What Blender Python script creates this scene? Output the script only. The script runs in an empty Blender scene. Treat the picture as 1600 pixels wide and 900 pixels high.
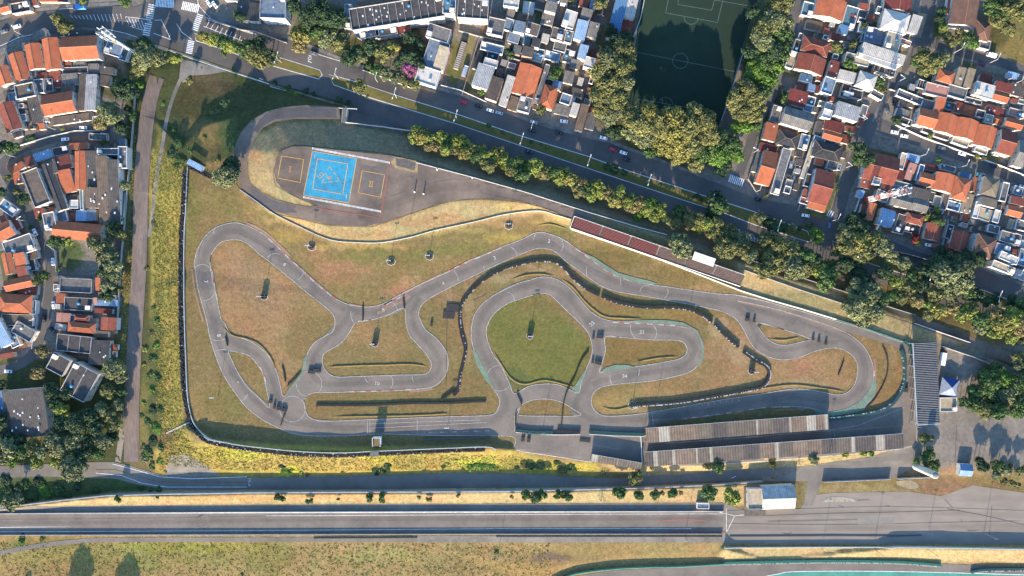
import bpy, bmesh, math, random
import numpy as np
from mathutils import Vector, geometry
D = bpy.data
sc = bpy.context.scene
COL = sc.collection
R = math.radians

# ---------------------------------------------------------------- camera, sky, sun, exposure
S = 0.36            # metres per photo pixel on the ground plane
HC = 411.0          # camera height
cam = D.objects.new("camera", D.cameras.new("camera")); COL.objects.link(cam)
cam.location = (0, 0, HC); cam.rotation_euler = (0, 0, 0)
cam.data.sensor_width = 36; cam.data.angle = 2*math.atan(800*S/HC)
cam.data.clip_start = 1; cam.data.clip_end = 6000
sc.camera = cam
SUN_EL = R(19.5); SUN_AZ = R(9.5)          # shadows fall up the picture, leaning right
sdir = Vector((-math.sin(SUN_AZ)*math.cos(SUN_EL), -math.cos(SUN_AZ)*math.cos(SUN_EL), math.sin(SUN_EL)))
w = D.worlds.new("World"); sc.world = w; w.use_nodes = True
sky = w.node_tree.nodes.new("ShaderNodeTexSky"); sky.sky_type = 'NISHITA'; sky.sun_disc = False
sky.ozone_density = 3.5; sky.sun_elevation = SUN_EL; sky.sun_rotation = math.atan2(sdir.x, sdir.y) % (2*math.pi)
bg = w.node_tree.nodes["Background"]; bg.inputs[1].default_value = 0.15
tint = w.node_tree.nodes.new("ShaderNodeVectorMath"); tint.operation = 'MULTIPLY'; tint.inputs[1].default_value = (.84, 1.03, 1.12)
w.node_tree.links.new(sky.outputs[0], tint.inputs[0]); w.node_tree.links.new(tint.outputs[0], bg.inputs[0])
sun = D.objects.new("sun", D.lights.new("sun", 'SUN')); COL.objects.link(sun)
sun.data.energy = 4.3; sun.data.angle = R(0.5); sun.data.color = (1.0, 0.825, 0.60)
sun.rotation_euler = sdir.to_track_quat('Z', 'Y').to_euler()
sc.view_settings.view_transform = 'Standard'; sc.view_settings.look = 'None'
sc.view_settings.gamma = 1; sc.view_settings.exposure = 1.95
sc.cycles.max_bounces = 4; sc.cycles.diffuse_bounces = 2

# ---------------------------------------------------------------- helpers
def lin(c):
    return tuple(((v/255)/12.92 if v/255 <= .04045 else ((v/255+.055)/1.055)**2.4) for v in c)
def alb(r, g, b, k=0.5):                    # picture colour (lit) -> surface colour
    return tuple(min(.85, v*k) for v in lin((r, g, b)))
def link(o, parent=None):
    COL.objects.link(o)
    if parent: o.parent = parent
    return o
def tag(o, label=None, cat=None, group=None, kind=None):
    if label: o["label"] = label
    if cat: o["category"] = cat
    if group: o["group"] = group
    if kind: o["kind"] = kind
    return o
USED = {}
def nm(name):
    return name
def empty(name, loc, rz=0):
    o = D.objects.new(name, None); o.location = loc; o.rotation_euler = (0, 0, rz); o.empty_display_size = 1
    return link(o)
def mesh_of(name, V, F, mats=(), fm=None, uv=None, smooth=False):
    me = D.meshes.new(name); me.from_pydata(V, [], F)
    for m in mats: me.materials.append(m)
    if fm: me.polygons.foreach_set("material_index", fm)
    if uv:
        l = me.uv_layers.new(name="UVMap"); l.data.foreach_set("uv", [c for p in uv for c in p])
    if smooth: me.polygons.foreach_set("use_smooth", [True]*len(F))
    me.update(); return me
def obj(name, me, parent=None, loc=None, rz=None, mat=None):
    o = D.objects.new(name, me)
    if loc is not None: o.location = loc
    if rz is not None: o.rotation_euler = (0, 0, rz)
    link(o, parent)
    if mat is not None:
        o.material_slots[0].link = 'OBJECT'; o.material_slots[0].material = mat
    return o
class MB:                                   # little mesh builder
    def __init__(s): s.V = []; s.F = []; s.M = []; s.U = []
    def add(s, vs, fs, m=0, uvs=None):
        n = len(s.V); s.V += [tuple(v) for v in vs]
        for i, f in enumerate(fs):
            s.F.append(tuple(k+n for k in f)); s.M.append(m)
            if uvs: s.U += uvs[i]
            else: s.U += [(vs[k][0], vs[k][1]) for k in f]
    def box(s, x0, y0, z0, x1, y1, z1, m=0):
        v = [(x0,y0,z0),(x1,y0,z0),(x1,y1,z0),(x0,y1,z0),(x0,y0,z1),(x1,y0,z1),(x1,y1,z1),(x0,y1,z1)]
        s.add(v, [(0,3,2,1),(4,5,6,7),(0,1,5,4),(1,2,6,5),(2,3,7,6),(3,0,4,7)], m)
    def bar(s, a, b, r, m=0, n=5, r2=None):
        a = Vector(a); b = Vector(b); d = (b-a)
        if d.length < 1e-6: return
        q = d.to_track_quat('Z', 'Y'); r2 = r if r2 is None else r2
        v = []
        for k in range(n):
            t = 2*math.pi*k/n; v.append(a+q@Vector((math.cos(t)*r, math.sin(t)*r, 0)))
        for k in range(n):
            t = 2*math.pi*k/n; v.append(b+q@Vector((math.cos(t)*r2, math.sin(t)*r2, 0)))
        s.add(v, [(k, (k+1) % n, n+(k+1) % n, n+k) for k in range(n)]+[tuple(range(n, 2*n)), tuple(reversed(range(n)))], m)
    def lathe(s, prof, cx=0, cy=0, n=12, m=0):
        v = []; f = []
        for r, z in prof:
            for k in range(n):
                t = 2*math.pi*k/n; v.append((cx+r*math.cos(t), cy+r*math.sin(t), z))
        for i in range(len(prof)-1):
            for k in range(n):
                f.append((i*n+k, i*n+(k+1) % n, (i+1)*n+(k+1) % n, (i+1)*n+k))
        f.append(tuple((len(prof)-1)*n+k for k in range(n)))
        s.add(v, f, m)
    def me(s, name, mats, smooth=False):
        return mesh_of(name, s.V, s.F, mats, s.M, s.U, smooth)

# ---------------------------------------------------------------- materials
def mat(name, col, col2=None, scale=0.3, rough=0.9, detail=5, spread=(.35, .65), bump=0.0, bscale=4.0, coord='pos', fine=0.12, metal=0.0, island=0.0, spec=0.3, stretch=None):
    m = D.materials.new(name); m.use_nodes = True; N = m.node_tree.nodes; L = m.node_tree.links
    b = N["Principled BSDF"]; b.inputs["Roughness"].default_value = rough; b.inputs["Metallic"].default_value = metal
    b.inputs["Specular IOR Level"].default_value = spec
    col2 = col2 or tuple(c*0.72 for c in col)
    if coord == 'pos':
        g = N.new("ShaderNodeNewGeometry"); src = g.outputs["Position"]
    elif coord == 'uv':
        g = N.new("ShaderNodeUVMap"); src = g.outputs[0]
    else:
        g = N.new("ShaderNodeTexCoord"); src = g.outputs["Object"]
    if stretch:
        mp = N.new("ShaderNodeMapping"); mp.inputs["Scale"].default_value = stretch
        L.new(src, mp.inputs[0]); src = mp.outputs[0]
    n = N.new("ShaderNodeTexNoise"); n.inputs["Scale"].default_value = scale; n.inputs["Detail"].default_value = detail
    n.inputs["Roughness"].default_value = .6
    L.new(src, n.inputs["Vector"])
    mr = N.new("ShaderNodeMapRange"); mr.inputs[1].default_value = spread[0]; mr.inputs[2].default_value = spread[1]
    L.new(n.outputs[0], mr.inputs[0])
    mx = N.new("ShaderNodeMix"); mx.data_type = 'RGBA'
    mx.inputs["A"].default_value = (*col2, 1); mx.inputs["B"].default_value = (*col, 1)
    L.new(mr.outputs[0], mx.inputs["Factor"]); out = mx.outputs["Result"]
    if fine:
        n2 = N.new("ShaderNodeTexNoise"); n2.inputs["Scale"].default_value = scale*9; n2.inputs["Detail"].default_value = 3
        L.new(src, n2.inputs["Vector"])
        m2 = N.new("ShaderNodeMapRange"); m2.inputs[1].default_value = .3; m2.inputs[2].default_value = .7
        m2.inputs[3].default_value = 1-fine; m2.inputs[4].default_value = 1+fine
        L.new(n2.outputs[0], m2.inputs[0])
        hs = N.new("ShaderNodeVectorMath"); hs.operation = 'SCALE'
        L.new(out, hs.inputs[0]); L.new(m2.outputs[0], hs.inputs["Scale"]); out = hs.outputs[0]
    if island:
        oi = N.new("ShaderNodeObjectInfo"); m3 = N.new("ShaderNodeMapRange")
        m3.inputs[3].default_value = 1-island; m3.inputs[4].default_value = 1+island
        L.new(oi.outputs["Random"], m3.inputs[0])
        hs = N.new("ShaderNodeVectorMath"); hs.operation = 'SCALE'
        L.new(out, hs.inputs[0]); L.new(m3.outputs[0], hs.inputs["Scale"]); out = hs.outputs[0]
    L.new(out, b.inputs["Base Color"])
    if bump:
        n3 = N.new("ShaderNodeTexNoise"); n3.inputs["Scale"].default_value = bscale; n3.inputs["Detail"].default_value = 4
        L.new(src, n3.inputs["Vector"])
        bp = N.new("ShaderNodeBump"); bp.inputs["Strength"].default_value = 1; bp.inputs["Distance"].default_value = bump
        L.new(n3.outputs[0], bp.inputs["Height"]); L.new(bp.outputs[0], b.inputs["Normal"])
    m["out"] = 1
    return m
def stripe(m, period, depth=0.06, colmul=0.75, axis='X', duty=.5):
    """ribs / tile courses across the UV map of a roof"""
    N = m.node_tree.nodes; L = m.node_tree.links; b = N["Principled BSDF"]
    uv = N.new("ShaderNodeUVMap"); sx = N.new("ShaderNodeSeparateXYZ"); L.new(uv.outputs[0], sx.inputs[0])
    mu = N.new("ShaderNodeMath"); mu.operation = 'MULTIPLY'; mu.inputs[1].default_value = 2*math.pi/period
    L.new(sx.outputs[axis], mu.inputs[0])
    si = N.new("ShaderNodeMath"); si.operation = 'SINE'; L.new(mu.outputs[0], si.inputs[0])
    mr = N.new("ShaderNodeMapRange"); mr.inputs[1].default_value = -1; mr.inputs[2].default_value = -1+2*duty
    mr.inputs[3].default_value = colmul; mr.inputs[4].default_value = 1.0
    L.new(si.outputs[0], mr.inputs[0])
    src = b.inputs["Base Color"].links[0].from_socket
    hs = N.new("ShaderNodeVectorMath"); hs.operation = 'SCALE'
    L.new(src, hs.inputs[0]); L.new(mr.outputs[0], hs.inputs["Scale"]); L.new(hs.outputs[0], b.inputs["Base Color"])
    bp = N.new("ShaderNodeBump"); bp.inputs["Distance"].default_value = depth; L.new(si.outputs[0], bp.inputs["Height"])
    L.new(bp.outputs[0], b.inputs["Normal"])
    return m

# ---------------------------------------------------------------- photo pixel -> world, relief
def inpoly(X, Y, poly):
    r = np.zeros(np.shape(X), bool); n = len(poly)
    for i in range(n):
        x0, y0 = poly[i][0], poly[i][1]; x1, y1 = poly[(i+1) % n][0], poly[(i+1) % n][1]
        if y0 == y1: continue
        c = ((y0 > Y) != (y1 > Y)) & (X < (x1-x0)*(Y-y0)/(y1-y0)+x0)
        r ^= c
    return r
BREAK = [   # relief: breaklines of (photo x, photo y, height in metres)
 [(-1500,60,-5),(-300,90,-5),(-60,100,-5),(0,78,-5.5),(120,54,-6.5),(213,62,-7.5),(300,92,-9),(422,134,-10),(540,164,-10),(640,207,-10),(720,230,-10),(813,262,-9.5),(920,298,-8.5),(1064,348,-7),(1208,395,-5.5),(1340,440,-4),(1506,496,-2),(1600,530,-2),(1700,570,-2),(3000,900,-2)],
 [(-1500,-1500,-5),(3000,-1500,-4)],[(300,20,-9),(500,60,-10),(900,150,-10),(1300,300,-6),(1700,400,-3)],[(600,-100,-10),(1200,-100,-8),(1700,-100,-5),(1650,200,-4)],[(900,200,-9.5),(700,100,-10),(1150,250,-7.5)],
 [(456,229,3),(500,231,3),(524,234,3),(611,243,3),(660,253,3),(738,277,3),(820,300,3),(920,332,2.5),(1040,372,1.8),(1150,408,1.2),(1240,440,.8),(1320,470,.2),(1420,500,-.6),(1600,570,-1)],
 [(364,245,1),(368,225,0),(378,205,-.7),(393,188,-1.5),(415,175,-2),(445,167,-2.6),(480,164,-3),(530,167,-3.5)],
 [(386,252,1.5),(390,235,1),(398,218,0),(410,200,-.8),(430,190,-1.5),(460,186,-2),(500,186,-2.4),(535,190,-3),(650,206,-7)],
 [(436,240,3),(429,266,3),(440,293,3),(475,312,3),(493,322,2.8)],
 [(388,274,1.8),(409,300,2.2),(460,318,2.6)],
 [(366,270,1),(376,294,1.6),(427,331,2.4),(471,342,2.6),(511,351,2.8),(573,354,3),(596,349,3),(676,322,3),(709,314,3),(753,311,3),(831,319,3),(871,333,2.8),(893,340,2.6)],
 [(352,262,.8),(372,303,1),(400,322,1.4),(440,341,1.6),(480,358,1.8),(520,373,1.9),(560,378,2),(596,378,2),(640,370,2),(680,359,2),(740,346,2),(800,332,2),(850,329,2),(893,340,2)],
 [(890,357,.6),(1000,398,.5),(1154,446,.3)],
 [(300,300,.4),(304,380,.2),(304,420,0),(318,368,0),(350,347,0),(392,352,0),(440,385,0),(520,460,0),(562,480,0),(620,463,0),(700,425,0),(790,383,0),(844,363,0),(900,388,0),(990,440,0),(1120,459,0),(1240,483,0),(1340,512,0)],
 [(284,300,1.2),(283,450,1),(284,600,1),(287,655,1)],
 [(300,668,0),(330,684,0),(380,691,0),(450,698,0),(540,701,0),(640,697,0),(760,693,0),(800,697,0),(806,702,0),(924,722,0),(1003,724,0),(1100,728,0),(1250,712,0),(1415,696,0)],
 [(296,671,2.6),(327,688,3),(378,695,3),(450,702,3),(540,705,3),(640,701,3),(760,697,2.8),(798,702,1.5)],
 [(250,738,-3),(330,740,-3),(400,741,-3),(520,742,-3),(600,739,-3),(700,736,-3.3),(800,735,-3.4),(900,742,-3.4),(960,745,-3.2),(1060,741,-3),(1160,735,-2.4),(1253,730,-1.6),(1360,716,-.8),(1440,700,-.3)],
 [(-1500,740,-3.5),(-60,735,-3),(0,725,-3),(100,722,-3),(200,728,-3)],
 [(215,720,-3),(218,600,-1.5),(220,450,-1),(225,300,-1.5),(235,180,-4),(250,110,-5.5)],
 [(190,700,-3),(195,500,-2),(198,300,-2.5),(205,150,-5)],
 [(285,232,-.3),(300,214,-.5),(318,196,-.8),(340,188,-1),(356,186,-1.2)],[(285,218,-3.5),(298,204,-4.5),(316,188,-5),(340,181,-5.2),(362,176,-5)],[(300,130,-8),(340,125,-8.6),(400,140,-9),(430,152,-7),(350,225,-.4)],
 [(0,500,-3),(100,500,-3),(0,300,-3.5),(100,250,-4),(-1500,400,-4)],
 [(-1500,800,-3),(-60,798,-3),(0,791,-3),(100,779,-3),(170,771.5,-3),(400,767,-3),(800,765,-3.2),(1000,760,-3),(1120,755,-2.6),(1190,750,-2.4)],
 [(-1500,803,.5),(-60,801,.5),(0,794,.7),(100,782,.7),(170,774.5,.7),(400,770,.7),(800,768,.7),(1000,763,.6),(1120,758,.3),(1190,753,0)],
 [(-1500,812,-1.2),(-60,806,-1.2),(0,801,-1.2),(100,792,-1.2),(400,787,-1.2),(800,786,-1.2),(1000,785,-1.2),(1120,784,-1.2),(1200,800,-1.2),(1280,760,-1),(1440,745,-.8),(1500,748,-.8),(1600,755,-.8),(3000,760,-.8)],
 [(1440,725,-.2),(1500,725,0),(1600,735,0),(1700,735,0),(1470,540,0),(1600,580,0),(1500,650,0),(3000,700,0)],
 [(-1500,835,-1.2),(-60,835,-1.2),(600,835,-1.2),(1130,835,-1.2),(1600,840,-1.2),(3000,840,-1.2)],
 [(-1500,850,-1.2),(0,868,-1.2),(160,848,-1.2),(650,850,-1.2),(1128,850,-1.2),(1129,853,-1.2),(1400,852,-1.2),(1600,855,-1.2),(3000,860,-1.2)],
 [(1131,856,.6),(1400,855,.6),(1600,858,.6),(3000,864,.6)],
 [(860,915,-2.4),(900,897,-2.4),(960,888,-2.4),(1060,884,-2.4),(1130,878,-2.4),(1200,876,-2.4),(1400,874,-2.4),(1600,882,-2.4),(3000,882,-2.4)],
 [(850,890,-1.2),(900,880,-1.3),(960,870,-1.5),(1060,866,-1.5),(1120,870,-1.6)],
 [(-1500,2400,-1.5),(600,2400,-1.5),(3000,2400,-2.4),(0,920,-1.2),(500,920,-1.2)],
]
def build_relief():
    P = []; E = []; Z = []; seen = {}
    for l in BREAK:
        prev = None
        for x, y, z in l:
            k = (x, y)
            if k not in seen:
                seen[k] = len(P); P.append(Vector((x, y))); Z.append(z)
            i = seen[k]
            if prev is not None and len(l) > 4: E.append((prev, i))
            prev = i
    vo, _, fo, ov, _, _ = geometry.delaunay_2d_cdt(P, E, [], 0, 1e-4)
    zo = []
    for i, src in enumerate(ov):
        zo.append(Z[src[0]] if len(src) else None)
    for i, z in enumerate(zo):
        if z is None:
            d = sorted((((vo[i]-P[j]).length, Z[j]) for j in range(len(P))))[:3]
            zo[i] = sum(q[1]/(q[0]+.01) for q in d)/sum(1/(q[0]+.01) for q in d)
    x0, y0, st = -700, -700, 2
    nx, ny = 1500, 1150
    G = np.full((ny, nx), -3.0, np.float32)
    for f in fo:
        if len(f) != 3: continue
        a, b, c = [vo[i] for i in f]; za, zb, zc = [zo[i] for i in f]
        mnx = max(0, int((min(a.x, b.x, c.x)-x0)/st)); mxx = min(nx-1, int((max(a.x, b.x, c.x)-x0)/st)+1)
        mny = max(0, int((min(a.y, b.y, c.y)-y0)/st)); mxy = min(ny-1, int((max(a.y, b.y, c.y)-y0)/st)+1)
        if mxx < mnx or mxy < mny: continue
        X, Y = np.meshgrid(np.arange(mnx, mxx+1)*st+x0, np.arange(mny, mxy+1)*st+y0)
        d = (b.y-c.y)*(a.x-c.x)+(c.x-b.x)*(a.y-c.y)
        if abs(d) < 1e-9: continue
        l1 = ((b.y-c.y)*(X-c.x)+(c.x-b.x)*(Y-c.y))/d; l2 = ((c.y-a.y)*(X-c.x)+(a.x-c.x)*(Y-c.y))/d; l3 = 1-l1-l2
        k = (l1 >= -1e-6) & (l2 >= -1e-6) & (l3 >= -1e-6)
        sub = G[mny:mxy+1, mnx:mxx+1]; sub[k] = (l1*za+l2*zb+l3*zc)[k]
    return G, x0, y0, st
HG, HX, HY, HS = build_relief()
def Harr(X, Y):
    u = np.clip((np.asarray(X, float)-HX)/HS, 0, HG.shape[1]-1.001); v = np.clip((np.asarray(Y, float)-HY)/HS, 0, HG.shape[0]-1.001)
    i = u.astype(int); j = v.astype(int); fu = u-i; fv = v-j
    return (HG[j, i]*(1-fu)+HG[j, i+1]*fu)*(1-fv)+(HG[j+1, i]*(1-fu)+HG[j+1, i+1]*fu)*fv
def H(x, y): return float(Harr(x, y))
def P(x, y, h=0.0, z=None):                # point seen at photo pixel (x, y), h metres above the ground under it
    if z is None: z = H(x, y)+h
    k = S*(1-z/HC)
    return Vector(((x-800)*k, (450-y)*k, z))
def base_of(x, y, h):                      # ground point under something whose top (h above ground) shows at (x, y)
    z = H(x, y); top = P(x, y, z=z+h)
    gx = 800+top.x/S; gy = 450-top.y/S
    return Vector((top.x, top.y, min(H(gx, gy), z)))
def smooth_path(pts, closed=False, n=5):
    out = []; m = len(pts); rng = range(m if closed else m-1)
    for i in rng:
        if closed: p = [pts[(i+k) % m] for k in (-1, 0, 1, 2)]
        else: p = [pts[max(0, min(m-1, i+k))] for k in (-1, 0, 1, 2)]
        L = math.dist(p[1], p[2]); k = max(1, min(n*3, int(L/4)))
        for t in range(k):
            t /= k
            out.append(tuple(.5*((2*p[1][a])+(-p[0][a]+p[2][a])*t+(2*p[0][a]-5*p[1][a]+4*p[2][a]-p[3][a])*t*t+(-p[0][a]+3*p[1][a]-3*p[2][a]+p[3][a])*t**3) for a in (0, 1)))
    if not closed: out.append(tuple(pts[-1]))
    return out
def densify(pts, st=6, closed=True):
    out = []; m = len(pts)
    for i in range(m if closed else m-1):
        a, b = pts[i], pts[(i+1) % m]; k = max(1, int(math.dist(a, b)/st))
        for t in range(k): out.append((a[0]+(b[0]-a[0])*t/k, a[1]+(b[1]-a[1])*t/k))
    if not closed: out.append(pts[-1])
    return out
def sheet(name, poly, m, layer=1, holes=(), smooth=False, step=6, kind='structure', lift=0.0):
    poly = smooth_path(poly, True) if smooth else densify(poly)
    hs = [smooth_path(h, True) for h in holes]
    pts = []; edges = []
    for ring in [poly]+hs:
        n0 = len(pts); pts += ring; edges += [(n0+i, n0+(i+1) % len(ring)) for i in range(len(ring))]
    xs = [p[0] for p in poly]; ys = [p[1] for p in poly]
    gx = np.arange(math.floor(min(xs)/step)*step, max(xs), step); gy = np.arange(math.floor(min(ys)/step)*step, max(ys), step)
    X, Y = np.meshgrid(gx, gy); X = X.ravel(); Y = Y.ravel(); k = inpoly(X, Y, poly)
    for h in hs: k &= ~inpoly(X, Y, h)
    pts += list(zip(X[k].tolist(), Y[k].tolist()))
    vo, _, fo, *_ = geometry.delaunay_2d_cdt([Vector(p) for p in pts], edges, [], 0, 1e-3)
    cx = np.array([sum(vo[i].x for i in f)/len(f) for f in fo]); cy = np.array([sum(vo[i].y for i in f)/len(f) for f in fo])
    k = inpoly(cx, cy, poly)
    for h in hs: k &= ~inpoly(cx, cy, h)
    fo = [f if (vo[f[1]]-vo[f[0]]).cross(vo[f[2]]-vo[f[0]]) < 0 else tuple(reversed(f)) for f, q in zip(fo, k) if q]
    VX = np.array([v.x for v in vo]); VY = np.array([v.y for v in vo]); VZ = Harr(VX, VY)+0.05*layer+lift
    kk = S*(1-VZ/HC)
    me = mesh_of(name, list(zip(((VX-800)*kk).tolist(), ((450-VY)*kk).tolist(), VZ.tolist())), fo, [m])
    o = obj(name, me)
    if kind: tag(o, kind=kind)
    return o
def ribbon_geo(pts, width, layer, smooth=True, dash=None, V=None, F=None, U=None):
    pts = smooth_path(pts) if smooth else densify(pts, 6, False)
    V = [] if V is None else V; F = [] if F is None else F; U = [] if U is None else U
    s = 0; n = len(pts); L = []; 
    for i, p in enumerate(pts):
        a = pts[max(0, i-1)]; b = pts[min(n-1, i+1)]; dx, dy = b[0]-a[0], b[1]-a[1]; d = math.hypot(dx, dy) or 1
        nx, ny = -dy/d, dx/d
        if i: s += math.dist(pts[i-1], p)*S
        L.append(((p[0]+nx*width/2, p[1]+ny*width/2), (p[0]-nx*width/2, p[1]-ny*width/2), s))
    for i in range(n-1):
        if dash and (L[i][2] % (dash*2)) > dash: continue
        q = [L[i][0], L[i+1][0], L[i+1][1], L[i][1]]; k = len(V)
        V += [tuple(P(x, y, 0.05*layer)) for x, y in q]; F.append((k, k+1, k+2, k+3))
        U += [(L[i][2], 0), (L[i+1][2], 0), (L[i+1][2], 1), (L[i][2], 1)]
    return V, F, U
def ribbon(name, pts, width, m, layer, smooth=True, dash=None):
    V, F, U = ribbon_geo(pts, width, layer, smooth, dash)
    return tag(obj(name, mesh_of(name, V, F, [m], uv=U)), kind='structure')
def lines(name, paths, width, m, layer, smooth=False, dash=None):
    V, F, U = [], [], []
    for p in paths: ribbon_geo(p, width, layer, smooth, dash, V, F, U)
    return tag(obj(name, mesh_of(name, V, F, [m], uv=U)), kind='structure')
ORD = "first second third fourth fifth sixth seventh eighth ninth tenth eleventh twelfth thirteenth fourteenth fifteenth sixteenth seventeenth eighteenth nineteenth twentieth".split()
def ordw(i, n):
    if n == 1: return ""
    if i < 20: return ORD[i]
    return "twenty "+ORD[i-20] if i < 29 else ("thirty "+ORD[i-30] if 30 <= i < 39 else "thirtieth" if i == 29 else "fortieth")
rnd = random.Random(7)
# ---------------------------------------------------------------- ground with its real colours (dry, green, bare earth)
def vnoise(X, Y, sc_, seed):
    r = np.random.RandomState(seed).rand(257, 257)
    u = (X/sc_) % 256; v = (Y/sc_) % 256; i = np.floor(u).astype(int); j = np.floor(v).astype(int); fu = u-i; fv = v-j
    fu = fu*fu*(3-2*fu); fv = fv*fv*(3-2*fv)
    return (r[j, i]*(1-fu)+r[j, i+1]*fu)*(1-fv)+(r[j+1, i]*(1-fu)+r[j+1, i+1]*fu)*fv
C_OLIVE = alb(138, 118, 74); C_BROWN = alb(162, 128, 86); C_DGREEN = alb(86, 90, 54); C_YG = alb(176, 152, 72)
C_GOLD = alb(196, 170, 116, .46); C_FIELD = alb(172, 144, 90); C_EARTH = alb(164, 122, 88); C_GREEN = alb(120, 118, 60)
C_SLOPE = alb(138, 128, 98); C_CONC = alb(144, 133, 120); C_PALE = alb(176, 150, 110); C_LUSH = alb(88, 102, 58); C_DIRT = alb(142, 116, 94)
ZONES = [
 ([(-2000,-2000),(3500,-2000),(3500,480),(1600,480),(1340,380),(920,250),(640,160),(300,60),(200,60),(200,745),(-2000,745)], C_CONC),
 ([(196,60),(300,80),(600,180),(540,240),(364,245),(290,262),(200,720),(150,700),(196,400)], C_DGREEN),
 ([(232,230),(288,250),(286,660),(300,690),(800,705),(950,742),(250,745),(240,690)], C_YG),
 ([(256,640),(300,690),(330,745),(240,745)], C_YG),
 ([(532,190),(660,205),(920,300),(1160,385),(1160,412),(920,335),(600,245),(456,230),(430,240),(388,236),(400,214),(440,190)], C_SLOPE),
 ([(386,236),(430,236),(428,266),(440,293),(495,322),(460,320),(390,292)], C_GOLD),
 ([(366,290),(430,331),(511,351),(600,349),(709,313),(831,318),(893,341),(890,356),(840,334),(760,345),(600,382),(520,378),(440,345)], C_GOLD),
 ([(1150,410),(1320,463),(1480,520),(1540,560),(1440,545),(1330,508),(1160,456)], C_GOLD),
 ([(330,400),(345,380),(373,376),(480,458),(515,490),(478,560),(441,618),(400,540),(350,505)], C_BROWN),
 ([(515,560),(545,500),(630,485),(670,570),(600,588),(520,588)], C_OLIVE),
 ([(770,470),(845,458),(925,540),(900,612),(790,590),(760,520)], C_GREEN),
 ([(1090,560),(1130,490),(1165,520),(1210,560),(1340,548),(1340,600),(1200,612),(940,648),(930,620),(1060,590)], C_BROWN),
 ([(945,525),(1072,535),(1060,565),(941,575)], alb(138,112,66)),
 ([(1300,520),(1408,545),(1408,610),(1340,640)], alb(150,118,74)),
 ([(-2000,772),(180,772),(180,745),(1000,760),(1190,755),(1190,790),(-2000,800)], C_GOLD),
 ([(-2000,835),(3500,835),(3500,3000),(-2000,3000)], C_FIELD),
 ([(1128,856),(3500,860),(3500,880),(1128,878)], C_GOLD),
 ([(940,728),(1415,698),(1440,712),(1253,732),(1000,747)], C_GOLD),
 ([(-2000,740),(180,745),(260,765),(170,772),(0,790),(-2000,800)], C_LUSH),
 ([(-2000,560),(200,560),(200,735),(-2000,735)], C_DGREEN),
 ([(1540,-40),(3500,-40),(3500,120),(1600,105),(1545,70)], C_OLIVE),
 ([(1420,535),(3500,580),(3500,740),(1420,740)], C_CONC),
]
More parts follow.
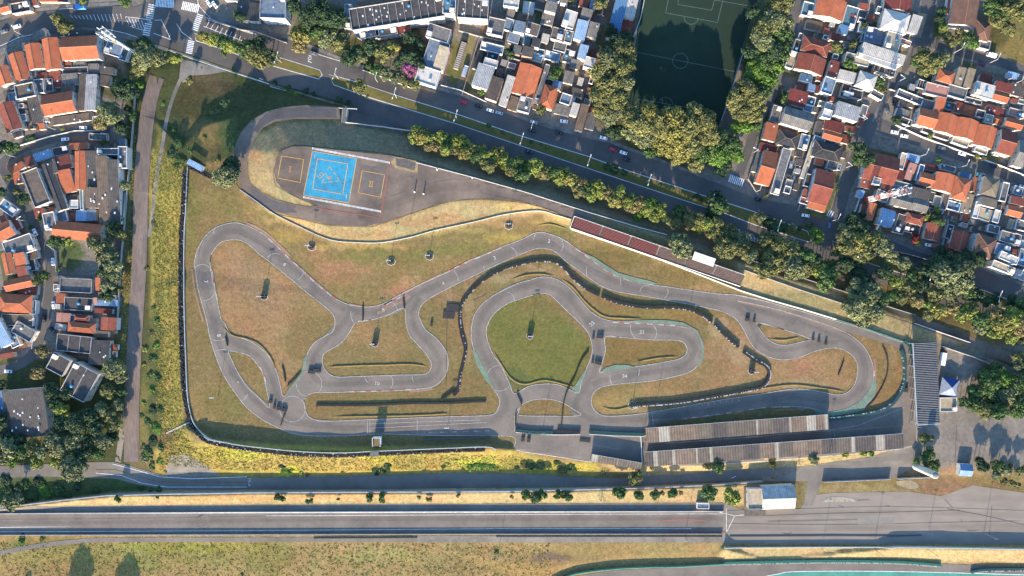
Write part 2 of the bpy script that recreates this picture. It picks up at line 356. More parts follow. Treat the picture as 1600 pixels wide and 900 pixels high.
BLOBS = [
 (700,480,8,30,C_PALE,.45),(735,470,7,30,C_PALE,.4),(730,540,7,40,C_PALE,.4),(780,435,40,7,C_PALE,.5),(850,420,30,6,C_PALE,.5),(900,445,22,8,C_PALE,.45),(1000,488,80,5,C_PALE,.4),(1120,510,14,16,C_PALE,.6),(1150,545,16,18,C_PALE,.5),(1160,560,26,14,C_PALE,.5),
 (1250,600,80,8,C_PALE,.5),(1330,530,30,10,C_EARTH,.4),(1395,560,8,20,C_PALE,.4),(990,640,40,5,C_PALE,.6),(480,500,20,30,C_OLIVE,.6),(440,530,24,16,C_BROWN,.5),(380,430,30,30,alb(162,132,98),.5),(420,470,30,30,alb(156,128,94),.5),(640,440,20,10,alb(176,134,96),.6),
 (470,345,60,5,alb(196,160,96),.7),(560,385,80,6,alb(190,156,90),.6),(700,362,60,5,alb(190,160,90),.5),(860,345,30,8,alb(186,160,84),.6),(330,290,20,16,C_OLIVE,.6),(400,330,30,10,alb(160,134,80),.5),
 # x, y, rx, ry, colour, strength
 (540,425,48,18,C_EARTH,.8),(500,400,40,14,C_EARTH,.35),(1258,577,14,9,alb(170,124,92),.8),(1255,577,34,18,C_EARTH,.4),(620,455,34,7,C_EARTH,.85),
 (700,462,26,10,C_EARTH,.5),(745,438,20,10,C_EARTH,.5),(722,510,10,24,C_EARTH,.45),(705,610,14,8,C_EARTH,.3),(815,395,26,6,C_EARTH,.6),
 (300,340,12,70,C_GREEN,.6),(322,560,16,60,C_OLIVE,.8),(350,630,40,30,C_GREEN,.5),(470,530,30,34,C_OLIVE,.95),(470,480,24,16,C_OLIVE,.4),(505,505,20,20,C_OLIVE,.9),
 (330,320,60,20,C_GREEN,.35),(440,370,40,10,C_YG,.35),(600,400,90,10,C_GREEN,.5),(720,390,80,10,C_GREEN,.55),(790,370,40,8,C_YG,.5),(560,440,60,16,C_OLIVE,.5),
 (880,360,30,10,C_GREEN,.5),(960,400,60,20,alb(120,104,56),.6),(1060,430,60,16,alb(120,104,58),.6),(1090,455,30,8,C_BROWN,.7),
 (820,560,40,40,C_GREEN,.5),(800,590,30,16,C_LUSH,.5),(850,480,40,20,C_OLIVE,.5),(900,505,4,3,C_EARTH,.9),(560,520,30,20,C_BROWN,.5),(610,540,30,20,C_BROWN,.4),
 (700,560,20,40,C_OLIVE,.7),(740,600,30,30,C_OLIVE,.8),(740,620,20,16,C_GREEN,.3),(600,620,140,10,C_OLIVE,.8),(620,645,160,8,C_OLIVE,.7),
 (1010,490,110,10,alb(142,120,64),.8),(880,425,40,10,C_BROWN,.6),(930,470,40,10,alb(150,116,70),.6),(1120,560,22,22,alb(158,126,88),.8),(1115,575,36,12,C_OLIVE,.5),(1060,600,40,12,C_OLIVE,.7),
 (1180,590,60,16,C_BROWN,.7),(1300,580,30,24,C_BROWN,.7),(1215,525,30,10,C_BROWN,.9),(1385,590,16,40,C_OLIVE,.4),(960,630,40,16,alb(158,136,80),.8),(1000,610,50,10,alb(150,128,74),.5),
 (250,400,10,200,alb(176,160,70),.6),(270,330,12,60,alb(186,160,70),.5),(248,500,8,60,C_LUSH,.7),(245,560,12,70,C_LUSH,.8),(242,650,14,50,C_DGREEN,.9),(235,600,8,60,C_LUSH,.5),(262,690,14,20,alb(140,100,70),.8),
 (225,640,8,70,C_GREEN,.6),(195,400,8,200,C_OLIVE,.6),(195,560,10,60,C_LUSH,.5),(275,600,10,80,alb(170,155,66),.6),
 (330,130,40,24,alb(120,100,70),.7),(300,160,30,30,alb(96,84,50),.6),(310,200,34,18,C_OLIVE,.7),(330,215,18,14,C_YG,.5),(420,110,90,20,C_LUSH,.6),(330,220,14,30,alb(120,100,66),.6),(355,200,16,40,C_LUSH,.6),
 (450,735,20,5,alb(190,190,40),.9),(400,720,60,10,C_BROWN,.35),(520,722,60,8,C_BROWN,.3),(600,712,60,8,alb(190,176,44),.5),(750,725,40,8,alb(170,186,50),.7),(380,710,60,10,alb(180,178,44),.5),(660,720,40,10,C_OLIVE,.4),(880,730,60,8,alb(180,168,60),.7),
 (780,728,30,6,C_LUSH,.5),(460,776,200,4,alb(196,140,84),.6),(300,780,120,4,C_YG,.3),
 (200,870,200,20,alb(154,144,76),.8),(420,870,40,30,alb(142,132,68),.7),(60,850,60,10,C_GREEN,.6),(300,855,120,8,alb(160,158,56),.6),(700,880,120,20,alb(156,132,84),.6),(600,868,100,8,alb(170,158,90),.6),(860,870,30,8,alb(120,100,86),.8),(960,860,120,8,alb(156,136,80),.5),(120,890,100,20,alb(146,120,72),.5),(830,890,60,16,alb(160,130,76),.6),
 (1470,760,60,14,alb(150,116,84),.8),(1500,735,60,8,alb(168,134,84),.7),(1510,770,40,8,alb(170,120,90),.5),(1560,775,50,10,alb(140,124,80),.6),(1330,765,90,8,alb(168,150,100),.6),(1570,560,30,6,C_EARTH,.7),(1520,545,60,8,alb(150,130,84),.6),(1150,720,60,10,C_GOLD,.6),
 (430,262,14,30,C_PALE,.5),(400,245,12,8,alb(200,150,100),.6),(700,345,110,10,alb(180,136,90),.6),(820,325,50,6,alb(190,160,90),.5),(560,368,60,8,alb(180,140,88),.6),
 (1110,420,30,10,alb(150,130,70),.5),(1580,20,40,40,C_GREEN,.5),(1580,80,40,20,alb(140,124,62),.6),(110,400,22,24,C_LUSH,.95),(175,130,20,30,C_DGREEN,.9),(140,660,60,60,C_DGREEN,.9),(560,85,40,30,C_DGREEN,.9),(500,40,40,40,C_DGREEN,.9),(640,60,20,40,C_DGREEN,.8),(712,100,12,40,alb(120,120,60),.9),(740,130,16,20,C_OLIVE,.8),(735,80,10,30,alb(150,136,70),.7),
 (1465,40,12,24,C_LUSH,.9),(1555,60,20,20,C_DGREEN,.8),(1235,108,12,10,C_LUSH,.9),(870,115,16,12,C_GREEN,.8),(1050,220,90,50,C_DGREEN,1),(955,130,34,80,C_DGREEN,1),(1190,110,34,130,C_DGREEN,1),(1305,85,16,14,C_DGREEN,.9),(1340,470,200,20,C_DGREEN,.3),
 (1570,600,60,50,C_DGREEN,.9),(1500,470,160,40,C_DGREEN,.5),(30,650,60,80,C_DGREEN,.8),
]
def build_ground():
    gx = np.concatenate([[-3000,-1800,-1000,-600,-350,-200,-120], np.arange(-60, 1663, 3), [1720,1800,1950,2200,2600,3400,4600]]).astype(float)
    gy = np.concatenate([[-2600,-1500,-900,-500,-300,-160,-100], np.arange(-60, 963, 3), [1020,1100,1250,1500,1900,2500,3500]]).astype(float)
    X, Y = np.meshgrid(gx, gy); ny, nx = X.shape
    n1 = vnoise(X, Y, 14, 1)-.5; n2 = vnoise(X, Y, 5, 2)-.5; n3 = vnoise(X, Y, 40, 3)-.5
    JX = X+n1*10+n2*5; JY = Y+(vnoise(X, Y, 14, 5)-.5)*10+(vnoise(X, Y, 5, 6)-.5)*5
    C = np.empty((ny, nx, 3)); C[:] = C_OLIVE
    for poly, c in ZONES: C[inpoly(X+n2*3, Y+n1*3, poly)] = c
    K = C.copy()
    for _ in range(2):
        K[1:-1, 1:-1] = (K[1:-1, 1:-1]*2+K[:-2, 1:-1]+K[2:, 1:-1]+K[1:-1, :-2]+K[1:-1, 2:])/6
    C = K
    for x, y, rx, ry, c, s in BLOBS:
        d = np.sqrt(((JX-x)/rx)**2+((JY-y)/ry)**2)
        a = np.clip((1.25-d)/.55, 0, 1); a = (a*a*(3-2*a)*s)[..., None]
        C = C*(1-a)+np.array(c)*a
    C = C*.93+C.mean(-1, keepdims=True)*.07
    # mottling: greener and barer tufts
    n = vnoise(X, Y, 9, 11)*.5+vnoise(X, Y, 4, 12)*.5
    C *= (0.86+.28*n+.12*n3)[..., None]
    g = (vnoise(X, Y, 26, 13)-.5)*.3-.05
    C[..., 0] *= 1-g*.5; C[..., 1] *= 1+g*.15
    Z = Harr(X, Y)+(vnoise(X, Y, 6, 21)-.5)*.10
    k = S*(1-Z/HC); V = np.stack([(X-800)*k, (450-Y)*k, Z], -1).reshape(-1, 3)
    idx = np.arange(ny*nx).reshape(ny, nx)
    F = np.stack([idx[:-1, :-1], idx[1:, :-1], idx[1:, 1:], idx[:-1, 1:]], -1).reshape(-1, 4)
    me = D.meshes.new("ground"); me.vertices.add(len(V)); me.vertices.foreach_set("co", V.ravel())
    me.loops.add(F.size); me.loops.foreach_set("vertex_index", F.ravel().astype(np.int32))
    me.polygons.add(len(F)); me.polygons.foreach_set("loop_start", np.arange(0, F.size, 4).astype(np.int32))
    me.polygons.foreach_set("loop_total", np.full(len(F), 4, np.int32))
    me.update(calc_edges=True)
    at = me.color_attributes.new("soil", 'FLOAT_COLOR', 'POINT')
    at.data.foreach_set("color", np.concatenate([C.reshape(-1, 3), np.ones((ny*nx, 1))], 1).ravel())
    m = D.materials.new("grass_and_soil"); m.use_nodes = True; N = m.node_tree.nodes; L = m.node_tree.links; b = N["Principled BSDF"]
    b.inputs["Roughness"].default_value = 1; b.inputs["Specular IOR Level"].default_value = .1
    a = N.new("ShaderNodeAttribute"); a.attribute_name = "soil"
    ge = N.new("ShaderNodeNewGeometry")
    def noise(s, det, lo, hi, a0, a1):
        n = N.new("ShaderNodeTexNoise"); n.inputs["Scale"].default_value = s; n.inputs["Detail"].default_value = det
        n.inputs["Roughness"].default_value = .65
        L.new(ge.outputs["Position"], n.inputs["Vector"]); r = N.new("ShaderNodeMapRange")
        for i, v in enumerate((lo, hi, a0, a1)): r.inputs[i+1].default_value = v
        L.new(n.outputs[0], r.inputs[0]); return r.outputs[0], n.outputs[0]
    f1, _ = noise(.55, 6, .3, .7, .74, 1.26); f2, h2 = noise(1.3, 5, .3, .7, .74, 1.26)
    c = a.outputs["Color"]
    for f in (f1, f2):
        s = N.new("ShaderNodeVectorMath"); s.operation = 'SCALE'; L.new(c, s.inputs[0]); L.new(f, s.inputs["Scale"]); c = s.outputs[0]
    # scattered greener tufts
    tf, _ = noise(.22, 8, .52, .66, 0, .55)
    mx = N.new("ShaderNodeMix"); mx.data_type = 'RGBA'; mx.inputs["B"].default_value = (*alb(104, 112, 46), 1)
    mm = N.new("ShaderNodeVectorMath"); mm.operation = 'MULTIPLY'; mm.inputs[1].default_value = (.86, .98, .74)
    L.new(c, mm.inputs[0]); L.new(tf, mx.inputs["Factor"]); L.new(c, mx.inputs["A"]); L.new(mm.outputs[0], mx.inputs["B"])
    L.new(mx.outputs["Result"], b.inputs["Base Color"])
    bp = N.new("ShaderNodeBump"); bp.inputs["Distance"].default_value = .16; L.new(h2, bp.inputs["Height"]); L.new(bp.outputs[0], b.inputs["Normal"])
    me.materials.append(m)
    tag(obj("ground", me), kind="structure")
build_ground()

# ---------------------------------------------------------------- roads and tracks
M_ASPH = mat("worn_asphalt", alb(142,132,120,.56), alb(116,108,100,.56), .035, .9, 7, fine=.09, bump=.02)
M_TRACK = mat("track_asphalt", alb(142,129,117,.55), alb(110,101,93,.55), .07, .85, 7, (.3,.7), fine=.07, bump=.02)
M_ROAD = mat("road_asphalt", alb(116,109,103,.48), alb(90,87,86,.48), .04, .85, 6, fine=.08, bump=.02)
M_ARENA = mat("arena_asphalt", alb(142,123,108,.56), alb(96,84,76,.56), .045, .9, 7, fine=.08, bump=.02)
M_CONC = mat("weathered_concrete", alb(166,154,140,.5), alb(126,118,108,.5), .08, .9, 6, fine=.12)
M_PAVE = mat("pavement_slabs", alb(154,142,128,.5), alb(122,113,104,.5), .05, .9, 7, fine=.2)
M_DIRT = mat("packed_dirt", alb(148,130,120,.5), alb(118,104,96,.5), .08, 1, 8, fine=.16, bump=.05, stretch=(1.6,.35,1))
M_WHITE = mat("white_paint", (.62,.60,.57), (.40,.39,.37), .5, .8, 4, fine=.15)
M_WHITEF = mat("faded_white_paint", (.34,.32,.295), (.17,.16,.15), .7, .8, 5, fine=.2)
M_YEL = mat("yellow_paint", alb(232,176,92,.55), None, .6, .8)
M_RED = mat("red_paint", alb(206,98,82,.5), alb(170,100,88,.5), .5, .8)
M_BLUE = mat("blue_paint", alb(52,158,192,.54), alb(58,124,152,.54), .22, .85, 9, (.3,.6), fine=.25)
M_TEAL = mat("teal_paint", alb(126,150,128,.5), alb(120,130,112,.5), .14, .85, 6, fine=.2)
M_TEAL2 = mat("bright_teal_paint", alb(92,168,146,.5), alb(78,140,124,.5), .1, .85, 6, fine=.12)
M_KDIRT = mat("kerb_dirt", alb(176,136,108,.5), alb(140,120,104,.5), .2, 1, 6)
M_ORANGE_L = mat("orange_line_paint", alb(150,120,80,.5))
def bands(name, c1, c2, period):
    m = D.materials.new(name); m.use_nodes = True; N = m.node_tree.nodes; L = m.node_tree.links; b = N["Principled BSDF"]
    uv = N.new("ShaderNodeUVMap"); sx = N.new("ShaderNodeSeparateXYZ"); L.new(uv.outputs[0], sx.inputs[0])
    a = N.new("ShaderNodeMath"); a.operation = 'PINGPONG'; a.inputs[1].default_value = period; L.new(sx.outputs[0], a.inputs[0])
    g = N.new("ShaderNodeMath"); g.operation = 'GREATER_THAN'; g.inputs[1].default_value = period/2; L.new(a.outputs[0], g.inputs[0])
    n = N.new("ShaderNodeTexNoise"); n.inputs["Scale"].default_value = .35; ge = N.new("ShaderNodeNewGeometry"); L.new(ge.outputs[0], n.inputs["Vector"])
    mr = N.new("ShaderNodeMapRange"); mr.inputs[1].default_value = .45; mr.inputs[2].default_value = .6; L.new(n.outputs[0], mr.inputs[0])
    mx = N.new("ShaderNodeMix"); mx.data_type = 'RGBA'; mx.inputs["A"].default_value = (*c1, 1); mx.inputs["B"].default_value = (*c2, 1); L.new(g.outputs[0], mx.inputs["Factor"])
    m2 = N.new("ShaderNodeMix"); m2.data_type = 'RGBA'; m2.inputs["B"].default_value = (*alb(160,140,124), 1); L.new(mr.outputs[0], m2.inputs["Factor"]); L.new(mx.outputs["Result"], m2.inputs["A"])
    L.new(m2.outputs["Result"], b.inputs["Base Color"]); b.inputs["Roughness"].default_value = .85
    return m
M_KERB = bands("red_and_white_kerb", alb(190,84,72), alb(196,186,176), 3.2)
M_KERB_T = bands("red_and_teal_kerb", alb(180,92,84), alb(130,150,132), 2.6)

AVENUE = [(-60,45),(0,33),(31,24),(69,18),(118,13),(184,9),(213,10),(235,2),(236,-60),(312,-60),(308,-5),(313,12),(329,29),(382,47),(447,60),(540,98),(567,107),(653,133),(720,150),(762,168),(831,192),(880,207),(953,224),(1053,262),(1129,289),(1164,304),(1177,309),(1240,321),(1277,335),(1315,350),(1350,359),(1426,390),(1470,404),(1522,416),(1600,449),(1690,482),(1690,552),(1600,520),(1506,487),(1434,462),(1340,432),(1265,407),(1208,388),(1133,362),(1064,340),(920,290),(813,255),(720,222),(646,207),(640,205),(540,190),(541,164),(560,166),(422,128),(360,107),(300,86),(213,58),(169,47),(124,41),(96,51),(29,59),(0,76),(-60,100)]
PITCHW = [(1150,285),(1167,240),(1185,190),(1206,150),(1226,90),(1241,30),(1250,-60)]
sheet("avenue", AVENUE, M_ROAD, 3)
ribbon("side_street", PITCHW, 14, M_ROAD, 2)
ribbon("side_street", [(1305,345),(1318,300),(1335,255),(1352,215),(1370,170),(1395,120),(1428,80),(1448,30),(1452,-60)], 21, M_ROAD, 2)
ribbon("side_street", [(1437,62),(1465,70),(1500,82),(1547,93),(1600,110),(1680,140)], 14, M_ROAD, 1.6)
ribbon("side_street", [(1360,190),(1400,206),(1450,222),(1500,240),(1550,260),(1620,288),(1690,312)], 22, M_ROAD, 1.2)
ribbon("side_street", [(-60,285),(0,258),(25,236),(60,222),(100,212),(150,203),(172,203)], 15, M_ROAD, 2)
ribbon("side_street", [(4,262),(16,285),(30,308),(45,332),(58,362),(72,390),(79,420),(78,450),(72,490),(62,530),(42,562),(0,578),(-60,584)], 15, M_ROAD, 1.6)
sheet("access_road", [(-60,727),(0,728),(100,724),(150,722),(176,722),(200,727),(250,742),(330,746),(400,747),(600,742),(700,739),(800,740),(900,745),(960,747),(1060,742),(1160,733),(1253,729),(1360,714),(1433,693),(1440,705),(1436,722),(1400,747),(1284,751),(1270,790),(1255,790),(1262,752),(1198,752),(1120,752),(1000,758),(800,763),(400,765),(260,765),(220,758),(180,748),(120,746),(60,744),(-60,748)], M_ASPH, 2)
sheet("gravel_lot", [(258,735),(268,712),(290,710),(312,722),(345,742),(300,746),(262,742)], M_CONC, 1)
ribbon("dirt_road", [(245,120),(236,150),(229,190),(224,240),(220,300),(219,360),(217,420),(214,470),(210,540),(207,600),(206,660),(205,722)], 23, M_DIRT, 6)
ribbon("dirt_road", [(196,640),(190,680),(184,722)], 9, M_CONC, .9)
ribbon("footpath", [(296,98),(288,112),(275,140),(262,180),(253,230),(243,290),(237,345),(232,370)], 5.5, M_CONC, 1.6)
sheet("driveway", [(283,92),(360,110),(330,116),(300,118),(286,130),(280,120)], M_CONC, 1)
# circuit
OUT = [(308,391),(318,373),(333,358),(349,351),(367,348),(382,351),(398,358),(416,369),(436,387),(453,404),(471,420),(493,441),(511,456),(527,468),(542,475),(562,479),(582,479),(602,473),(622,462),(647,449),(673,437),(700,425),(729,409),(756,398),(784,386),(818,373),(833,365),(845,363),(860,366),(878,373),(896,385),(913,397),(931,410),(947,422),(965,431),(989,439),(1013,444),(1042,448),(1076,453),(1120,459),(1152,461),(1190,469),(1240,483),(1300,500),(1340,511),(1404,533),(1426,539),(1430,560),(1429,600),(1429,650),(1432,680),(1414,700),(1250,716),(1100,727),(1003,726),(924,722),(860,712),(806,703),(806,690),(799,682),(766,681),(662,680),(606,678),(560,680),(527,681),(484,681),(457,677),(436,669),(409,655),(385,636),(367,613),(349,585),(336,553),(328,527),(323,502),(316,476),(310,453),(307,435),(304,409)]
I1 = [(328,409),(330,398),(335.5,389),(344.5,379),(358,375),(373,375),(387,381),(404,396),(424,411),(451,433),(482,459),(511,482),(522,495),(523,509),(519,519),(508,525),(492,535),(481,551),(477,572),(472,586),(463,599),(450,613),(444,620),(441,617),(437,599),(431,577),(420,557),(404,541),(385,531),(367,525),(357,517),(351,505),(346,500),(340,473),(333,444),(330,424)]
I2 = [(357,548),(375,551),(391,557),(403,571),(411,585),(416,607),(421,637),(404,621),(385,603),(369,577),(361,559)]
I3 = [(557,503),(580,500),(604,493),(631,482),(634,504),(640,524),(655,541),(668,556),(674,569),(671,580),(660,585),(620,586),(560,588),(527,589),(513,583),(505,571),(504,556),(513,548),(532,537),(545,521)]
I4 = [(475,628),(479,620),(489,614),(527,613),(607,611),(655,608),(679,603),(692,592),(699,577),(700,561),(695,545),(681,528),(665,515),(657,500),(654,490),(658,478),(667,469),(682,460),(713,444),(740,431),(769,417),(802,402),(824,393),(838,388.5),(849,388),(867,393),(884,408),(902,421),(922,435.5),(944,449),(971,457),(1009,463),(1053,471),(1100,480),(1129,487),(1148,497),(1160,512),(1169,529),(1180,545),(1199,557),(1223,562),(1247,559),(1273,549),(1295,544),(1313,545),(1329,553),(1339,567),(1340,583),(1335,601),(1324,613),(1308,617),(1287,613),(1263,609),(1236,608),(1193,615),(1127,625),(1060,637),(1012,645),(977,649),(945,650),(929,641),(924,628),(927,615),(940,605),(967,600),(1020,595),(1060,587),(1078,581),(1089,572),(1097,554),(1096,537),(1090,521),(1079,511),(1053,507),(1009,504),(975,503),(953,501),(935,495),(920,484),(907,469),(893,453),(878,441),(862,434),(844,433),(827,438),(807,444),(778,458),(756,473),(742,491),(737,511),(737,532),(743,553),(753,575),(764,599),(776,615),(781,628),(775,644),(761,649),(700,651),(593,655),(513,658),(492,656),(480,648)]
I5 = [(833,461),(844,458),(858,460),(869,469),(882,482),(904,503),(919,520),(925,540),(924,556),(916,577),(908,599),(904,614),(889,608),(871,601),(849,600),(825,604),(804,615),(796,599),(785,575),(769,551),(761,529),(760,515),(763,505),(773,489),(796,473)]
I6 = [(946,526),(967,527),(1020,531),(1060,532),(1072,540),(1073,551),(1063,560),(1047,564),(1007,571),(980,574),(955,577),(937,582),(941,567),(946,548)]
I7 = [(809,648),(815,633),(833,625),(855,623.5),(876,628),(895,639),(907,649),(860,650)]
I8 = [(1184,504),(1225,515),(1264,529),(1257,533),(1231,539),(1215,538),(1201,531),(1191,520)]
HR = [(1313,517),(1345,525),(1372,532),(1402,543),(1408,556),(1410,580),(1408,600),(1398,618),(1380,634),(1360,642),(1338,647),(1300,651),(1275,648),(1255,642),(1268,639),(1295,644),(1321,639),(1343,628),(1359,609),(1365,588),(1364,572),(1356,551),(1340,532)]
HP = [(1022,666),(1060,657),(1100,651),(1148,645),(1193,638),(1231,636),(1248,640),(1266,647),(1255,650),(1200,655),(1120,662),(1078,667),(1035,670)]
sheet("kart_circuit", OUT, M_TRACK, 2, [I1,I2,I3,I4,I5,I6,I7,I8,HR,HP], smooth=True)
ARENA = [(364,245),(368,225),(378,205),(393,188),(415,175),(445,167),(480,164),(530,167),(532,186),(500,186),(460,186),(430,190),(410,200),(398,218),(390,235),(386,252),(387,274),(393,288),(409,301),(433,312),(460,319),(484,323),(495,321),(475,313),(455,304),(440,294),(431,283),(428,266),(431,248),(440,235),(456,229),(480,229),(524,234),(611,243),(660,253),(738,276),(820,299),(920,331),(915,345),(895,340),(871,332),(831,318),(798,312),(753,310),(709,313),(676,321),(629,337),(596,348),(573,353),(540,353),(511,350),(471,341),(427,330),(393,314),(376,294),(366,270)]
sheet("training_yard", ARENA, M_ARENA, 2)
ribbon("service_lane", [(905,338),(960,349),(1040,370),(1160,408),(1240,436),(1320,464),(1400,490),(1500,527),(1600,568),(1690,600)], 15, M_ARENA, 1.5)
sheet("parking_yard", [(1470,538),(1500,545),(1560,565),(1620,590),(1700,640),(1700,728),(1600,728),(1500,722),(1440,716),(1434,690),(1436,662),(1470,660)], M_PAVE, 1.6)
sheet("speedway", [(-60,803),(0,803),(400,800.5),(700,799.5),(1130,799.5),(1130,834),(700,834),(0,834.5),(-60,834.5)], M_TRACK, 2)
sheet("pit_apron", [(-60,794),(0,796),(60,791),(400,788.5),(800,787),(1130,785.5),(1130,798),(700,798),(0,801.5),(-60,801.5)], M_ASPH, 1.5)
M_PAD = mat("paddock_asphalt", alb(158,144,130,.57), alb(128,117,106,.57), .03, .9, 8, (.3,.7), fine=.1, bump=.02, stretch=(.35,1,1))
sheet("paddock", [(1130,786),(1170,800),(1250,797),(1262,775),(1300,770),(1420,768),(1470,775),(1520,758),(1600,770),(1700,770),(1700,848),(1500,850),(1130,849)], M_PAD, 1)
ribbon("service_lane", [(-60,880),(0,864),(60,853),(120,846),(180,843.5),(400,843),(652,843)], 7, M_ASPH, 1.5, smooth=True)
ribbon("concrete_strip", [(652,842.5),(900,842.5),(1130,842.5)], 10, M_CONC, 1.4)
sheet("race_track", [(860,916),(900,900),(960,891),(1060,887),(1130,882),(1200,880),(1400,878),(1600,886),(1700,887),(1700,1000),(860,1000)], M_TRACK, 1.5)
sheet("painted_run_off", [(1190,902),(1215,897),(1250,893),(1400,893),(1600,898),(1700,900),(1700,960),(1150,960),(1060,915),(1130,899)], M_TEAL2, 2.2)
# avenue medians: raised kerbed islands
M_KERBST = mat("kerb_stone", (.5,.49,.47), (.36,.35,.34), .5, .9)
M_VERGE = mat("verge_grass", alb(104,108,52,.5), alb(132,112,66,.5), .25, 1, 6, fine=.2, bump=.08)
def island(poly):
    sheet("median_kerb", poly, M_KERBST, 3, lift=.12)
    cx = sum(p[0] for p in poly)/len(poly)
    n = len(poly)
    inner = []
    for i, p in enumerate(poly):
        a = poly[i-1]; b = poly[(i+1) % n]; dx, dy = b[0]-a[0], b[1]-a[1]; d = math.hypot(dx, dy) or 1
        inner.append((p[0]-dy/d*1.1, p[1]+dx/d*1.1))
    sheet("median_verge", inner, M_VERGE, 3, lift=.17)
island([(304,52),(340,60),(382,74),(436,89),(500,109),(504,117),(498,124),(438,107),(380,89),(347,77),(306,64)])
island([(514,116),(549,125),(624,150),(718,179),(811,211),(920,244),(944,253),(978,265),(1087,301),(1178,330),(1233,350),(1262,361),(1268,376),(1264,379),(1208,361),(1180,352),(1133,334),(1064,312),(944,272),(920,264),(813,228),(713,194),(580,154),(521,133)])
island([(1300,376),(1320,382),(1426,416),(1526,449),(1566,464),(1690,506),(1690,524),(1564,481),(1506,461),(1434,436),(1340,406),(1304,394)])
# pavements beside the avenue
M_SIDE = mat("sidewalk_concrete", alb(150,144,136,.48), alb(110,106,102,.48), .25, .9, 6, fine=.2)
def walk(pts, wd=5, ly=2.4): ribbon("sidewalk", pts, wd, M_SIDE, ly, smooth=False)
walk([(331,26),(382,44),(447,57),(540,95),(567,104),(653,130),(720,147),(762,165),(831,189),(880,204),(953,221),(1053,259),(1129,286),(1143,290)])
walk([(1177,305),(1240,317),(1277,331),(1296,338)]); walk([(1335,351),(1426,386),(1470,400),(1522,412),(1600,445),(1690,478)])
walk([(-60,108),(0,80),(29,63),(96,55),(124,45),(169,51),(213,62),(262,78)]); walk([(-60,41),(0,29),(31,20),(69,14),(118,9),(184,5),(213,6)])
ribbon("pavement", [(265,78),(300,90),(422,132),(560,172)], 3, M_SIDE, 2.4, smooth=False)
for o_, w_ in (([(1364,190),(1388,135),(1418,87),(1436,40)],4),([(1322,330),(1336,295),(1352,255),(1362,232)],4),([(1290,330),(1304,295),(1322,250),(1338,212),(1357,165),(1381,112),(1410,70),(1431,25)],4),([(1395,192),(1450,209),(1500,226),(1550,246),(1600,264)],4),([(1375,215),(1400,221),(1450,238),(1500,255),(1545,272),(1600,294)],3)):
    ribbon("sidewalk", o_, w_, M_SIDE, 2.3, smooth=False)
# football pitch
M_PITCH = mat("pitch_turf", alb(44,68,50,.42), alb(36,58,44,.42), .02, 1, 5, fine=.1, bump=.03)  # turf darkened: the grove's shade over the pitch is put into the colour
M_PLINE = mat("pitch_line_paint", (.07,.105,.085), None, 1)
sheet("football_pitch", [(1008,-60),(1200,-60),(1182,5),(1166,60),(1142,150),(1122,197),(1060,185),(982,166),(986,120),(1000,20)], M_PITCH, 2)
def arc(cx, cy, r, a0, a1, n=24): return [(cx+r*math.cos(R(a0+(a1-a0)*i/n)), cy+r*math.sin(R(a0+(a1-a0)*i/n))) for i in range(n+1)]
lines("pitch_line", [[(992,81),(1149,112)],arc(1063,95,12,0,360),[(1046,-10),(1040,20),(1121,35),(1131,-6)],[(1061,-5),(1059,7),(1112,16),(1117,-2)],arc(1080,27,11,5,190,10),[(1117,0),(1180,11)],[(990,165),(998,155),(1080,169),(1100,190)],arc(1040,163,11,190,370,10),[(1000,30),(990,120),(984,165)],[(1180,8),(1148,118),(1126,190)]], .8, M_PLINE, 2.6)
def berm(pts, width, h):
    pts = smooth_path(pts); V = []; F = []; n = len(pts)
    for i, p in enumerate(pts):
        a = pts[max(0, i-1)]; c = pts[min(n-1, i+1)]; dx, dy = c[0]-a[0], c[1]-a[1]; d = math.hypot(dx, dy) or 1; nx, ny = -dy/d, dx/d
        e = min(1, i/4, (n-1-i)/4)
        for t, z in ((-1,-.1),(-.5,.8),(0,1),(.5,.8),(1,-.1)): V.append(tuple(P(p[0]+nx*width/2*t, p[1]+ny*width/2*t, z*h*(.8+.4*math.sin(i*1.7)**2)*e if z > 0 else z)))
    for i in range(n-1):
        for j in range(4): k = 5*i+j; F.append((k, k+1, k+6, k+5))
    tag(obj("grass_berm", mesh_of("grass_berm", V, F, [M_BERM], smooth=True)), kind='structure')
M_BERM = mat("berm_grass", C_OLIVE, tuple(v*.8 for v in C_OLIVE), .3, 1, 6, fine=.25, bump=.12)
for q in ([(878,436),(895,448),(910,466),(925,481),(945,494),(975,497),(1005,498)],[(798,437),(820,430),(845,428),(865,431)],[(512,573),(560,571),(600,570),(640,569),(668,572)],[(345,507),(362,523),(385,529),(405,538),(422,557),(432,580)],[(771,548),(785,572),(800,592),(820,600),(850,594),(880,600),(900,606)],[(941,635),(960,640),(985,635),(1008,631)],[(995,565),(1030,559),(1060,557)],[(1200,529),(1225,531),(1250,526)],[(1120,617),(1160,609),(1195,606),(1240,601),(1290,607),(1320,612)],[(700,652-6),(640,649),(520,651)],[(840,352),(860,350),(885,357)]):
    berm(q, 3.4, .45)
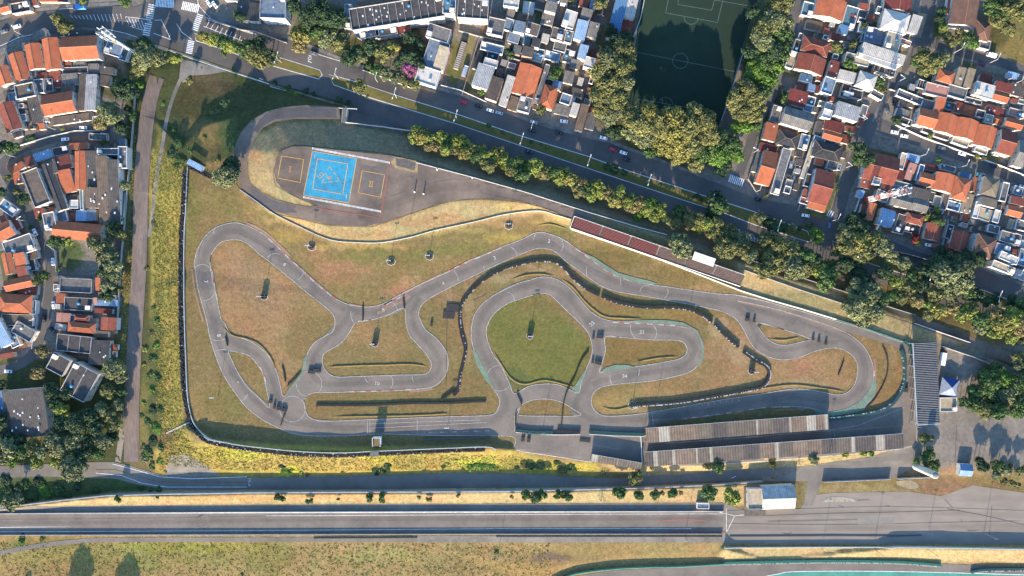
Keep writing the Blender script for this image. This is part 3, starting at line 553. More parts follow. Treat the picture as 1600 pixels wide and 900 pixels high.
# street markings
M_RW = mat("road_white_paint", (.62,.62,.62), (.4,.4,.4), .6, .7)
def zebra(a, b, length, n=None):
    """stripes laid across the walking line a-b"""
    d = math.dist(a, b); n = n or int(d/3.4); ux, uy = (b[0]-a[0])/d, (b[1]-a[1])/d; out = []
    for i in range(n):
        t = (i+.5)/n*d; x, y = a[0]+ux*t, a[1]+uy*t
        out.append([(x-uy*length/2, y+ux*length/2), (x+uy*length/2, y-ux*length/2)])
    return out
lines("zebra_crossing", zebra((238,6),(228,56),11,15)+zebra((313,22),(304,48),10,9)+zebra((299,63),(295,84),10,8)+zebra((243,4),(272,6),13,12)+zebra((284,8),(311,14),13,10)+zebra((1139,278),(1162,286),12,8)+zebra((1290,330),(1302,336),10,4), 1.5, M_RW, 3.6)
lines("road_edge_line", [[(262,78),(300,92),(360,112),(420,131)],[(422,135),(440,140),(460,144)],[(160,44),(196,52),(214,58)],[(240,52),(267,62)],[(252,31),(267,62)],[(252,31),(238,32)],
   [(276,37),(284,50),(300,62)],[(345,35),(402,54)],[(497,85),(540,98)],[(330,30),(310,8),(306,-20)],[(0,72),(30,58),(60,52)],[(92,14),(115,13)],[(176,725),(200,731),(250,745),(300,748),(386,745)],[(150,739),(190,743),(222,755),(260,761),(386,761)],
   [(1143,747),(1150,744)]]+[[(x-3,y),(x+4,y+10)] for x, y in ((1167,362),(1172,364),(1178,366))], .8, M_RW, 3.6)
lines("road_centre_line", [[(-40,70),(0,54),(30,45),(60,37),(80,32)],[(104,26),(150,22),(196,28)],[(150,734),(180,734),(215,744),(245,752),(270,753),(386,753)],[(386,746),(386,760)]], .7, M_ORANGE_L, 3.6)
lines("hatched_marking", [[(110+6*i,24-i*.2),(114+6*i,28+i*.6)] for i in range(14)]+[[(196+5*i,27+i*1.0),(202+5*i,39+i*1.7)] for i in range(6)]+[[(196,26),(228,30)],[(190,37),(226,48)]]+[[(322+7*i,42+3.6*i),(327+7*i,34+3.2*i)] for i in range(10)]+[[(325,31),(395,53)],[(318,41),(385,66)]], .7, M_RW, 3.5)
lines("road_letters", [arc(484,91,2.4,0,360,8),[(481,95),(487,98)],[(483,92),(482,97)],[(482,86),(487,88)],[(405,122),(411,125)],[(404,125),(411,128)],[(387,748),(391,748),(391,752),(388,752)],[(388,755),(391,759),(388,759)]]+[[(1164+5*i,366+1.6*i),(1163+5*i,372+1.6*i),(1166+5*i,373+1.6*i)] for i in range(6)], .8, M_RW, 3.6)
# circuit edge lines, kerbs, painted marks
E = .9
for nm_, ring in (("track_edge_line", [I1,I2,I3,I5,I6,I7,I8,I4]),):
    for k, r_ in enumerate(ring):
        ribbon(nm_, r_+[r_[0], r_[1]], E, M_WHITEF, 3.2)
ribbon("track_edge_line", OUT[:54], E, M_WHITEF, 3.2)
ribbon("track_edge_line", OUT[-24:]+[OUT[0]], E, M_WHITEF, 3.2)
ribbon("track_edge_line", [(1060,656),(1100,651),(1148,644),(1193,637),(1231,635),(1263,637),(1295,644),(1321,639),(1343,628),(1359,609),(1365,588),(1364,572),(1356,551),(1340,532),(1313,516),(1260,497),(1200,480),(1152,470)], .9, M_WHITEF, 3.2)
for pts, wd in (([(1152,471),(1200,481),(1260,498),(1312,516)],3),([(385,349),(398,354),(416,365),(436,383),(453,400)],4),([(600,475),(622,464),(647,450),(690,428)],3),([(545,475),(575,480),(600,476),(622,463)],2.5),([(300,420),(304,450),(310,476),(318,503)],3),([(640,612),(660,610),(676,607)],4),([(1366,560),(1368,580),(1366,600),(1358,618)],3)):
    ribbon("worn_earth_edge", pts, wd, M_KDIRT, 2.6)
ribbon("worn_earth_edge", [(590,490),(612,478),(630,470),(640,462)], 5, mat("spilled_soil", alb(168,132,108,.5), alb(138,118,104,.5), .15), 2.7)
for pts in ([(416,370),(436,388),(453,405),(471,421),(493,442),(511,457),(527,469)],[(690,429),(729,410),(756,399),(784,387)],[(540,612),(607,610.5),(655,607.5)],[(896,386),(913,398),(931,411),(947,423),(965,432),(989,440)],[(1060,656),(1100,650),(1148,644),(1193,637),(1240,636)],[(953,503),(975,505),(1009,506),(1053,509),(1079,513)],[(665,676),(700,675),(740,674),(765,673)],[(1359,609),(1366,590),(1365,572)],[(600,478),(622,466),(637,460)],[(403,569),(411,583),(416,600)],[(331,420),(334,440),(340,470)]):
    ribbon("kerb_strip", pts, 1.6, M_KERB, 3.6)
for poly in ([(909,393),(928,402),(948,415),(966,426),(990,433),(1012,438),(1030,444),(1013,444),(989,440),(965,432),(947,423),(931,411)],[(974,502),(1000,500),(1040,500),(1068,504),(1090,516),(1099,535),(1100,556),(1093,572),(1089,572),(1097,554),(1096,537),(1090,521),(1079,511),(1053,507),(1009,504)],[(937,582),(947,574),(962,570),(980,570),(995,574),(970,577),(950,580)],[(904,614),(908,599),(916,577),(913,580),(900,600),(893,608)],
    [(1364,590),(1371,600),(1366,620),(1350,640),(1335,645),(1300,650),(1275,647),(1268,639),(1295,644),(1321,639),(1343,628),(1359,609)],[(475,560),(472,580),(462,594),(448,612),(446,618),(463,600),(473,586),(478,572),(480,552)],[(737,545),(745,570),(757,592),(772,610),(770,600),(755,572),(744,550)]):
    sheet("painted_run_off", poly, M_TEAL, 3.9)
ON = lambda p: bool(inpoly(np.array(p[0]), np.array(p[1]), OUT)) and not any(bool(inpoly(np.array(p[0]), np.array(p[1]), q)) for q in (I1,I2,I3,I4,I5,I6,I7,I8,HR,HP))
def clip(paths):
    out = []
    for p in paths:
        p = densify(p, 2, False); cur = []
        for q in p:
            if ON(q): cur.append(q)
            else:
                if len(cur) > 3: out.append(cur)
                cur = []
        if len(cur) > 1: out.append(cur)
    return out
lines("track_marking", clip([arc(457,639,20,0,360),arc(483,600,20,0,360),arc(780,591,20,0,360),arc(370,610,18,20,200,12),arc(347,568,22,180,345,10),arc(340,510,22,60,120),arc(880,640,2,0,360,8),
   arc(316,427,14,190,350,10),arc(317,450,20,20,120,10),arc(345,365,12,180,260,6),arc(430,410,14,210,300,8),arc(455,420,20,10,60,8),arc(600,490,22,-60,-10,8),arc(570,490,22,110,190,8),arc(560,590,20,-120,-60,6),arc(690,440,26,-50,30,10),arc(775,412,20,100,170,10),arc(790,402,18,-60,20,8),
   arc(850,375,16,180,250,8),arc(866,383,14,-60,40,10),arc(938,424,22,100,200,10),arc(950,440,20,-60,20,8),arc(1010,456,10,180,300,8),arc(1032,455,12,-70,60,8),arc(582,588,12,120,240,8),arc(600,597,14,-60,40,8),arc(656,590,12,140,230,8),arc(945,497,14,-90,20,8),arc(1005,512,20,100,200,10),arc(1010,520,16,-60,40,8),arc(975,590,22,100,190,8),arc(985,580,14,-60,30,8),arc(790,470,14,-80,30,10),
   [(574,657),(574,682)],[(578,657),(578,682)],[(652,655),(652,680)],[(580,669),(760,660)],[(580,662),(750,656)],[(700,672),(760,668)],[(1018,641),(1021,663)],[(417,800),(419,821)],[(533,806),(533,830)],[(591,806),(592,814)],[(686,803),(686,810)],[(742,806),(743,832)],[(1065,800),(1065,806)],[(1150,461),(1240,481)],[(1040,693),(1160,684),(1290,673),(1340,665),(1380,650),(1413,636)],[(1296,672),(1299,682)],[(1303,675),(1304,683)],[(804,650),(804,674)]]+
   [[(1030+9.5*i,639-1.25*i),(1031+9.5*i,643-1.25*i)] for i in range(14)]), .7, M_WHITEF, 3.4)
lines("speedway_line", [[(-60,825),(400,818.5),(420,817),(800,816.5),(1100,814),(1130,814)],[(415,806),(800,804),(1080,803),(1130,803)],[(-60,832),(0,831),(400,829),(780,826),(1080,826)],[(-60,802.6),(1128,799.5)],[(1135,794),(1135,832)],[(1148,806),(1135,832)],[(1120,799),(1148,806),(1180,803),(1190,803)]], .6, M_WHITE, 3.0)
ribbon("run_off_line", [(1190,902),(1215,897),(1250,893),(1400,893),(1600,898),(1700,900)], .9, M_WHITE, 2.8)
for pts in ([(1030,814.5),(1068,812),(1100,813.5)],[(1035,831),(1065,829.5),(1135,831.5)],[(1010,798.5),(1128,799.4)]): ribbon("red_track_strip", pts, 1.2, M_RED, 3.3)
M_SKID = mat("tyre_marks", alb(104,99,97,.45), alb(126,119,114,.5), .3, .8, 6, (.4,.6))
RUBN = [0]
def rubber(name, base_mat, pts, width, dark=.80):
    m = D.materials.get(name)
    if not m:
        m = base_mat.copy(); m.name = name; N = m.node_tree.nodes; L = m.node_tree.links; bb = N["Principled BSDF"]
        uv = N.new("ShaderNodeUVMap"); sx = N.new("ShaderNodeSeparateXYZ"); L.new(uv.outputs[0], sx.inputs[0])
        pp = N.new("ShaderNodeMath"); pp.operation = 'PINGPONG'; pp.inputs[1].default_value = .5; L.new(sx.outputs[1], pp.inputs[0])
        mp = N.new("ShaderNodeMapping"); mp.inputs["Scale"].default_value = (.02, 6, 1); L.new(uv.outputs[0], mp.inputs[0])
        nz = N.new("ShaderNodeTexNoise"); nz.inputs["Scale"].default_value = 3; nz.inputs["Detail"].default_value = 5; L.new(mp.outputs[0], nz.inputs["Vector"])
        ml = N.new("ShaderNodeMath"); ml.operation = 'MULTIPLY'; L.new(pp.outputs[0], ml.inputs[0]); L.new(nz.outputs[0], ml.inputs[1])
        mr = N.new("ShaderNodeMapRange"); mr.interpolation_type = 'SMOOTHSTEP'; mr.inputs[1].default_value = .02; mr.inputs[2].default_value = .2; mr.inputs[3].default_value = 1; mr.inputs[4].default_value = dark; L.new(ml.outputs[0], mr.inputs[0])
        sc_ = N.new("ShaderNodeVectorMath"); sc_.operation = 'SCALE'; src = bb.inputs["Base Color"].links[0].from_socket
        L.new(src, sc_.inputs[0]); L.new(mr.outputs[0], sc_.inputs["Scale"]); L.new(sc_.outputs[0], bb.inputs["Base Color"])
    RUBN[0] += 1; ribbon("rubbered_line", pts, width, m, 2.15+.12*RUBN[0])
rubber("rubbered_track", M_TRACK, [(520,666),(470,660),(430,648),(395,622),(368,590),(347,548),(336,510),(325,460),(317,420),(322,392),(338,370),(365,361),(392,370),(430,396),(470,430),(505,460),(535,482),(575,489),(615,482),(650,461),(700,437),(755,411),(810,388),(845,377),(880,392),(920,419),(960,440),(1010,454),(1080,465),(1150,478),(1220,494),(1290,518),(1335,542),(1352,572),(1347,602),(1322,624),(1290,626),(1235,620),(1180,628),(1110,640),(1040,650),(980,657),(925,655),(900,640),(905,618),(925,590),(935,560),(932,530),(915,498),(885,462),(850,446),(820,447),(780,465),(752,495),(748,530),(762,570),(785,610),(790,638),(760,660),(700,664),(600,668),(520,668)], 17)
rubber("rubbered_track", M_TRACK, [(548,484),(535,505),(512,530),(494,550),(488,572),(492,592),(520,600),(600,598),(655,596),(680,585),(688,565),(672,540),(650,515),(645,490),(655,465)], 15)
rubber("rubbered_track", M_TRACK, [(345,520),(370,538),(400,552),(420,580),(432,615),(445,650)], 14, .7)
rubber("rubbered_track", M_TRACK, [(925,518),(960,514),(1020,517),(1065,522),(1085,542),(1075,565),(1050,576),(1000,584),(950,592),(925,600)], 15)
rubber("rubbered_track", M_TRACK, [(1150,478),(1172,500),(1182,525),(1205,545),(1240,545),(1280,535),(1310,535)], 13)
rubber("rubbered_apron", M_PAD, [(1135,806),(1250,803),(1400,800),(1600,806),(1700,812)], 16, .86)
rubber("rubbered_apron", M_PAD, [(1135,824),(1300,826),(1500,822),(1700,818)], 12, .9)
rubber("rubbered_straight", M_TRACK, [(-60,818),(200,816),(500,812),(800,811),(1130,810)], 12, .78)
rubber("rubbered_yard", M_ARENA, [(560,338),(620,315),(700,292),(780,296),(860,318),(920,340)], 22, .8)
lines("tyre_mark", [arc(1230,820,14,0,300),[(1310,790),(1350,800),(1390,790)],arc(1520,812,18,30,250),arc(640,292,16,100,330),[(660,285),(690,300),(720,292)],[(1180,640-12),(1240,615),(1300,622)],[(1476,780),(1500,800),(1560,812)]], .8, M_SKID, 2.6, smooth=True)
# training yard paint
BL = [(488,236),(557.5,247.5),(545,317),(474,305)]
sheet("painted_square", BL, M_BLUE, 3)
def loop(q): return q+[q[0]]
lines("yard_yellow_line", [loop(BL),loop([(496,248),(543.5,256),(535.5,303.5),(488.5,295)]),loop([(440,243.5),(474.5,249),(469,285),(434,278)]),loop([(566,266.5),(601,273),(595,308),(560,301)]),
  [(452,260),(455.5,260.6)],[(453.8,260.3),(452.8,268.5)],[(451,268),(455,268.8)],[(577,282.5),(584,283.5)],[(579,282.7),(577.8,291)],[(582.2,283.2),(581,291.5)],[(576,290.7),(583,291.7)],
  [(511,266),(515,260),(519,266)],[(521,268.5),(525,273)],[(527,277),(530,282),(524,283)],[(520,284),(513,284)],[(510,285),(503,285),(506,279)],[(507,273),(510,270)],
  [(510,276),(514,280)],[(514,280),(519,277),(516,275),(512,278)],[(511,274),(510,276)],[(496,274),(500,279),(506,273),(503,269),(499,272),(501,275)],[(492,241),(491.5,248)],[(541.5,303),(541,310)]], 1.0, M_YEL, 4)
lines("yard_red_line", [[(609,252),(603,290),(594.5,341)],[(594.5,341),(560,335),(495,325)]], .9, M_RED, 4)
lines("yard_hatching", [[(488+2*i,230.2+.185*2*i),(488.6+2*i,233.4+.185*2*i)] for i in range(61)]+[[(474+2*i,306.5+.185*2*i),(474.6+2*i,309.7+.185*2*i)] for i in range(61)], .95, M_WHITE, 4.2)
M_SEAL = mat("tar_seam", (.03,.03,.03), None, 1)
lines("tar_seam", [[(428,262),(429,285),(440,296),(476,314),(496,322)],[(366,272),(376,296),(427,331.5),(471,342.5),(511,351.5),(573,354.5),(596,349.5),(676,322.5),(709,314.5),(753,311.5),(831,319.5),(893,341)],[(436,236),(456,227.5),(480,227.5),(524,232.3),(611,241.5),(738,274.5),(920,329.5),(1042,363)]], .6, M_SEAL, 4, smooth=True)
lines("tar_seam", [[(1190,806),(1300,802),(1400,800),(1500,797)],[(1200,815),(1340,812)],[(1480,795),(1540,806),(1600,820)],[(1340,782),(1358,781)],[(1550,790),(1546,835)],[(1495,664),(1492,722)],[(1080,470),(1084,440)],[(700,475),(698,520),(697,600)],[(650,300),(640,345)]], .5, M_SEAL, 4, smooth=True)
sheet("gravel_patch", [(1286,784),(1296,778),(1310,776),(1330,779),(1338,783),(1320,785),(1300,784)], mat("pale_gravel", alb(190,180,160,.52), alb(150,140,124,.52), .4, 1, 6, fine=.25), 2.2, smooth=True)
sheet("gravel_patch", [(1400,752),(1425,751),(1436,760),(1424,764),(1402,758)], mat("sandy_gravel", alb(178,160,124,.5), alb(146,134,112,.5), .4, 1, 6, fine=.25), 2.2, smooth=True)
sheet("asphalt_patch", [(1340,803),(1398,801),(1398,821),(1340,822)], mat("new_asphalt_patch", alb(146,137,128,.56), alb(134,127,118,.56), .2, .9, 5), 2.3)
sheet("asphalt_patch", [(1360,560-0),(1361,560.5),(1360.5,561)], M_ASPH, 2) if 0 else None
lines("tyre_mark", [arc(319,815,11,0,340),arc(316,813,8,30,300),[(262,810),(300,816)],[(345,806),(357,812),(366,806)],[(640,300),(700,303)],[(740,470),(760,460)],[(345,352),(315,380),(312,430),(330,500),(350,560),(400,625),(460,664),(600,666)],[(367,361),(430,396),(500,452),(560,488)],[(860,376),(930,422),(1020,455),(1150,474),(1300,522),(1350,560),(1350,605),(1310,630),(1230,622),(1100,640),(980,658)]], 1.2, M_SKID, 2.5, smooth=True)
sheet("fenced_rubble_pit", [(613,243),(654,252),(652,271),(618,263),(611,254)], mat("pit_soil", alb(196,166,120,.46), alb(150,130,104,.46), .5, 1, 6), 3)
sheet("fenced_rubble_pit", [(618,247),(650,254),(648,266),(620,259)], mat("pit_rubble", alb(96,92,92,.46), alb(126,116,106,.46), .6, 1, 6), 3.6)
M_OLDA = mat("old_dark_asphalt", alb(108,101,98,.5), alb(92,88,86,.5), .12, .9, 6)
sheet("asphalt_patch", [(393,292),(420,310),(450,322),(466,332),(440,332),(412,322),(392,308)], M_OLDA, 2.4)
sheet("asphalt_patch", [(425,171),(470,168),(525,170),(526,184),(470,183),(430,186),(412,196),(402,208),(396,204),(406,186)], M_OLDA, 2.4)
sheet("asphalt_patch", [(560,257),(603,262),(600,300),(570,310)], mat("smooth_old_asphalt", alb(120,110,104,.5), alb(108,100,95,.5), .1, .9, 6), 2.3)
# circuit numbers
def number(txt, x, y, ang=0, size=2.9):
    cu = D.curves.new("track_number", 'FONT'); cu.body = txt; cu.size = size; cu.align_x = 'CENTER'; cu.align_y = 'CENTER'; cu.offset = .08
    o = D.objects.new("tmp", cu); COL.objects.link(o); dg = bpy.context.evaluated_depsgraph_get()
    me = D.meshes.new_from_object(o.evaluated_get(dg)); D.objects.remove(o); me.materials.clear(); me.materials.append(M_WHITEF)
    o = obj("track_number", me, loc=P(x, y, .2), rz=-R(ang)); tag(o, kind='structure')
for t, x, y, a in (("23",1003,519,5),("24",976,588,0),("8",342,524,80),("7",322,440,80),("6",445,413,45),("5",599,484,-15),("10",589,599,5),("4",693,443,-30),("3",773,403,-25),("2",858,377,10),("25",925,506,-40),("9",370,598,60)):
    number(t, x, y, a)
# ---------------------------------------------------------------- roof and wall materials
def tile(name, c, c2): return stripe(mat(name, c, c2, .35, .85, 7, (.3,.7), coord='obj', fine=.2, island=.12), .42, .05, .74, 'X')
def corr(name, c, c2, p=.95): return stripe(mat(name, c, c2, .3, .7, 7, (.3,.7), coord='obj', fine=.18, island=.1), p, .07, .66, 'X')
def plain(name, c, c2=None, sc_=.5): return mat(name, c, c2, sc_, .85, 7, (.3,.7), coord='obj', fine=.16, island=.1)
RM = {
 'or': tile("orange_clay_tiles", alb(218,126,84,.52), alb(182,98,66,.52)), 'ro': tile("weathered_red_tiles", alb(176,92,72,.5), alb(128,70,58,.5)),
 'rd': tile("dark_red_tiles", alb(146,66,58,.5), alb(104,50,46,.5)), 'br': tile("brown_tiles", alb(150,110,90,.48), alb(112,84,72,.48)),
 'dk': tile("charcoal_tiles", alb(92,90,92,.42), alb(62,62,68,.42)), 'st': tile("stone_tiles", alb(176,156,128,.48), alb(126,114,98,.48)),
 'pk': plain("pink_roof_paint", alb(196,140,124,.5)),
 'gc': corr("grey_corrugated_sheet", alb(152,146,138,.48), alb(104,98,94,.48)), 'dc': corr("dark_corrugated_sheet", alb(106,98,92,.46), alb(72,68,66,.46)),
 'bc': corr("brown_corrugated_sheet", alb(140,120,102,.46), alb(98,82,70,.46)), 'wc': corr("white_corrugated_sheet", alb(214,208,200,.55), alb(164,158,152,.55)),
 'lc': corr("pale_blue_corrugated_sheet", alb(150,178,206,.6), alb(118,146,176,.6)), 'bl': corr("blue_corrugated_sheet", alb(74,116,158,.6), alb(90,124,150,.6)),
 'wf': plain("white_roof_paint", alb(216,210,200,.55), alb(176,168,160,.55)), 'gf': plain("grey_roof_slab", alb(140,136,132,.48), alb(92,90,90,.48)),
 'df': plain("dark_roof_slab", alb(98,92,88,.44), alb(62,60,62,.44)), 'bf': plain("blue_grey_roof_slab", alb(132,148,164,.52), alb(96,110,126,.52)),
 'tf': plain("teal_roof_slab", alb(104,136,148,.5), alb(84,112,124,.5)), 'cf': plain("cream_roof_slab", alb(206,188,158,.5), alb(160,144,122,.5)), 'of': plain("brown_roof_slab", alb(128,112,98,.46), alb(90,80,72,.46)),
}
RW = {'or':"orange tiled",'ro':"weathered red tiled",'rd':"dark red tiled",'br':"brown tiled",'dk':"charcoal tiled",'st':"stone coloured tiled",'pk':"pink",'gc':"grey corrugated",'dc':"dark corrugated",'bc':"brown corrugated",'wc':"white corrugated",'lc':"pale blue corrugated",'bl':"blue corrugated",'wf':"white flat",'gf':"grey flat",'df':"dark flat",'bf':"blue grey flat",'tf':"teal flat",'cf':"cream flat",'of':"brown flat"}
WALLS = [plain("white_render", (.58,.53,.46), (.40,.36,.32)), plain("cream_render", (.56,.48,.38), (.40,.34,.27)), plain("grey_render", (.42,.40,.38), (.28,.27,.26)), plain("bare_brick", (.34,.19,.13), (.24,.14,.1)), plain("pale_blue_render", (.40,.48,.52), (.3,.36,.4))]
M_PARA = plain("parapet_coping", (.60,.58,.55), (.40,.39,.38)); M_PARAD = plain("dirty_parapet", (.36,.34,.33), (.2,.2,.2))
M_RIDGE = plain("ridge_mortar", alb(196,140,110,.5)); M_GLASS = mat("window_glass", (.03,.04,.05), None, 1, .15, spec=.6, fine=0)
M_TANK = plain("blue_plastic", (.05,.22,.42)); M_TANKG = plain("fibre_cement_tank", (.42,.42,.42)); M_SKY = plain("roof_light_sheet", (.5,.5,.49), (.36,.36,.37)); M_METAL = mat("galvanised_steel", (.45,.46,.47), None, 1, .5, metal=.4)
M_DARK = mat("dark_opening", (.02,.02,.02), None, 1)
M_FRAME = plain("painted_frame", (.6,.6,.58))
def win_mesh():
    b = MB(); b.box(-.6,-.06,-.55,.6,.02,.55,0); b.box(-.5,-.09,-.45,-.03,-.05,.45,1); b.box(.03,-.09,-.45,.5,-.05,.45,1)
    return b.me("window", [M_FRAME, M_GLASS])
def door_mesh():
    b = MB(); b.box(-.5,-.07,0,.5,.02,2.1,0); b.box(-.42,-.1,.05,.42,-.06,2.02,1); return b.me("door", [M_FRAME, plain("door_wood", (.12,.07,.04))])
def tank_mesh():
    b = MB(); b.lathe([(.55,0),(.7,.08),(.8,1.0),(.72,1.1),(.3,1.25)], n=12, m=0); return b.me("water_tank", [M_TANK], True)
def dish_mesh():
    b = MB(); b.bar((0,0,0),(0,0,.6),.05,0); b.lathe([(.05,.6),(.3,.68),(.5,.85)], n=10); return b.me("satellite_dish", [M_TANKG])
def hatch_mesh():
    b = MB(); b.box(-.6,-.45,0,.6,.45,.12,0); b.box(-.52,-.37,.12,.52,.37,.16,1); return b.me("roof_light", [M_METAL, M_SKY])
WIN, DOOR, TANK, DISH, HATCH = win_mesh(), door_mesh(), tank_mesh(), dish_mesh(), hatch_mesh()
def ring_loc(root, x, y): return root
PLACED = []
def building(cx, cy, w, h, a, kind, rc, ht=None, name='house', wall=None, lights=0, tank=None, para=None, solid=True, wins=True, seed=None, nparty=0):
    """roof seen at photo rect centre (cx, cy), w x h pixels, turned a degrees; kind of roof gv gh h s f"""
    r = random.Random(int(cx*31+cy*17)); 
    PLACED.append((cx, cy, w, h, a))
    flat = kind == 'f'
    if ht is None: ht = r.choice([3.2, 3.6, 5.6, 6.0]) if w*h > 450 else r.choice([2.6, 3.0, 3.2])
    loc = base_of(cx, cy, ht); k = S*(1-(loc.z+ht)/HC); W = w*k/2; L = h*k/2
    root = empty(name, loc, -R(a)); wl = WALLS[wall] if wall is not None else r.choice(WALLS[:3]+WALLS[:2])
    e = ht; th = .14; ov = .22; z0 = -2.0
    b = MB(); wx, wy = W-ov, L-ov
    if kind in ('gv', 'gh'):
        span = W if kind == 'gv' else L; rise = min(span*math.tan(R(20)), 2.6); e0 = e-rise*.5
        ln = L if kind == 'gv' else W; sw = (lambda x, y, z: (x, y, z)) if kind == 'gv' else (lambda x, y, z: (-y, x, z))
        iw = span-ov; il = ln-ov; hz = rise*iw/span
        v = [sw(-iw,-il,z0),sw(iw,-il,z0),sw(iw,il,z0),sw(-iw,il,z0),sw(-iw,-il,e0),sw(iw,-il,e0),sw(iw,il,e0),sw(-iw,il,e0),sw(0,-il,e0+hz),sw(0,il,e0+hz)]
        b.add(v, [(0,1,5,8,4),(1,2,6,5),(2,3,7,9,6),(3,0,4,7)], 0)
        rb = MB()
        lw = e0-rise*ov/span
        # two slabs
        sl = math.hypot(span, rise)
        for sgn in (-1, 1):
            q = [sw(0,-ln,e0+rise),sw(0,ln,e0+rise),sw(sgn*span,ln,lw+.03),sw(sgn*span,-ln,lw+.03)]
            up = [(x,y,z+th) for x,y,z in q]
            uv = [[(0,0),(2*ln,0),(2*ln,sl),(0,sl)]]
            f = (0,1,2,3) if sgn > 0 else (3,2,1,0); ff = [f]; uvf = [uv[0][i] for i in f]
            rb.add(up, ff, 0, [uvf])
            rb.add(q+up, [(2,3,7,6) if sgn>0 else (6,7,3,2),(3,0,4,7),(1,2,6,5)], 1)
        rd = MB(); pa = sw(0,-ln,e0+rise+th); pb = sw(0,ln,e0+rise+th); rd.bar(pa, pb, .16, 0, 5)
        ridge = rd.me("ridge_cap", [M_RIDGE if rc in ('or','ro','rd','br') else RM[rc]]); top = e0+rise*.5+th
    elif kind == 'h':
        span, ln = (W, L) if W <= L else (L, W); sw = (lambda x, y, z: (x, y, z)) if W <= L else (lambda x, y, z: (-y, x, z))
        rise = min(span*math.tan(R(21)), 2.8); e0 = e-rise*.4; rl = max(ln-span, .01)
        b.box(-wx,-wy,z0,wx,wy,e0,0); rb = MB()
        c = [sw(-span,-ln,e0),sw(span,-ln,e0),sw(span,ln,e0),sw(-span,ln,e0)]; p1 = sw(0,-rl,e0+rise); p2 = sw(0,rl,e0+rise)
        v = [(x,y,z+th) for x,y,z in c+[p1,p2]]; sl = math.hypot(span, rise)
        rb.add(v, [(0,1,4),(1,2,5,4),(2,3,5),(3,0,4,5)], 0, [[(0,0),(2*span,0),(span,sl)],[(0,0),(2*ln,0),(ln+rl,sl),(ln-rl,sl)],[(0,0),(2*span,0),(span,sl)],[(0,0),(2*ln,0),(ln-rl,sl),(ln+rl,sl)]])
        rb.add(c+v[:4], [(0,1,5,4),(1,2,6,5),(2,3,7,6),(3,0,4,7)], 1)
        rd = MB()
        for a_, b_ in ((v[4],v[5]),(v[0],v[4]),(v[1],v[4]),(v[2],v[5]),(v[3],v[5])): rd.bar(a_, b_, .12, 0, 4)
        ridge = rd.me("ridge_cap", [M_RIDGE if rc in ('or','ro','rd','br') else RM['st' if rc=='dk' else rc]]); top = e0+rise*.5
    elif kind == 's':
        tilt = L*.10*(1 if r.random() < .6 else -1)
        b.add([(-wx,-wy,z0),(wx,-wy,z0),(wx,wy,z0),(-wx,wy,z0),(-wx,-wy,e-tilt),(wx,-wy,e-tilt),(wx,wy,e+tilt),(-wx,wy,e+tilt)], [(0,1,5,4),(1,2,6,5),(2,3,7,6),(3,0,4,7)], 0)
        rb = MB(); v = [(-W,-L,e-tilt),(W,-L,e-tilt),(W,L,e+tilt),(-W,L,e+tilt)]; u = [(x,y,z+th) for x,y,z in v]
        rb.add(u, [(0,1,2,3)], 0, [[(-W,-L),(W,-L),(W,L),(-W,L)]]); rb.add(v+u, [(0,1,5,4),(1,2,6,5),(2,3,7,6),(3,0,4,7)], 1); ridge = None; top = e+th
    else:
        b.box(-wx,-wy,z0,wx,wy,e,0); rb = MB(); rb.box(-wx,-wy,e+.003,wx,wy,e+.12,0); ridge = None; top = e+.12
    obj("wall", b.me("wall", [wl]), root)
    if flat:
        ph = para if para is not None else r.choice([.5,.7,.9])
        if ph:
            pb = MB(); t = .2
            pb.box(-W,-L,e-.4,W,-wy,e+ph); pb.box(-W,wy,e-.4,W,L,e+ph); pb.box(-W,-wy,e-.4,-wx,wy,e+ph); pb.box(wx,-wy,e-.4,W,wy,e+ph)
            for i in range(nparty):
                x = -W+(i+1)*2*W/(nparty+1); pb.box(x-.1,-wy,e+.1,x+.1,wy,e+ph*.6)
            obj("parapet", pb.me("parapet", [M_PARA if rc not in ('df','of') and r.random() < .6 else M_PARAD]), root)
    rf = obj("roof", rb.me("roof", [RM[rc], wl]), root)
    if ridge: obj("ridge_cap", ridge, rf)
    n = lights if lights else (r.choice([0,0,1,2]) if kind in 'gvghs' and w*h > 350 else 0)
    for i in range(n if kind in ('s','f') else 0):
        o = obj("roof_light", HATCH, root, (r.uniform(-.75,.75)*W, r.uniform(-.8,.8)*L, top+.12 if kind == 's' else top)); s_ = r.uniform(.6,1.0); o.scale = (s_*.8, s_*1.5, 1)
    if tank is None: tank = flat and r.random() < .35 and w > 11 and h > 11
    if tank: obj("water_tank", TANK, root, (r.uniform(-.5,.5)*W, r.uniform(-.5,.5)*L, top if kind in 'fs' else top-.4), mat=M_TANK if r.random() < .7 else M_TANKG)
    if (flat or kind == 's') and r.random() < .35 and w*h > 200: obj("satellite_dish", DISH, root, (r.uniform(-.7,.7)*W, r.uniform(-.7,.7)*L, top))
    if flat and w*h > 300 and r.random() < .7:
        bx = MB(); q = r.uniform(.9,1.5); bx.box(-q,-q*.8,0,q,q*.8,1.6,0); bx.box(-q-.15,-q*.8-.15,1.6,q+.15,q*.8+.15,1.75,0)
        obj("roof_access_box", bx.me("roof_access_box", [wl]), root, (r.choice([-1,1])*(W-q-.6), r.choice([-1,1])*(L-q-.6), top-.02))
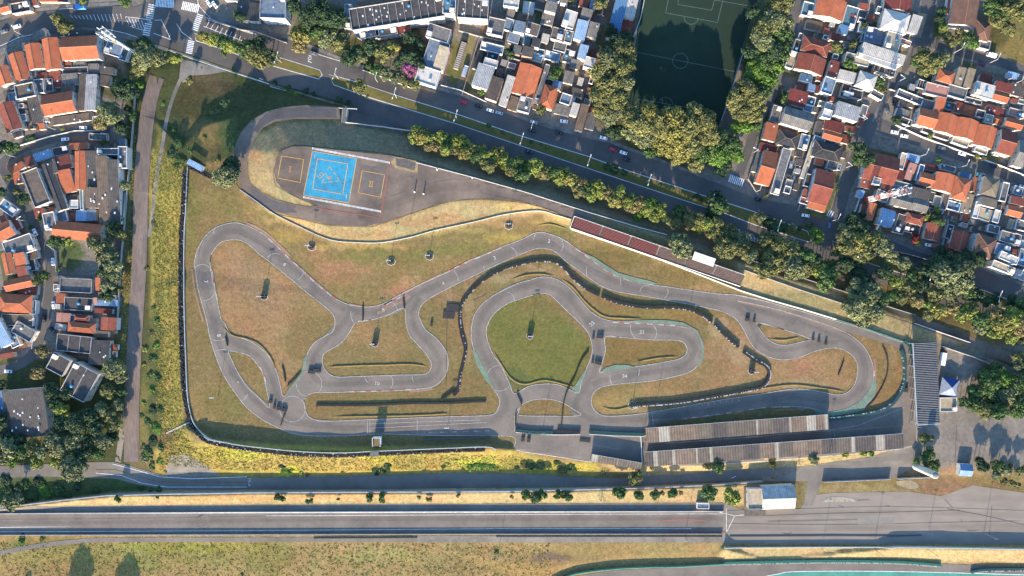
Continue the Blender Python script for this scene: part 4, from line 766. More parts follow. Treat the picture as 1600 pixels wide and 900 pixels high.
    if wins and ht > 2.9 and w*h > 260:
        zs = [1.5] if ht < 4.4 else [1.5, 4.2]
        eav = e-(.9 if kind not in 'fs' else .4)
        for z in zs:
            if z+.6 > eav: z = eav-.7
            m = max(1, int(2*W/4.2))
            for i in range(min(m, 5)): obj("window", WIN, root, (-W+(i+.5)*2*W/min(m,5), -wy, z))
            if w*h > 500:
                m = max(1, int(2*L/5)); sx = 1 if cx < 800 else -1
                for i in range(min(m, 4)): obj("window", WIN, root, (sx*wx, -L+(i+.5)*2*L/min(m,4), z), rz=R(90)*sx)
        obj("door", DOOR, root, (min(W*.5, 2.0)*0, -wy-.01, 0))
    return root
KW = {'gv':"gable roof",'gh':"gable roof",'h':"hip roof",'s':"lean-to roof",'f':"roof"}
NOUN = {'house':'house','shed':'shed','warehouse':'warehouse','apartment_block':'apartment block'}
def row(phrase, end, items, group, axis='x'):
    """items of one street row, listed from `end` onwards; labels count along the row by look"""
    rec = []
    for it in items:
        cx, cy, w_, h_, a, kind, rc = it[:7]; kw = it[7] if len(it) > 7 else {}
        kw = dict(kw); nmn = kw.pop('name', 'shed' if w_*h_ < 260 else 'house')
        o = building(cx, cy, w_, h_, a, kind, rc, name=nmn, **kw)
        rec.append((o, f"{RW[rc]} {KW[kind] if kind!='f' else 'roofed'}", nmn, rc, kind))
    keys = {}
    for q in rec: keys.setdefault((q[1], q[2]), []).append(q[0])
    for (look, nmn), os_ in keys.items():
        for i, o in enumerate(os_):
            n = len(os_); look2 = look if 'roofed' in look else look.replace("gable roof", "gable roofed").replace("hip roof", "hip roofed").replace("lean-to roof", "lean-to roofed")
            lab = f"{look2} {NOUN[nmn]} {phrase}" if n == 1 else f"{ordw(i, n)} {look2} {NOUN[nmn]} from {end}, {phrase}"
            tag(o, lab, NOUN[nmn].split()[0] if nmn == 'apartment_block' else NOUN[nmn], group)
T = dict
WG = "houses of the west neighbourhood"
row("south of the curved northwest road", "west", [
 (5,118,20,30,-20,'gv','or',T(ht=6)),(29,104,23,45,-18,'gv','or',T(ht=6)),(52,88,24,41,-10,'gv','or',T(ht=6)),(79.5,84,25,50,-8,'gv','or',T(ht=6.5)),(123.5,74,58,37,-3,'gh','or',T(ht=7)),
 (62,53,24,12,-20,'s','gc'),(40,72,10,12,-15,'s','gf',T(ht=5)),(102,99,18,10,-3,'s','ro'),(123,99,18,14,0,'s','gc'),(178,77,26,20,18,'f','bf',T(ht=4)),(194,86,12,18,18,'f','gf'),(120,52,60,8,-2,'s','dc',T(ht=4))], WG)
row("above the short west street", "west", [
 (14,182,26,46,-20,'gv','ro',T(ht=6)),(40,142,30,22,-12,'f','of'),(25,152,20,16,-14,'f','bf'),(55,170,18,44,-10,'s','dc',T(ht=3.6)),(62,135,15,22,-4,'f','gf'),(66,118,14,10,-10,'s','ro'),(86,121,17,20,-6,'s','ro'),(90,131,13,11,-4,'s','rd'),(109,124,25,18,-5,'s','gc'),(105,137,20,12,-6,'s','bc'),(77,133,12,20,-4,'f','df'),
 (90,161,50,33,-9,'gh','or',T(ht=6.5)),(128,144,11,60,0,'s','bc',T(ht=4.5)),(142,144,17,58,0,'s','wc',T(ht=4.5)),(146,106,17,13,0,'s','gc'),(168,110,23,11,8,'s','dc'),(164,126,16,18,8,'s','bc'),(110,186,60,12,-8,'s','of',T(ht=2.8)),(25,207,14,16,-20,'gv','pk'),(118,110,40,10,-2,'f','df',T(ht=3)),(134,181,20,14,0,'s','dc')], WG)
row("below the short west street", "west", [
 (27,262,22,12,-30,'s','or'),(27,278,12,18,-10,'s','or'),(46,252,14,16,-20,'s','ro'),(67,243,28,13,-17,'s','lc'),(57,293,26,58,-22,'f','of',T(ht=6.5,para=.9)),(78,262,20,24,-20,'s','bc',T(ht=6)),(84,292,17,78,-20,'gv','dk',T(ht=6)),(98,254,27,22,-15,'s','ro',T(ht=5)),(104,283,20,36,-12,'s','or',T(ht=5)),
 (125,266,18,61,0,'gv','or',T(ht=5.5)),(122,228,31,10,-3,'s','or'),(96,236,26,13,-12,'f','df'),(144,264,19,56,0,'s','dc',T(ht=6,name='warehouse',lights=4)),(143,309,19,32,0,'s','bc',T(ht=6,name='warehouse',lights=5)),(161,297,17,106,0,'s','bc',T(ht=6.2,name='warehouse',lights=7)),(178,300,17,100,0,'s','dc',T(ht=6.2,name='warehouse',lights=7)),(192,246,14,34,0,'f','gf',T(ht=6)),(170,237,34,10,0,'f','gf',T(ht=6)),
 (116,319,13,13,0,'f','wf'),(112,309,18,10,0,'s','bc'),(127,337,17,17,0,'s','lc'),(143,336,14,18,0,'s','bf'),(128,312,5,32,-2,'f','tf'),(115,338,10,12,0,'s','ro'),(62,333,16,14,-12,'s','ro'),(83,334,12,18,-14,'s','or'),(97,336,16,22,-12,'f','bf'),(190,320,8,40,0,'s','gf'),(191,222,10,12,0,'s','bf'),(154,214,28,10,4,'f','gf')], WG)
row("west of the winding street", "north", [
 (14,325,28,16,36,'f','bf'),(22,350,16,20,-25,'s','ro'),(5,343,10,14,-25,'s','ro'),(6,360,26,26,-28,'gh','or',T(ht=6)),(30,385,46,28,-20,'f','gf',T(ht=5)),(48,397,22,18,-14,'s','bc'),(12,412,16,34,-12,'gv','or',T(ht=6)),(31,405,17,20,-12,'s','or',T(ht=6)),(34,424,15,16,-12,'s','ro',T(ht=5.6)),(28,443,44,18,-12,'gh','or',T(ht=6)),(47,414,18,20,-8,'f','df'),(45,452,28,16,6,'s','ro'),
 (22,474,54,29,3,'h','or',T(ht=6)),(53,480,9,22,3,'f','gf'),(28,500,50,18,2,'f','of'),(0,520,20,45,-25,'s','lc',T(ht=6)),(38,518,34,20,30,'f','gf'),(20,528,14,30,-25,'f','bf'),(8,556,30,8,-10,'s','ro')], WG)
row("east of the winding street", "north", [
 (120,361,76,27,5,'gh','or',T(ht=6)),(78,345,18,26,-12,'f','gf'),(120,446,50,22,3,'f','gf',T(ht=2.6,para=1.2)),(153,444,8,20,2,'s','or'),(95,466,14,15,2,'s','or'),(123,475,44,20,3,'f','df',T(ht=3.2,para=.5)),(166,473,36,10,2,'s','lc'),(162,486,28,8,4,'s','rd'),(149,471,6,12,0,'s','pk'),
 (98,496,22,14,4,'gv','pk',T(ht=5)),(127,497,23,10,5,'h','rd',T(ht=5)),(145,503,12,11,5,'s','pk'),(127,512,43,16,5,'h','or',T(ht=5.5)),(169,506,25,20,3,'gv','ro',T(ht=5.5)),(113,498,9,12,4,'f','gf'),(96,511,18,9,10,'f','wf'),(157,522,24,10,4,'s','of'),(116,537,54,26,6,'f','df',T(ht=5.5,para=.6,nparty=2,tank=False)),(155,551,31,38,3,'s','dc',T(ht=5,lights=6)),
 (92,569,29,28,28,'f','df',T(ht=7,para=.8)),(125,597,42,50,28,'f','df',T(ht=7,para=.8,nparty=1)),(40,646,64,76,-5,'s','dc',T(ht=7,name='warehouse',lights=20)),(3,640,8,60,-5,'s','bl',T(name='shed'))], WG)
row("north of the curved northwest road", "west", [(6,12,16,14,-15,'gh','or'),(28,0,20,10,-10,'s','or'),(33,12,30,16,-10,'f','df'),(52,2,10,14,-10,'s','ro'),(75,-2,30,10,0,'s','or'),(98,-2,16,10,0,'s','rd'),(388,18,36,30,4,'s','dc',T(ht=4)),(427,12,40,34,2,'f','bf',T(ht=10,name='apartment_block',para=1)),(404,-8,16,14,2,'f','df'),(362,-4,20,12,2,'f','wf')], WG)
NG = "buildings north of the avenue"
row("behind the roadside trees up north", "west", [(544,26,11,38,2,'f','tf',T(ht=9,name='apartment_block')),(620,20,146,34,-9,'f','df',T(ht=11,name='apartment_block',nparty=11,lights=20,para=.9,tank=True)),(702,10,20,24,4,'f','tf',T(ht=11,name='apartment_block')),(739,14,48,30,4,'f','df',T(ht=10,name='apartment_block',nparty=3,lights=8)),
 (577,52,30,14,-12,'f','bf',T(ht=6)),(604,50,34,12,-10,'f','gf',T(ht=6)),(631,45,20,14,-8,'s','rd',T(ht=6)),(565,55,14,12,30,'s','lc')], NG)
row("in the walled lots along the avenue", "west", [(685,52,36,22,18,'f','gf',T(ht=7.5)),(681,86,33,44,18,'f','bf',T(ht=6.5)),(689,90,16,36,18,'s','cf',T(ht=8)),(668,119,34,26,18,'f','wf',T(ht=7)),
 (769,75,36,13,14,'f','bf'),(770,88,18,12,16,'f','df'),(767,98,22,11,16,'f','wf',T(ht=6)),(755,119,27,38,18,'s','wc',T(ht=7)),(747,93,10,32,18,'s','df'),(772,138,20,38,18,'s','bc'),(785,160,10,10,18,'s','gf'),(792,142,13,48,18,'s','wc',T(ht=5)),(803,162,16,22,18,'s','bc'),(823,125,36,50,17,'gv','or',T(ht=6.5)),(820,163,20,24,16,'f','gf'),(848,128,7,56,17,'f','gf'),
 (857,151,22,36,16,'h','or',T(ht=6)),(841,148,9,30,17,'s','wc'),(862,120,20,9,14,'f','gf'),(870,133,14,14,14,'s','lc'),(889,121,16,19,14,'s','gc',T(ht=5)),(882,138,14,14,16,'s','bc'),(903,145,20,14,14,'s','of'),(884,155,16,16,18,'f','bf'),(894,158,8,14,18,'s','wc'),(879,172,24,16,14,'s','gf'),(898,171,12,20,16,'s','wc',T(ht=5)),(909,184,13,42,15,'s','bc',T(ht=5)),(923,190,15,26,14,'s','gc'),(806,87,20,12,16,'f','df'),(838,90,20,12,16,'f','wf')], NG)
# dense informal quarter between the lots and the pitch
def quarter():
    r = random.Random(21); its = []; a = 15
    fixed = [(890,30,19,27,18,'f','wf',T(ht=7)),(908,47,18,31,14,'s','lc',T(ht=6)),(927,47,16,24,14,'s','gc',T(ht=6)),(911,81,14,22,14,'s','lc',T(ht=6)),(889,88,17,20,14,'f','gf'),(921,98,16,17,16,'f','wf',T(ht=6.5)),(965,26,19,68,14,'s','bl',T(ht=7,name='warehouse')),(986,12,17,34,12,'s','wc',T(ht=7)),(978,44,16,26,12,'s','ro'),(799,4,24,14,8,'f','wf',T(ht=7)),(775,42,26,26,12,'f','gf',T(ht=6)),(826,12,18,18,8,'f','wf'),(943,8,12,30,14,'s','dc'),(898,100,14,14,16,'s','gf'),(852,60,12,14,14,'s','wc'),(863,88,24,14,16,'f','bf')]
    cells = []
    cols = ['gf','gf','bf','df','of','gc','dc','bf','bf','df','ro','bc','tf','tf','gf','df','gc','dc']  # grey and blue roofs, chosen darker so the colours carry the quarter's shade
    v = -10; j = 0
    while v < 112:
        hh = r.uniform(15, 21); u = 770+r.uniform(-5, 5)
        while u < 955:
            ww = r.uniform(13, 22); x = u+ww/2-(v)*.28+14; y = v+hh/2+(u-860)*.2
            lim = 100 if x > 800 else 60
            if x < 945+(-y)*.1 and x > 764-(y-0)*.05 and y < min(lim, 112) and -12 < y and not any(abs(x-f[0]) < (f[2]+ww)/2*.82 and abs(y-f[1]) < (f[3]+hh)/2*.8 for f in fixed) and not (x > 790 and x < 860 and y > 86):
                k = r.choice(['f','f','f','s','s']); c = r.choice(cols)
                if k == 'f' and c in ('gc','dc','lc','ro','bc'): k = 's'
                if k == 's' and c in ('wf','tf','bf','df'): k = 'f'
                cells.append((round(x,1), round(y,1), ww-1.2, hh-1.2, a+r.uniform(-4,4), k, c, T(ht=r.choice([3,3.4,5.6,6.2,8.4]), wins=False, wall=r.choice([2,2,3,0]), para=r.choice([0,.25,.5]))))
            u += ww
        v += hh; j += 1
    cells += fixed
    for lo, hi, ph in ((-99, 18, "at the dense quarter's top"), (18, 42, "in the dense quarter's upper strip"), (42, 66, "in the dense quarter's lower strip"), (66, 200, "at the dense quarter's bottom")):
        row(ph, "west", sorted([c for c in cells if lo <= c[1] < hi], key=lambda c: c[0]), NG)
quarter()
EG = "houses of the east neighbourhood"
row("east of the pitch trees", "north", [(1299,12,46,32,14,'gv','or',T(ht=7)),(1262,15,18,22,14,'f','tf'),(1328,28,20,36,16,'f','tf',T(ht=2.6)),(1334,27,12,8,14,'s','ro'),(1272,40,26,16,14,'s','of'),(1318,46,16,14,16,'s','bl'),(1305,58,16,12,14,'s','rd'),(1275,72,43,24,16,'h','ro',T(ht=6)),(1246,72,12,20,16,'f','df'),(1268,99,45,27,16,'gv','ro',T(ht=6)),(1236,93,12,28,18,'f','cf',T(ht=2.4)),(1303,107,16,26,18,'s','ro',T(ht=5)),(1260,122,20,13,14,'s','bl'),(1281,122,10,10,14,'s','ro'),(1268,137,12,12,14,'s','lc'),(1279,140,9,12,14,'s','rd'),(1294,134,18,26,18,'f','bf',T(ht=6,tank=True)),(1250,136,12,8,14,'s','ro'),
 (1246,153,30,24,15,'s','rd',T(ht=5)),(1266,158,14,14,15,'f','gf'),(1262,170,14,10,15,'f','bf'),(1247,185,47,28,17,'gh','gc',T(ht=7,tank=True)),(1212,178,14,26,15,'f','gf',T(ht=3)),(1204,206,20,29,15,'s','or',T(ht=5)),(1231,217,33,24,15,'h','dk',T(ht=4)),(1256,222,14,24,15,'f','bf'),(1200,232,28,14,15,'s','rd'),(1199,262,23,54,16,'gh','or',T(ht=6)),(1220,268,14,74,16,'f','gf',T(ht=4,para=.3)),(1184,252,9,36,16,'s','gf',T(ht=2.4))], EG)
row("between the two northeast streets", "north", [(1405,4,42,24,10,'gv','rd',T(ht=6)),(1395,-4,20,10,8,'s','lc'),(1350,10,16,10,8,'s','ro'),(1400,33,42,32,14,'h','wf',T(ht=7,tank=False)),(1430,38,16,28,16,'s','wc',T(ht=5)),(1395,65,23,29,16,'f','cf',T(ht=6,tank=True)),(1367,56,32,24,12,'f','bf'),(1348,44,14,14,14,'f','ro' and 'wf'),(1352,60,14,14,14,'f','tf'),(1414,66,18,8,20,'f','pk'),(1380,84,70,16,18,'s','wc',T(ht=7)),(1370,95,66,8,18,'f','wf',T(ht=6.6,para=.2,tank=False)),(1382,110,34,12,19,'f','df',T(ht=4,nparty=3,para=.4)),(1339,93,38,15,14,'f','cf',T(ht=6)),(1323,119,27,16,14,'s','wc',T(ht=6)),(1355,125,29,24,18,'h','wf',T(ht=7)),
 (1336,147,22,14,14,'f','of',T(ht=2.6)),(1321,142,14,22,16,'f','df',T(ht=2.6)),(1370,148,20,10,30,'f','gf'),(1325,174,38,24,17,'s','wc',T(ht=7)),(1294,168,10,16,17,'s','wc',T(ht=6)),(1292,178,14,14,17,'f','wf',T(ht=7)),(1349,174,10,20,17,'f','gf'),(1302,197,30,17,16,'s','rd',T(ht=5)),(1301,212,30,15,16,'gh','or',T(ht=5)),(1330,202,18,10,12,'s','ro'),(1349,186,6,30,36,'s','ro'),(1323,218,14,14,16,'s','ro'),(1280,200,12,22,16,'s','df'),(1280,218,18,9,16,'f','bf'),(1293,236,45,26,14,'h','dk',T(ht=5)),(1281,251,14,14,14,'s','or'),(1300,258,16,14,14,'f','gf'),(1311,261,5,10,14,'f','tf'),(1285,292,32,54,16,'gh','ro',T(ht=7)),(1277,321,28,15,16,'s','or',T(ht=5)),(1258,305,9,20,16,'s','ro'),(1256,314,14,10,16,'f','bf'),(1262,282,10,20,16,'f','df'),(1263,250,8,60,18,'f','cf',T(ht=2.4,para=.2))], EG)
row("north of the broad east street", "west", [(1421,152,42,12,22,'f','gf',T(ht=2.8)),(1463,141,36,18,14,'f','pk',T(ht=5)),(1439,132,13,14,18,'f','df',T(ht=3,nparty=2)),(1478,119,26,20,16,'h','or',T(ht=6)),(1500,120,12,30,14,'s','st',T(ht=5)),(1515,122,12,30,14,'s','st',T(ht=5)),(1494,144,30,18,16,'f','gf',T(ht=4)),(1502,146,12,14,16,'s','cf'),(1538,141,31,22,16,'f','wf',T(ht=6,tank=True,para=.3)),(1543,124,26,12,14,'s','ro'),(1560,125,18,12,14,'s','bc'),(1568,136,28,14,15,'s','rd',T(ht=5)),(1563,150,28,16,15,'gh','or',T(ht=5)),(1590,140,20,22,14,'s','bc'),(1582,118,16,10,12,'s','lc'),
 (1410,178,20,16,20,'s','gf'),(1415,190,18,10,20,'f','df'),(1450,163,20,14,14,'s','gf'),(1469,163,14,24,14,'s','or',T(ht=5)),(1484,166,16,12,14,'f','of'),(1498,168,14,18,16,'s','ro'),(1515,172,22,16,16,'h','or'),(1531,178,14,12,14,'f','df'),(1520,158,26,8,14,'f','gf'),(1554,174,28,13,14,'s','rd'),(1545,186,12,14,14,'f','cf'),(1560,187,18,15,16,'gh','or'),(1588,177,26,12,15,'f','rd' and 'pk'),(1585,193,28,16,15,'gh','or',T(ht=5)),
 (1450,184,30,28,15,'gh','or',T(ht=6)),(1434,186,10,20,15,'f','gf'),(1481,193,32,31,16,'gv','or',T(ht=6)),(1512,201,32,32,16,'gv','or',T(ht=6)),(1541,213,30,34,16,'gv','or',T(ht=6)),(1575,222,26,38,16,'gh','ro',T(ht=6.5)),(1561,224,8,40,16,'f','cf'),(1598,240,16,42,16,'gh','gf' and 'gc',T(ht=6)),(1470,212,26,9,18,'f','of',T(ht=2.6)),(1500,222,26,10,20,'f','cf',T(ht=3)),(1450,205,20,8,20,'f','of',T(ht=2.6)),(1532,236,20,8,20,'f','cf',T(ht=3))], EG)
row("south of the broad east street", "west", [(1378,262,52,44,14,'gh','ro',T(ht=6)),(1354,283,16,22,14,'s','ro',T(ht=4)),(1369,283,12,11,14,'f','wf',T(ht=5)),(1386,290,16,14,14,'s','ro',T(ht=4)),(1409,252,9,26,16,'f','cf'),(1426,247,22,12,14,'s','lc'),(1416,256,8,14,14,'s','rd'),(1423,268,12,26,18,'s','pk',T(ht=4)),(1407,273,12,18,18,'s','rd'),(1437,270,8,26,16,'f','bf'),(1455,262,22,9,14,'s','rd'),(1449,280,24,20,15,'gh','or',T(ht=5)),(1477,285,31,29,14,'gv','or',T(ht=6)),(1503,295,26,36,14,'h','or',T(ht=6)),(1522,288,6,24,14,'s','or'),(1480,263,24,9,14,'f','gf'),(1508,275,18,10,14,'s','bl'),(1533,290,8,36,14,'f','df'),(1548,292,26,30,14,'h','st',T(ht=7)),(1545,316,26,14,14,'s','st',T(ht=7)),(1568,300,10,30,14,'f','gf'),(1538,335,20,18,18,'f','cf',T(ht=4)),(1556,338,10,20,16,'f','wf'),(1512,318,14,30,12,'s','st',T(ht=5)),(1525,328,8,26,14,'f','wf',T(ht=4)),(1573,318,10,28,16,'s','bc'),(1590,298,14,14,14,'f','bf'),(1591,314,24,13,14,'s','ro',T(ht=5)),(1586,330,24,17,14,'gh','or',T(ht=5)),(1567,345,16,16,14,'s','bc'),(1579,350,10,16,14,'s','cf'),(1594,352,16,16,14,'f','gf'),
 (1408,291,30,14,14,'f','gf'),(1438,303,30,17,15,'s','dc',T(ht=6)),(1411,314,36,20,15,'gh','gc' ,T(ht=6)),(1438,320,26,20,15,'gh','gc',T(ht=6)),(1455,308,8,16,14,'f','df'),(1463,314,12,16,14,'f','cf',T(ht=3)),(1475,315,10,26,16,'f','of',T(ht=3)),(1489,322,20,14,16,'f','bf',T(ht=3)),(1483,322,6,6,10,'s','rd'),(1378,306,20,16,20,'f','gf',T(ht=4))], EG)
row("beside the avenue's east stretch", "west", [(1362,330,12,27,16,'gv','or',T(ht=5)),(1351,327,12,16,16,'s','ro'),(1345,303,10,12,20,'s','lc'),(1386,340,23,27,17,'gh','lc',T(ht=6)),(1376,350,8,26,18,'s','bf'),(1407,350,16,30,18,'f','df'),(1430,342,27,16,14,'h','ro',T(ht=5)),(1424,357,26,14,14,'f','df'),(1459,362,24,26,14,'gv','ro',T(ht=5)),(1473,347,9,9,14,'s','cf'),(1482,362,10,22,16,'f','df'),(1481,388,18,12,14,'s','ro'),(1500,376,26,30,14,'gv','ro',T(ht=5)),(1540,385,32,34,18,'h','br',T(ht=7)),(1531,403,16,16,18,'f','st' and 'cf'),(1520,380,8,30,18,'f','bf'),(1552,358,18,12,14,'f','gf'),(1578,372,32,17,16,'f','gf',T(ht=6)),(1565,390,22,17,16,'f','bf',T(ht=6)),(1576,403,30,12,22,'f','wf',T(ht=8)),(1567,418,36,12,22,'f','cf',T(ht=8)),(1597,402,14,26,16,'f','bf'),(1596,430,22,14,20,'f','wf')], EG)
row("by the overgrown top right plot", "west", [(1509,15,42,50,10,'gv','br',T(ht=7)),(1536,48,26,30,14,'h','br',T(ht=5)),(1538,70,16,14,14,'f','gf'),(1484,8,8,30,10,'s','rd')], EG)
# paddock buildings
row("around the kart paddock", "west", [(1180,779,23,32,-1,'f','cf',T(ht=4)),(1217,778,52,37,-2,'gh','wc',T(ht=6)),(1098,790,19,9,1,'f','wf',T(ht=2.6,name='shed')),(1510,735,20,19,4,'gh','lc',T(ht=4,name='shed')),(1481,632,26,22,0,'f','cf',T(ht=3,name='shed'))], "small buildings around the circuit")

def fillers():
    """small lean-to and patio roofs packed between the houses, and paved yards"""
    r = random.Random(33)
    def hit(x, y, w_, h_):
        for cx, cy, w, h, a in PLACED:
            if abs(cx-x) > 60 or abs(cy-y) > 60: continue
            ca, sa = math.cos(R(a)), math.sin(R(a)); dx, dy = x-cx, y-cy; u, v = dx*ca+dy*sa, -dx*sa+dy*ca
            if abs(u) < w/2+w_/2+.5 and abs(v) < h/2+h_/2+.5: return True
        return False
    zones = [("above the short west street", "west", [(20,110),(150,100),(155,190),(10,205)], -6, 12, WG), ("below the short west street", "west", [(40,235),(190,225),(188,350),(70,350)], -8, 10, WG), ("east of the pitch trees", "north", [(1250,0),(1330,30),(1345,60),(1310,120),(1275,250),(1240,300),(1200,290),(1240,120)], 16, 22, EG),
      ("between the two northeast streets", "north", [(1340,0),(1420,20),(1425,60),(1340,200),(1310,300),(1270,320),(1290,200),(1330,100)], 16, 20, EG), ("north of the broad east street", "west", [(1400,150),(1470,110),(1600,130),(1600,250),(1540,240),(1420,200)], 15, 20, EG), ("south of the broad east street", "west", [(1350,250),(1400,240),(1600,300),(1600,360),(1480,340),(1400,330)], 15, 18, EG), ("beside the avenue's east stretch", "west", [(1345,310),(1500,340),(1600,370),(1600,440),(1500,400),(1360,345)], 16, 16, EG),
      ("in the walled lots along the avenue", "west", [(760,60),(870,90),(930,120),(930,200),(870,185),(790,160)], 16, 10, NG), ("east of the winding street", "north", [(85,430),(180,440),(178,560),(90,550)], 3, 10, WG)]
    for ph, end, poly, a, n, g in zones:
        xs = [p[0] for p in poly]; ys = [p[1] for p in poly]; its = []; k = 0
        while len(its) < n and k < 900:
            k += 1; x, y = r.uniform(min(xs), max(xs)), r.uniform(min(ys), max(ys)); w_, h_ = r.uniform(6, 13), r.uniform(6, 12)
            if not bool(inpoly(np.array(x), np.array(y), poly)) or hit(x, y, w_, h_): continue
            if any(bool(inpoly(np.array(x+dx), np.array(y+dy), s)) for s in STREETS for dx in (-9, 9) for dy in (-9, 9)): continue
            q = r.choice([('s','gc'),('s','bc'),('s','dc'),('s','wc'),('f','gf'),('f','cf'),('s','or'),('s','ro'),('f','pk')]); PLACED.append((x, y, w_, h_, a))
            its.append((round(x,1), round(y,1), w_, h_, a, q[0], q[1], T(ht=r.uniform(2.3, 2.8), wins=False, tank=False, name='lean_to')))
        row(ph, end, sorted(its, key=lambda t: t[0] if end == 'west' else t[1]), g)
NOUN['lean_to'] = 'little shelter'
def strip(pts, w_):
    L, Q = [], []
    for i, p in enumerate(pts):
        a_, b_ = pts[max(0, i-1)], pts[min(len(pts)-1, i+1)]; d = math.dist(a_, b_); nx, ny = -(b_[1]-a_[1])/d*w_/2, (b_[0]-a_[0])/d*w_/2
        L.append((p[0]+nx, p[1]+ny)); Q.append((p[0]-nx, p[1]-ny))
    return L+Q[::-1]
STREETS = [AVENUE, strip(PITCHW, 8), strip([(1305,345),(1318,300),(1335,255),(1352,215),(1370,170),(1395,120),(1428,80),(1448,30)], 14), strip([(1360,190),(1400,206),(1450,222),(1500,240),(1550,260),(1620,288)], 14), strip([(0,258),(25,236),(60,222),(100,212),(150,203)], 8)]
fillers()
def yards():
    r = random.Random(8); ms = [mat("yard_paving", alb(*q, .5), alb(*[v*.8 for v in q], .5), .5, .9, 6, fine=.2) for q in ((176,156,130),(150,118,98),(140,138,134),(120,112,104),(166,120,98),(110,112,70))]
    G = {}
    for i, (cx, cy, w, h, a) in enumerate(PLACED):
        if w*h < 250 or r.random() < .35: continue
        x, y = cx+r.uniform(-5,5), cy+r.uniform(-5,5); W, L = w/2+r.uniform(2,7), h/2+r.uniform(2,7); ca, sa = math.cos(R(a)), math.sin(R(a)); k = r.randrange(len(ms)); V, F = G.setdefault(k, ([], []))
        n = 4; b0 = len(V)
        for u in range(n+1):
            for v in range(n+1):
                p = (-W+2*W*u/n, -L+2*L*v/n); V.append(tuple(P(x+p[0]*ca-p[1]*sa, y+p[0]*sa+p[1]*ca, .07+.0008*i+.01*k)))
        for u in range(n):
            for v in range(n): q = b0+u*(n+1)+v; F.append((q, q+1, q+n+2, q+n+1))
    for k, (V, F) in G.items(): tag(obj("paved_yard", mesh_of("paved_yard", V, F, [ms[k]])), kind='structure')
yards()
# ---------------------------------------------------------------- circuit structures
def local_mesh(root, name, b, mats, smooth=False): return obj(name, b.me(name, mats, smooth), root)
M_RIB = corr("ribbed_cement_sheet", alb(132,117,102,.5), alb(98,87,77,.5), 1.5)
M_RIBD = corr("sooty_ribbed_sheet", alb(108,96,88,.5), alb(74,68,66,.5), 1.5); M_RIBR = corr("stained_ribbed_sheet", alb(150,128,108,.5), alb(110,92,78,.5), 1.5)
M_RIBW = corr("pale_ribbed_sheet", alb(196,186,170,.5), alb(160,150,136,.5), 1.5)
M_STEEL = plain("grey_steel", (.24,.25,.26)); M_STEELW = plain("white_steel", (.62,.61,.58)); M_SEATR = plain("red_bench_paint", alb(178,88,84,.5), alb(140,88,80,.5), 1.5); M_SEATG = plain("bench_concrete", alb(150,132,122,.46))
def pit_roof(cx, cy, w, h, a, ht, label, pale, bays=18):
    loc = base_of(cx, cy, ht); k = S*(1-ht/HC); W = w*k/2; L = h*k/2
    root = empty("pit_shelter", loc, -R(a)); tag(root, label, "shelter", "long shelters along the pit lane")
    def panel(x0, x1, m, nm_, lift=0):
        b = MB(); v = [(x0,-L,ht-.25+lift),(x1,-L,ht-.25+lift),(x1,L,ht+.25+lift),(x0,L,ht+.25+lift)]; u = [(x,y,z+.12) for x,y,z in v]
        b.add(u, [(0,1,2,3)], 0, [[(x0,-L),(x1,-L),(x1,L),(x0,L)]]); b.add(v+u, [(0,1,5,4),(1,2,6,5),(2,3,7,6),(3,0,4,7),(3,2,1,0)], 0); obj(nm_, b.me(nm_, [m]), root)
    xs = [-1]+sorted(sum(([p-q/2, p+q/2] for p, q in pale), []))+[1]
    for i in range(len(xs)-1):
        pl = i % 2 == 1
        if pl: panel(xs[i]*W, xs[i+1]*W-.02, M_RIBW, "pale_roof_panel"); continue
        m_ = max(1, int((xs[i+1]-xs[i])*W/7)); q_ = random.Random(i*7+int(W))
        for j in range(m_): panel((xs[i]+(xs[i+1]-xs[i])*j/m_)*W, (xs[i]+(xs[i+1]-xs[i])*(j+1)/m_)*W-.02, q_.choice([M_RIB, M_RIB, M_RIBD, M_RIBR]), "roof_panel", q_.uniform(-.03, .03))
    b = MB()
    for i in range(bays+1):
        x = -W+.3+(2*W-.6)*i/bays
        for y in (-L+.4, L-.4): b.bar((x,y,-1),(x,y,ht-.25),.12,0,6)
        b.box(x-.08,-L+.1,ht-.55,x+.08,L-.1,ht-.3,0)
    local_mesh(root, "column_frame", b, [M_STEEL])
    b = MB(); b.box(-W+.2,-L+.2,-1,W-.2,-L+.35,ht-.4,0); local_mesh(root, "rear_wall", b, [WALLS[2]])
    b = MB(); b.box(-W,L,ht+.05,W,L+.12,ht+.5,0); local_mesh(root, "fascia", b, [M_METAL])
pit_roof(1152,670,286,23.5,-4.3,4.6,"long ribbed roof shelter beside the track's start of the pit lane, upper of two",[(-.80,.12),(.62-.04,.02),(-.78+1.0,.02),(.81,.10),(.975,.04)])
pit_roof(1210,703.5,404,23.5,-4.1,4.6,"longest ribbed roof shelter, lower of two along the pit lane",[(-.92,.035),(-.78+.0,.02),(-.60,.015),(-.49,.02),(.02,.03),(.61,.03),(.82,.07)],26)
pit_roof(963,722,80,11,10,3.4,"short ribbed roof shelter west of the shaded paddock square",[(-.86,.26),(.05,.02)],5)
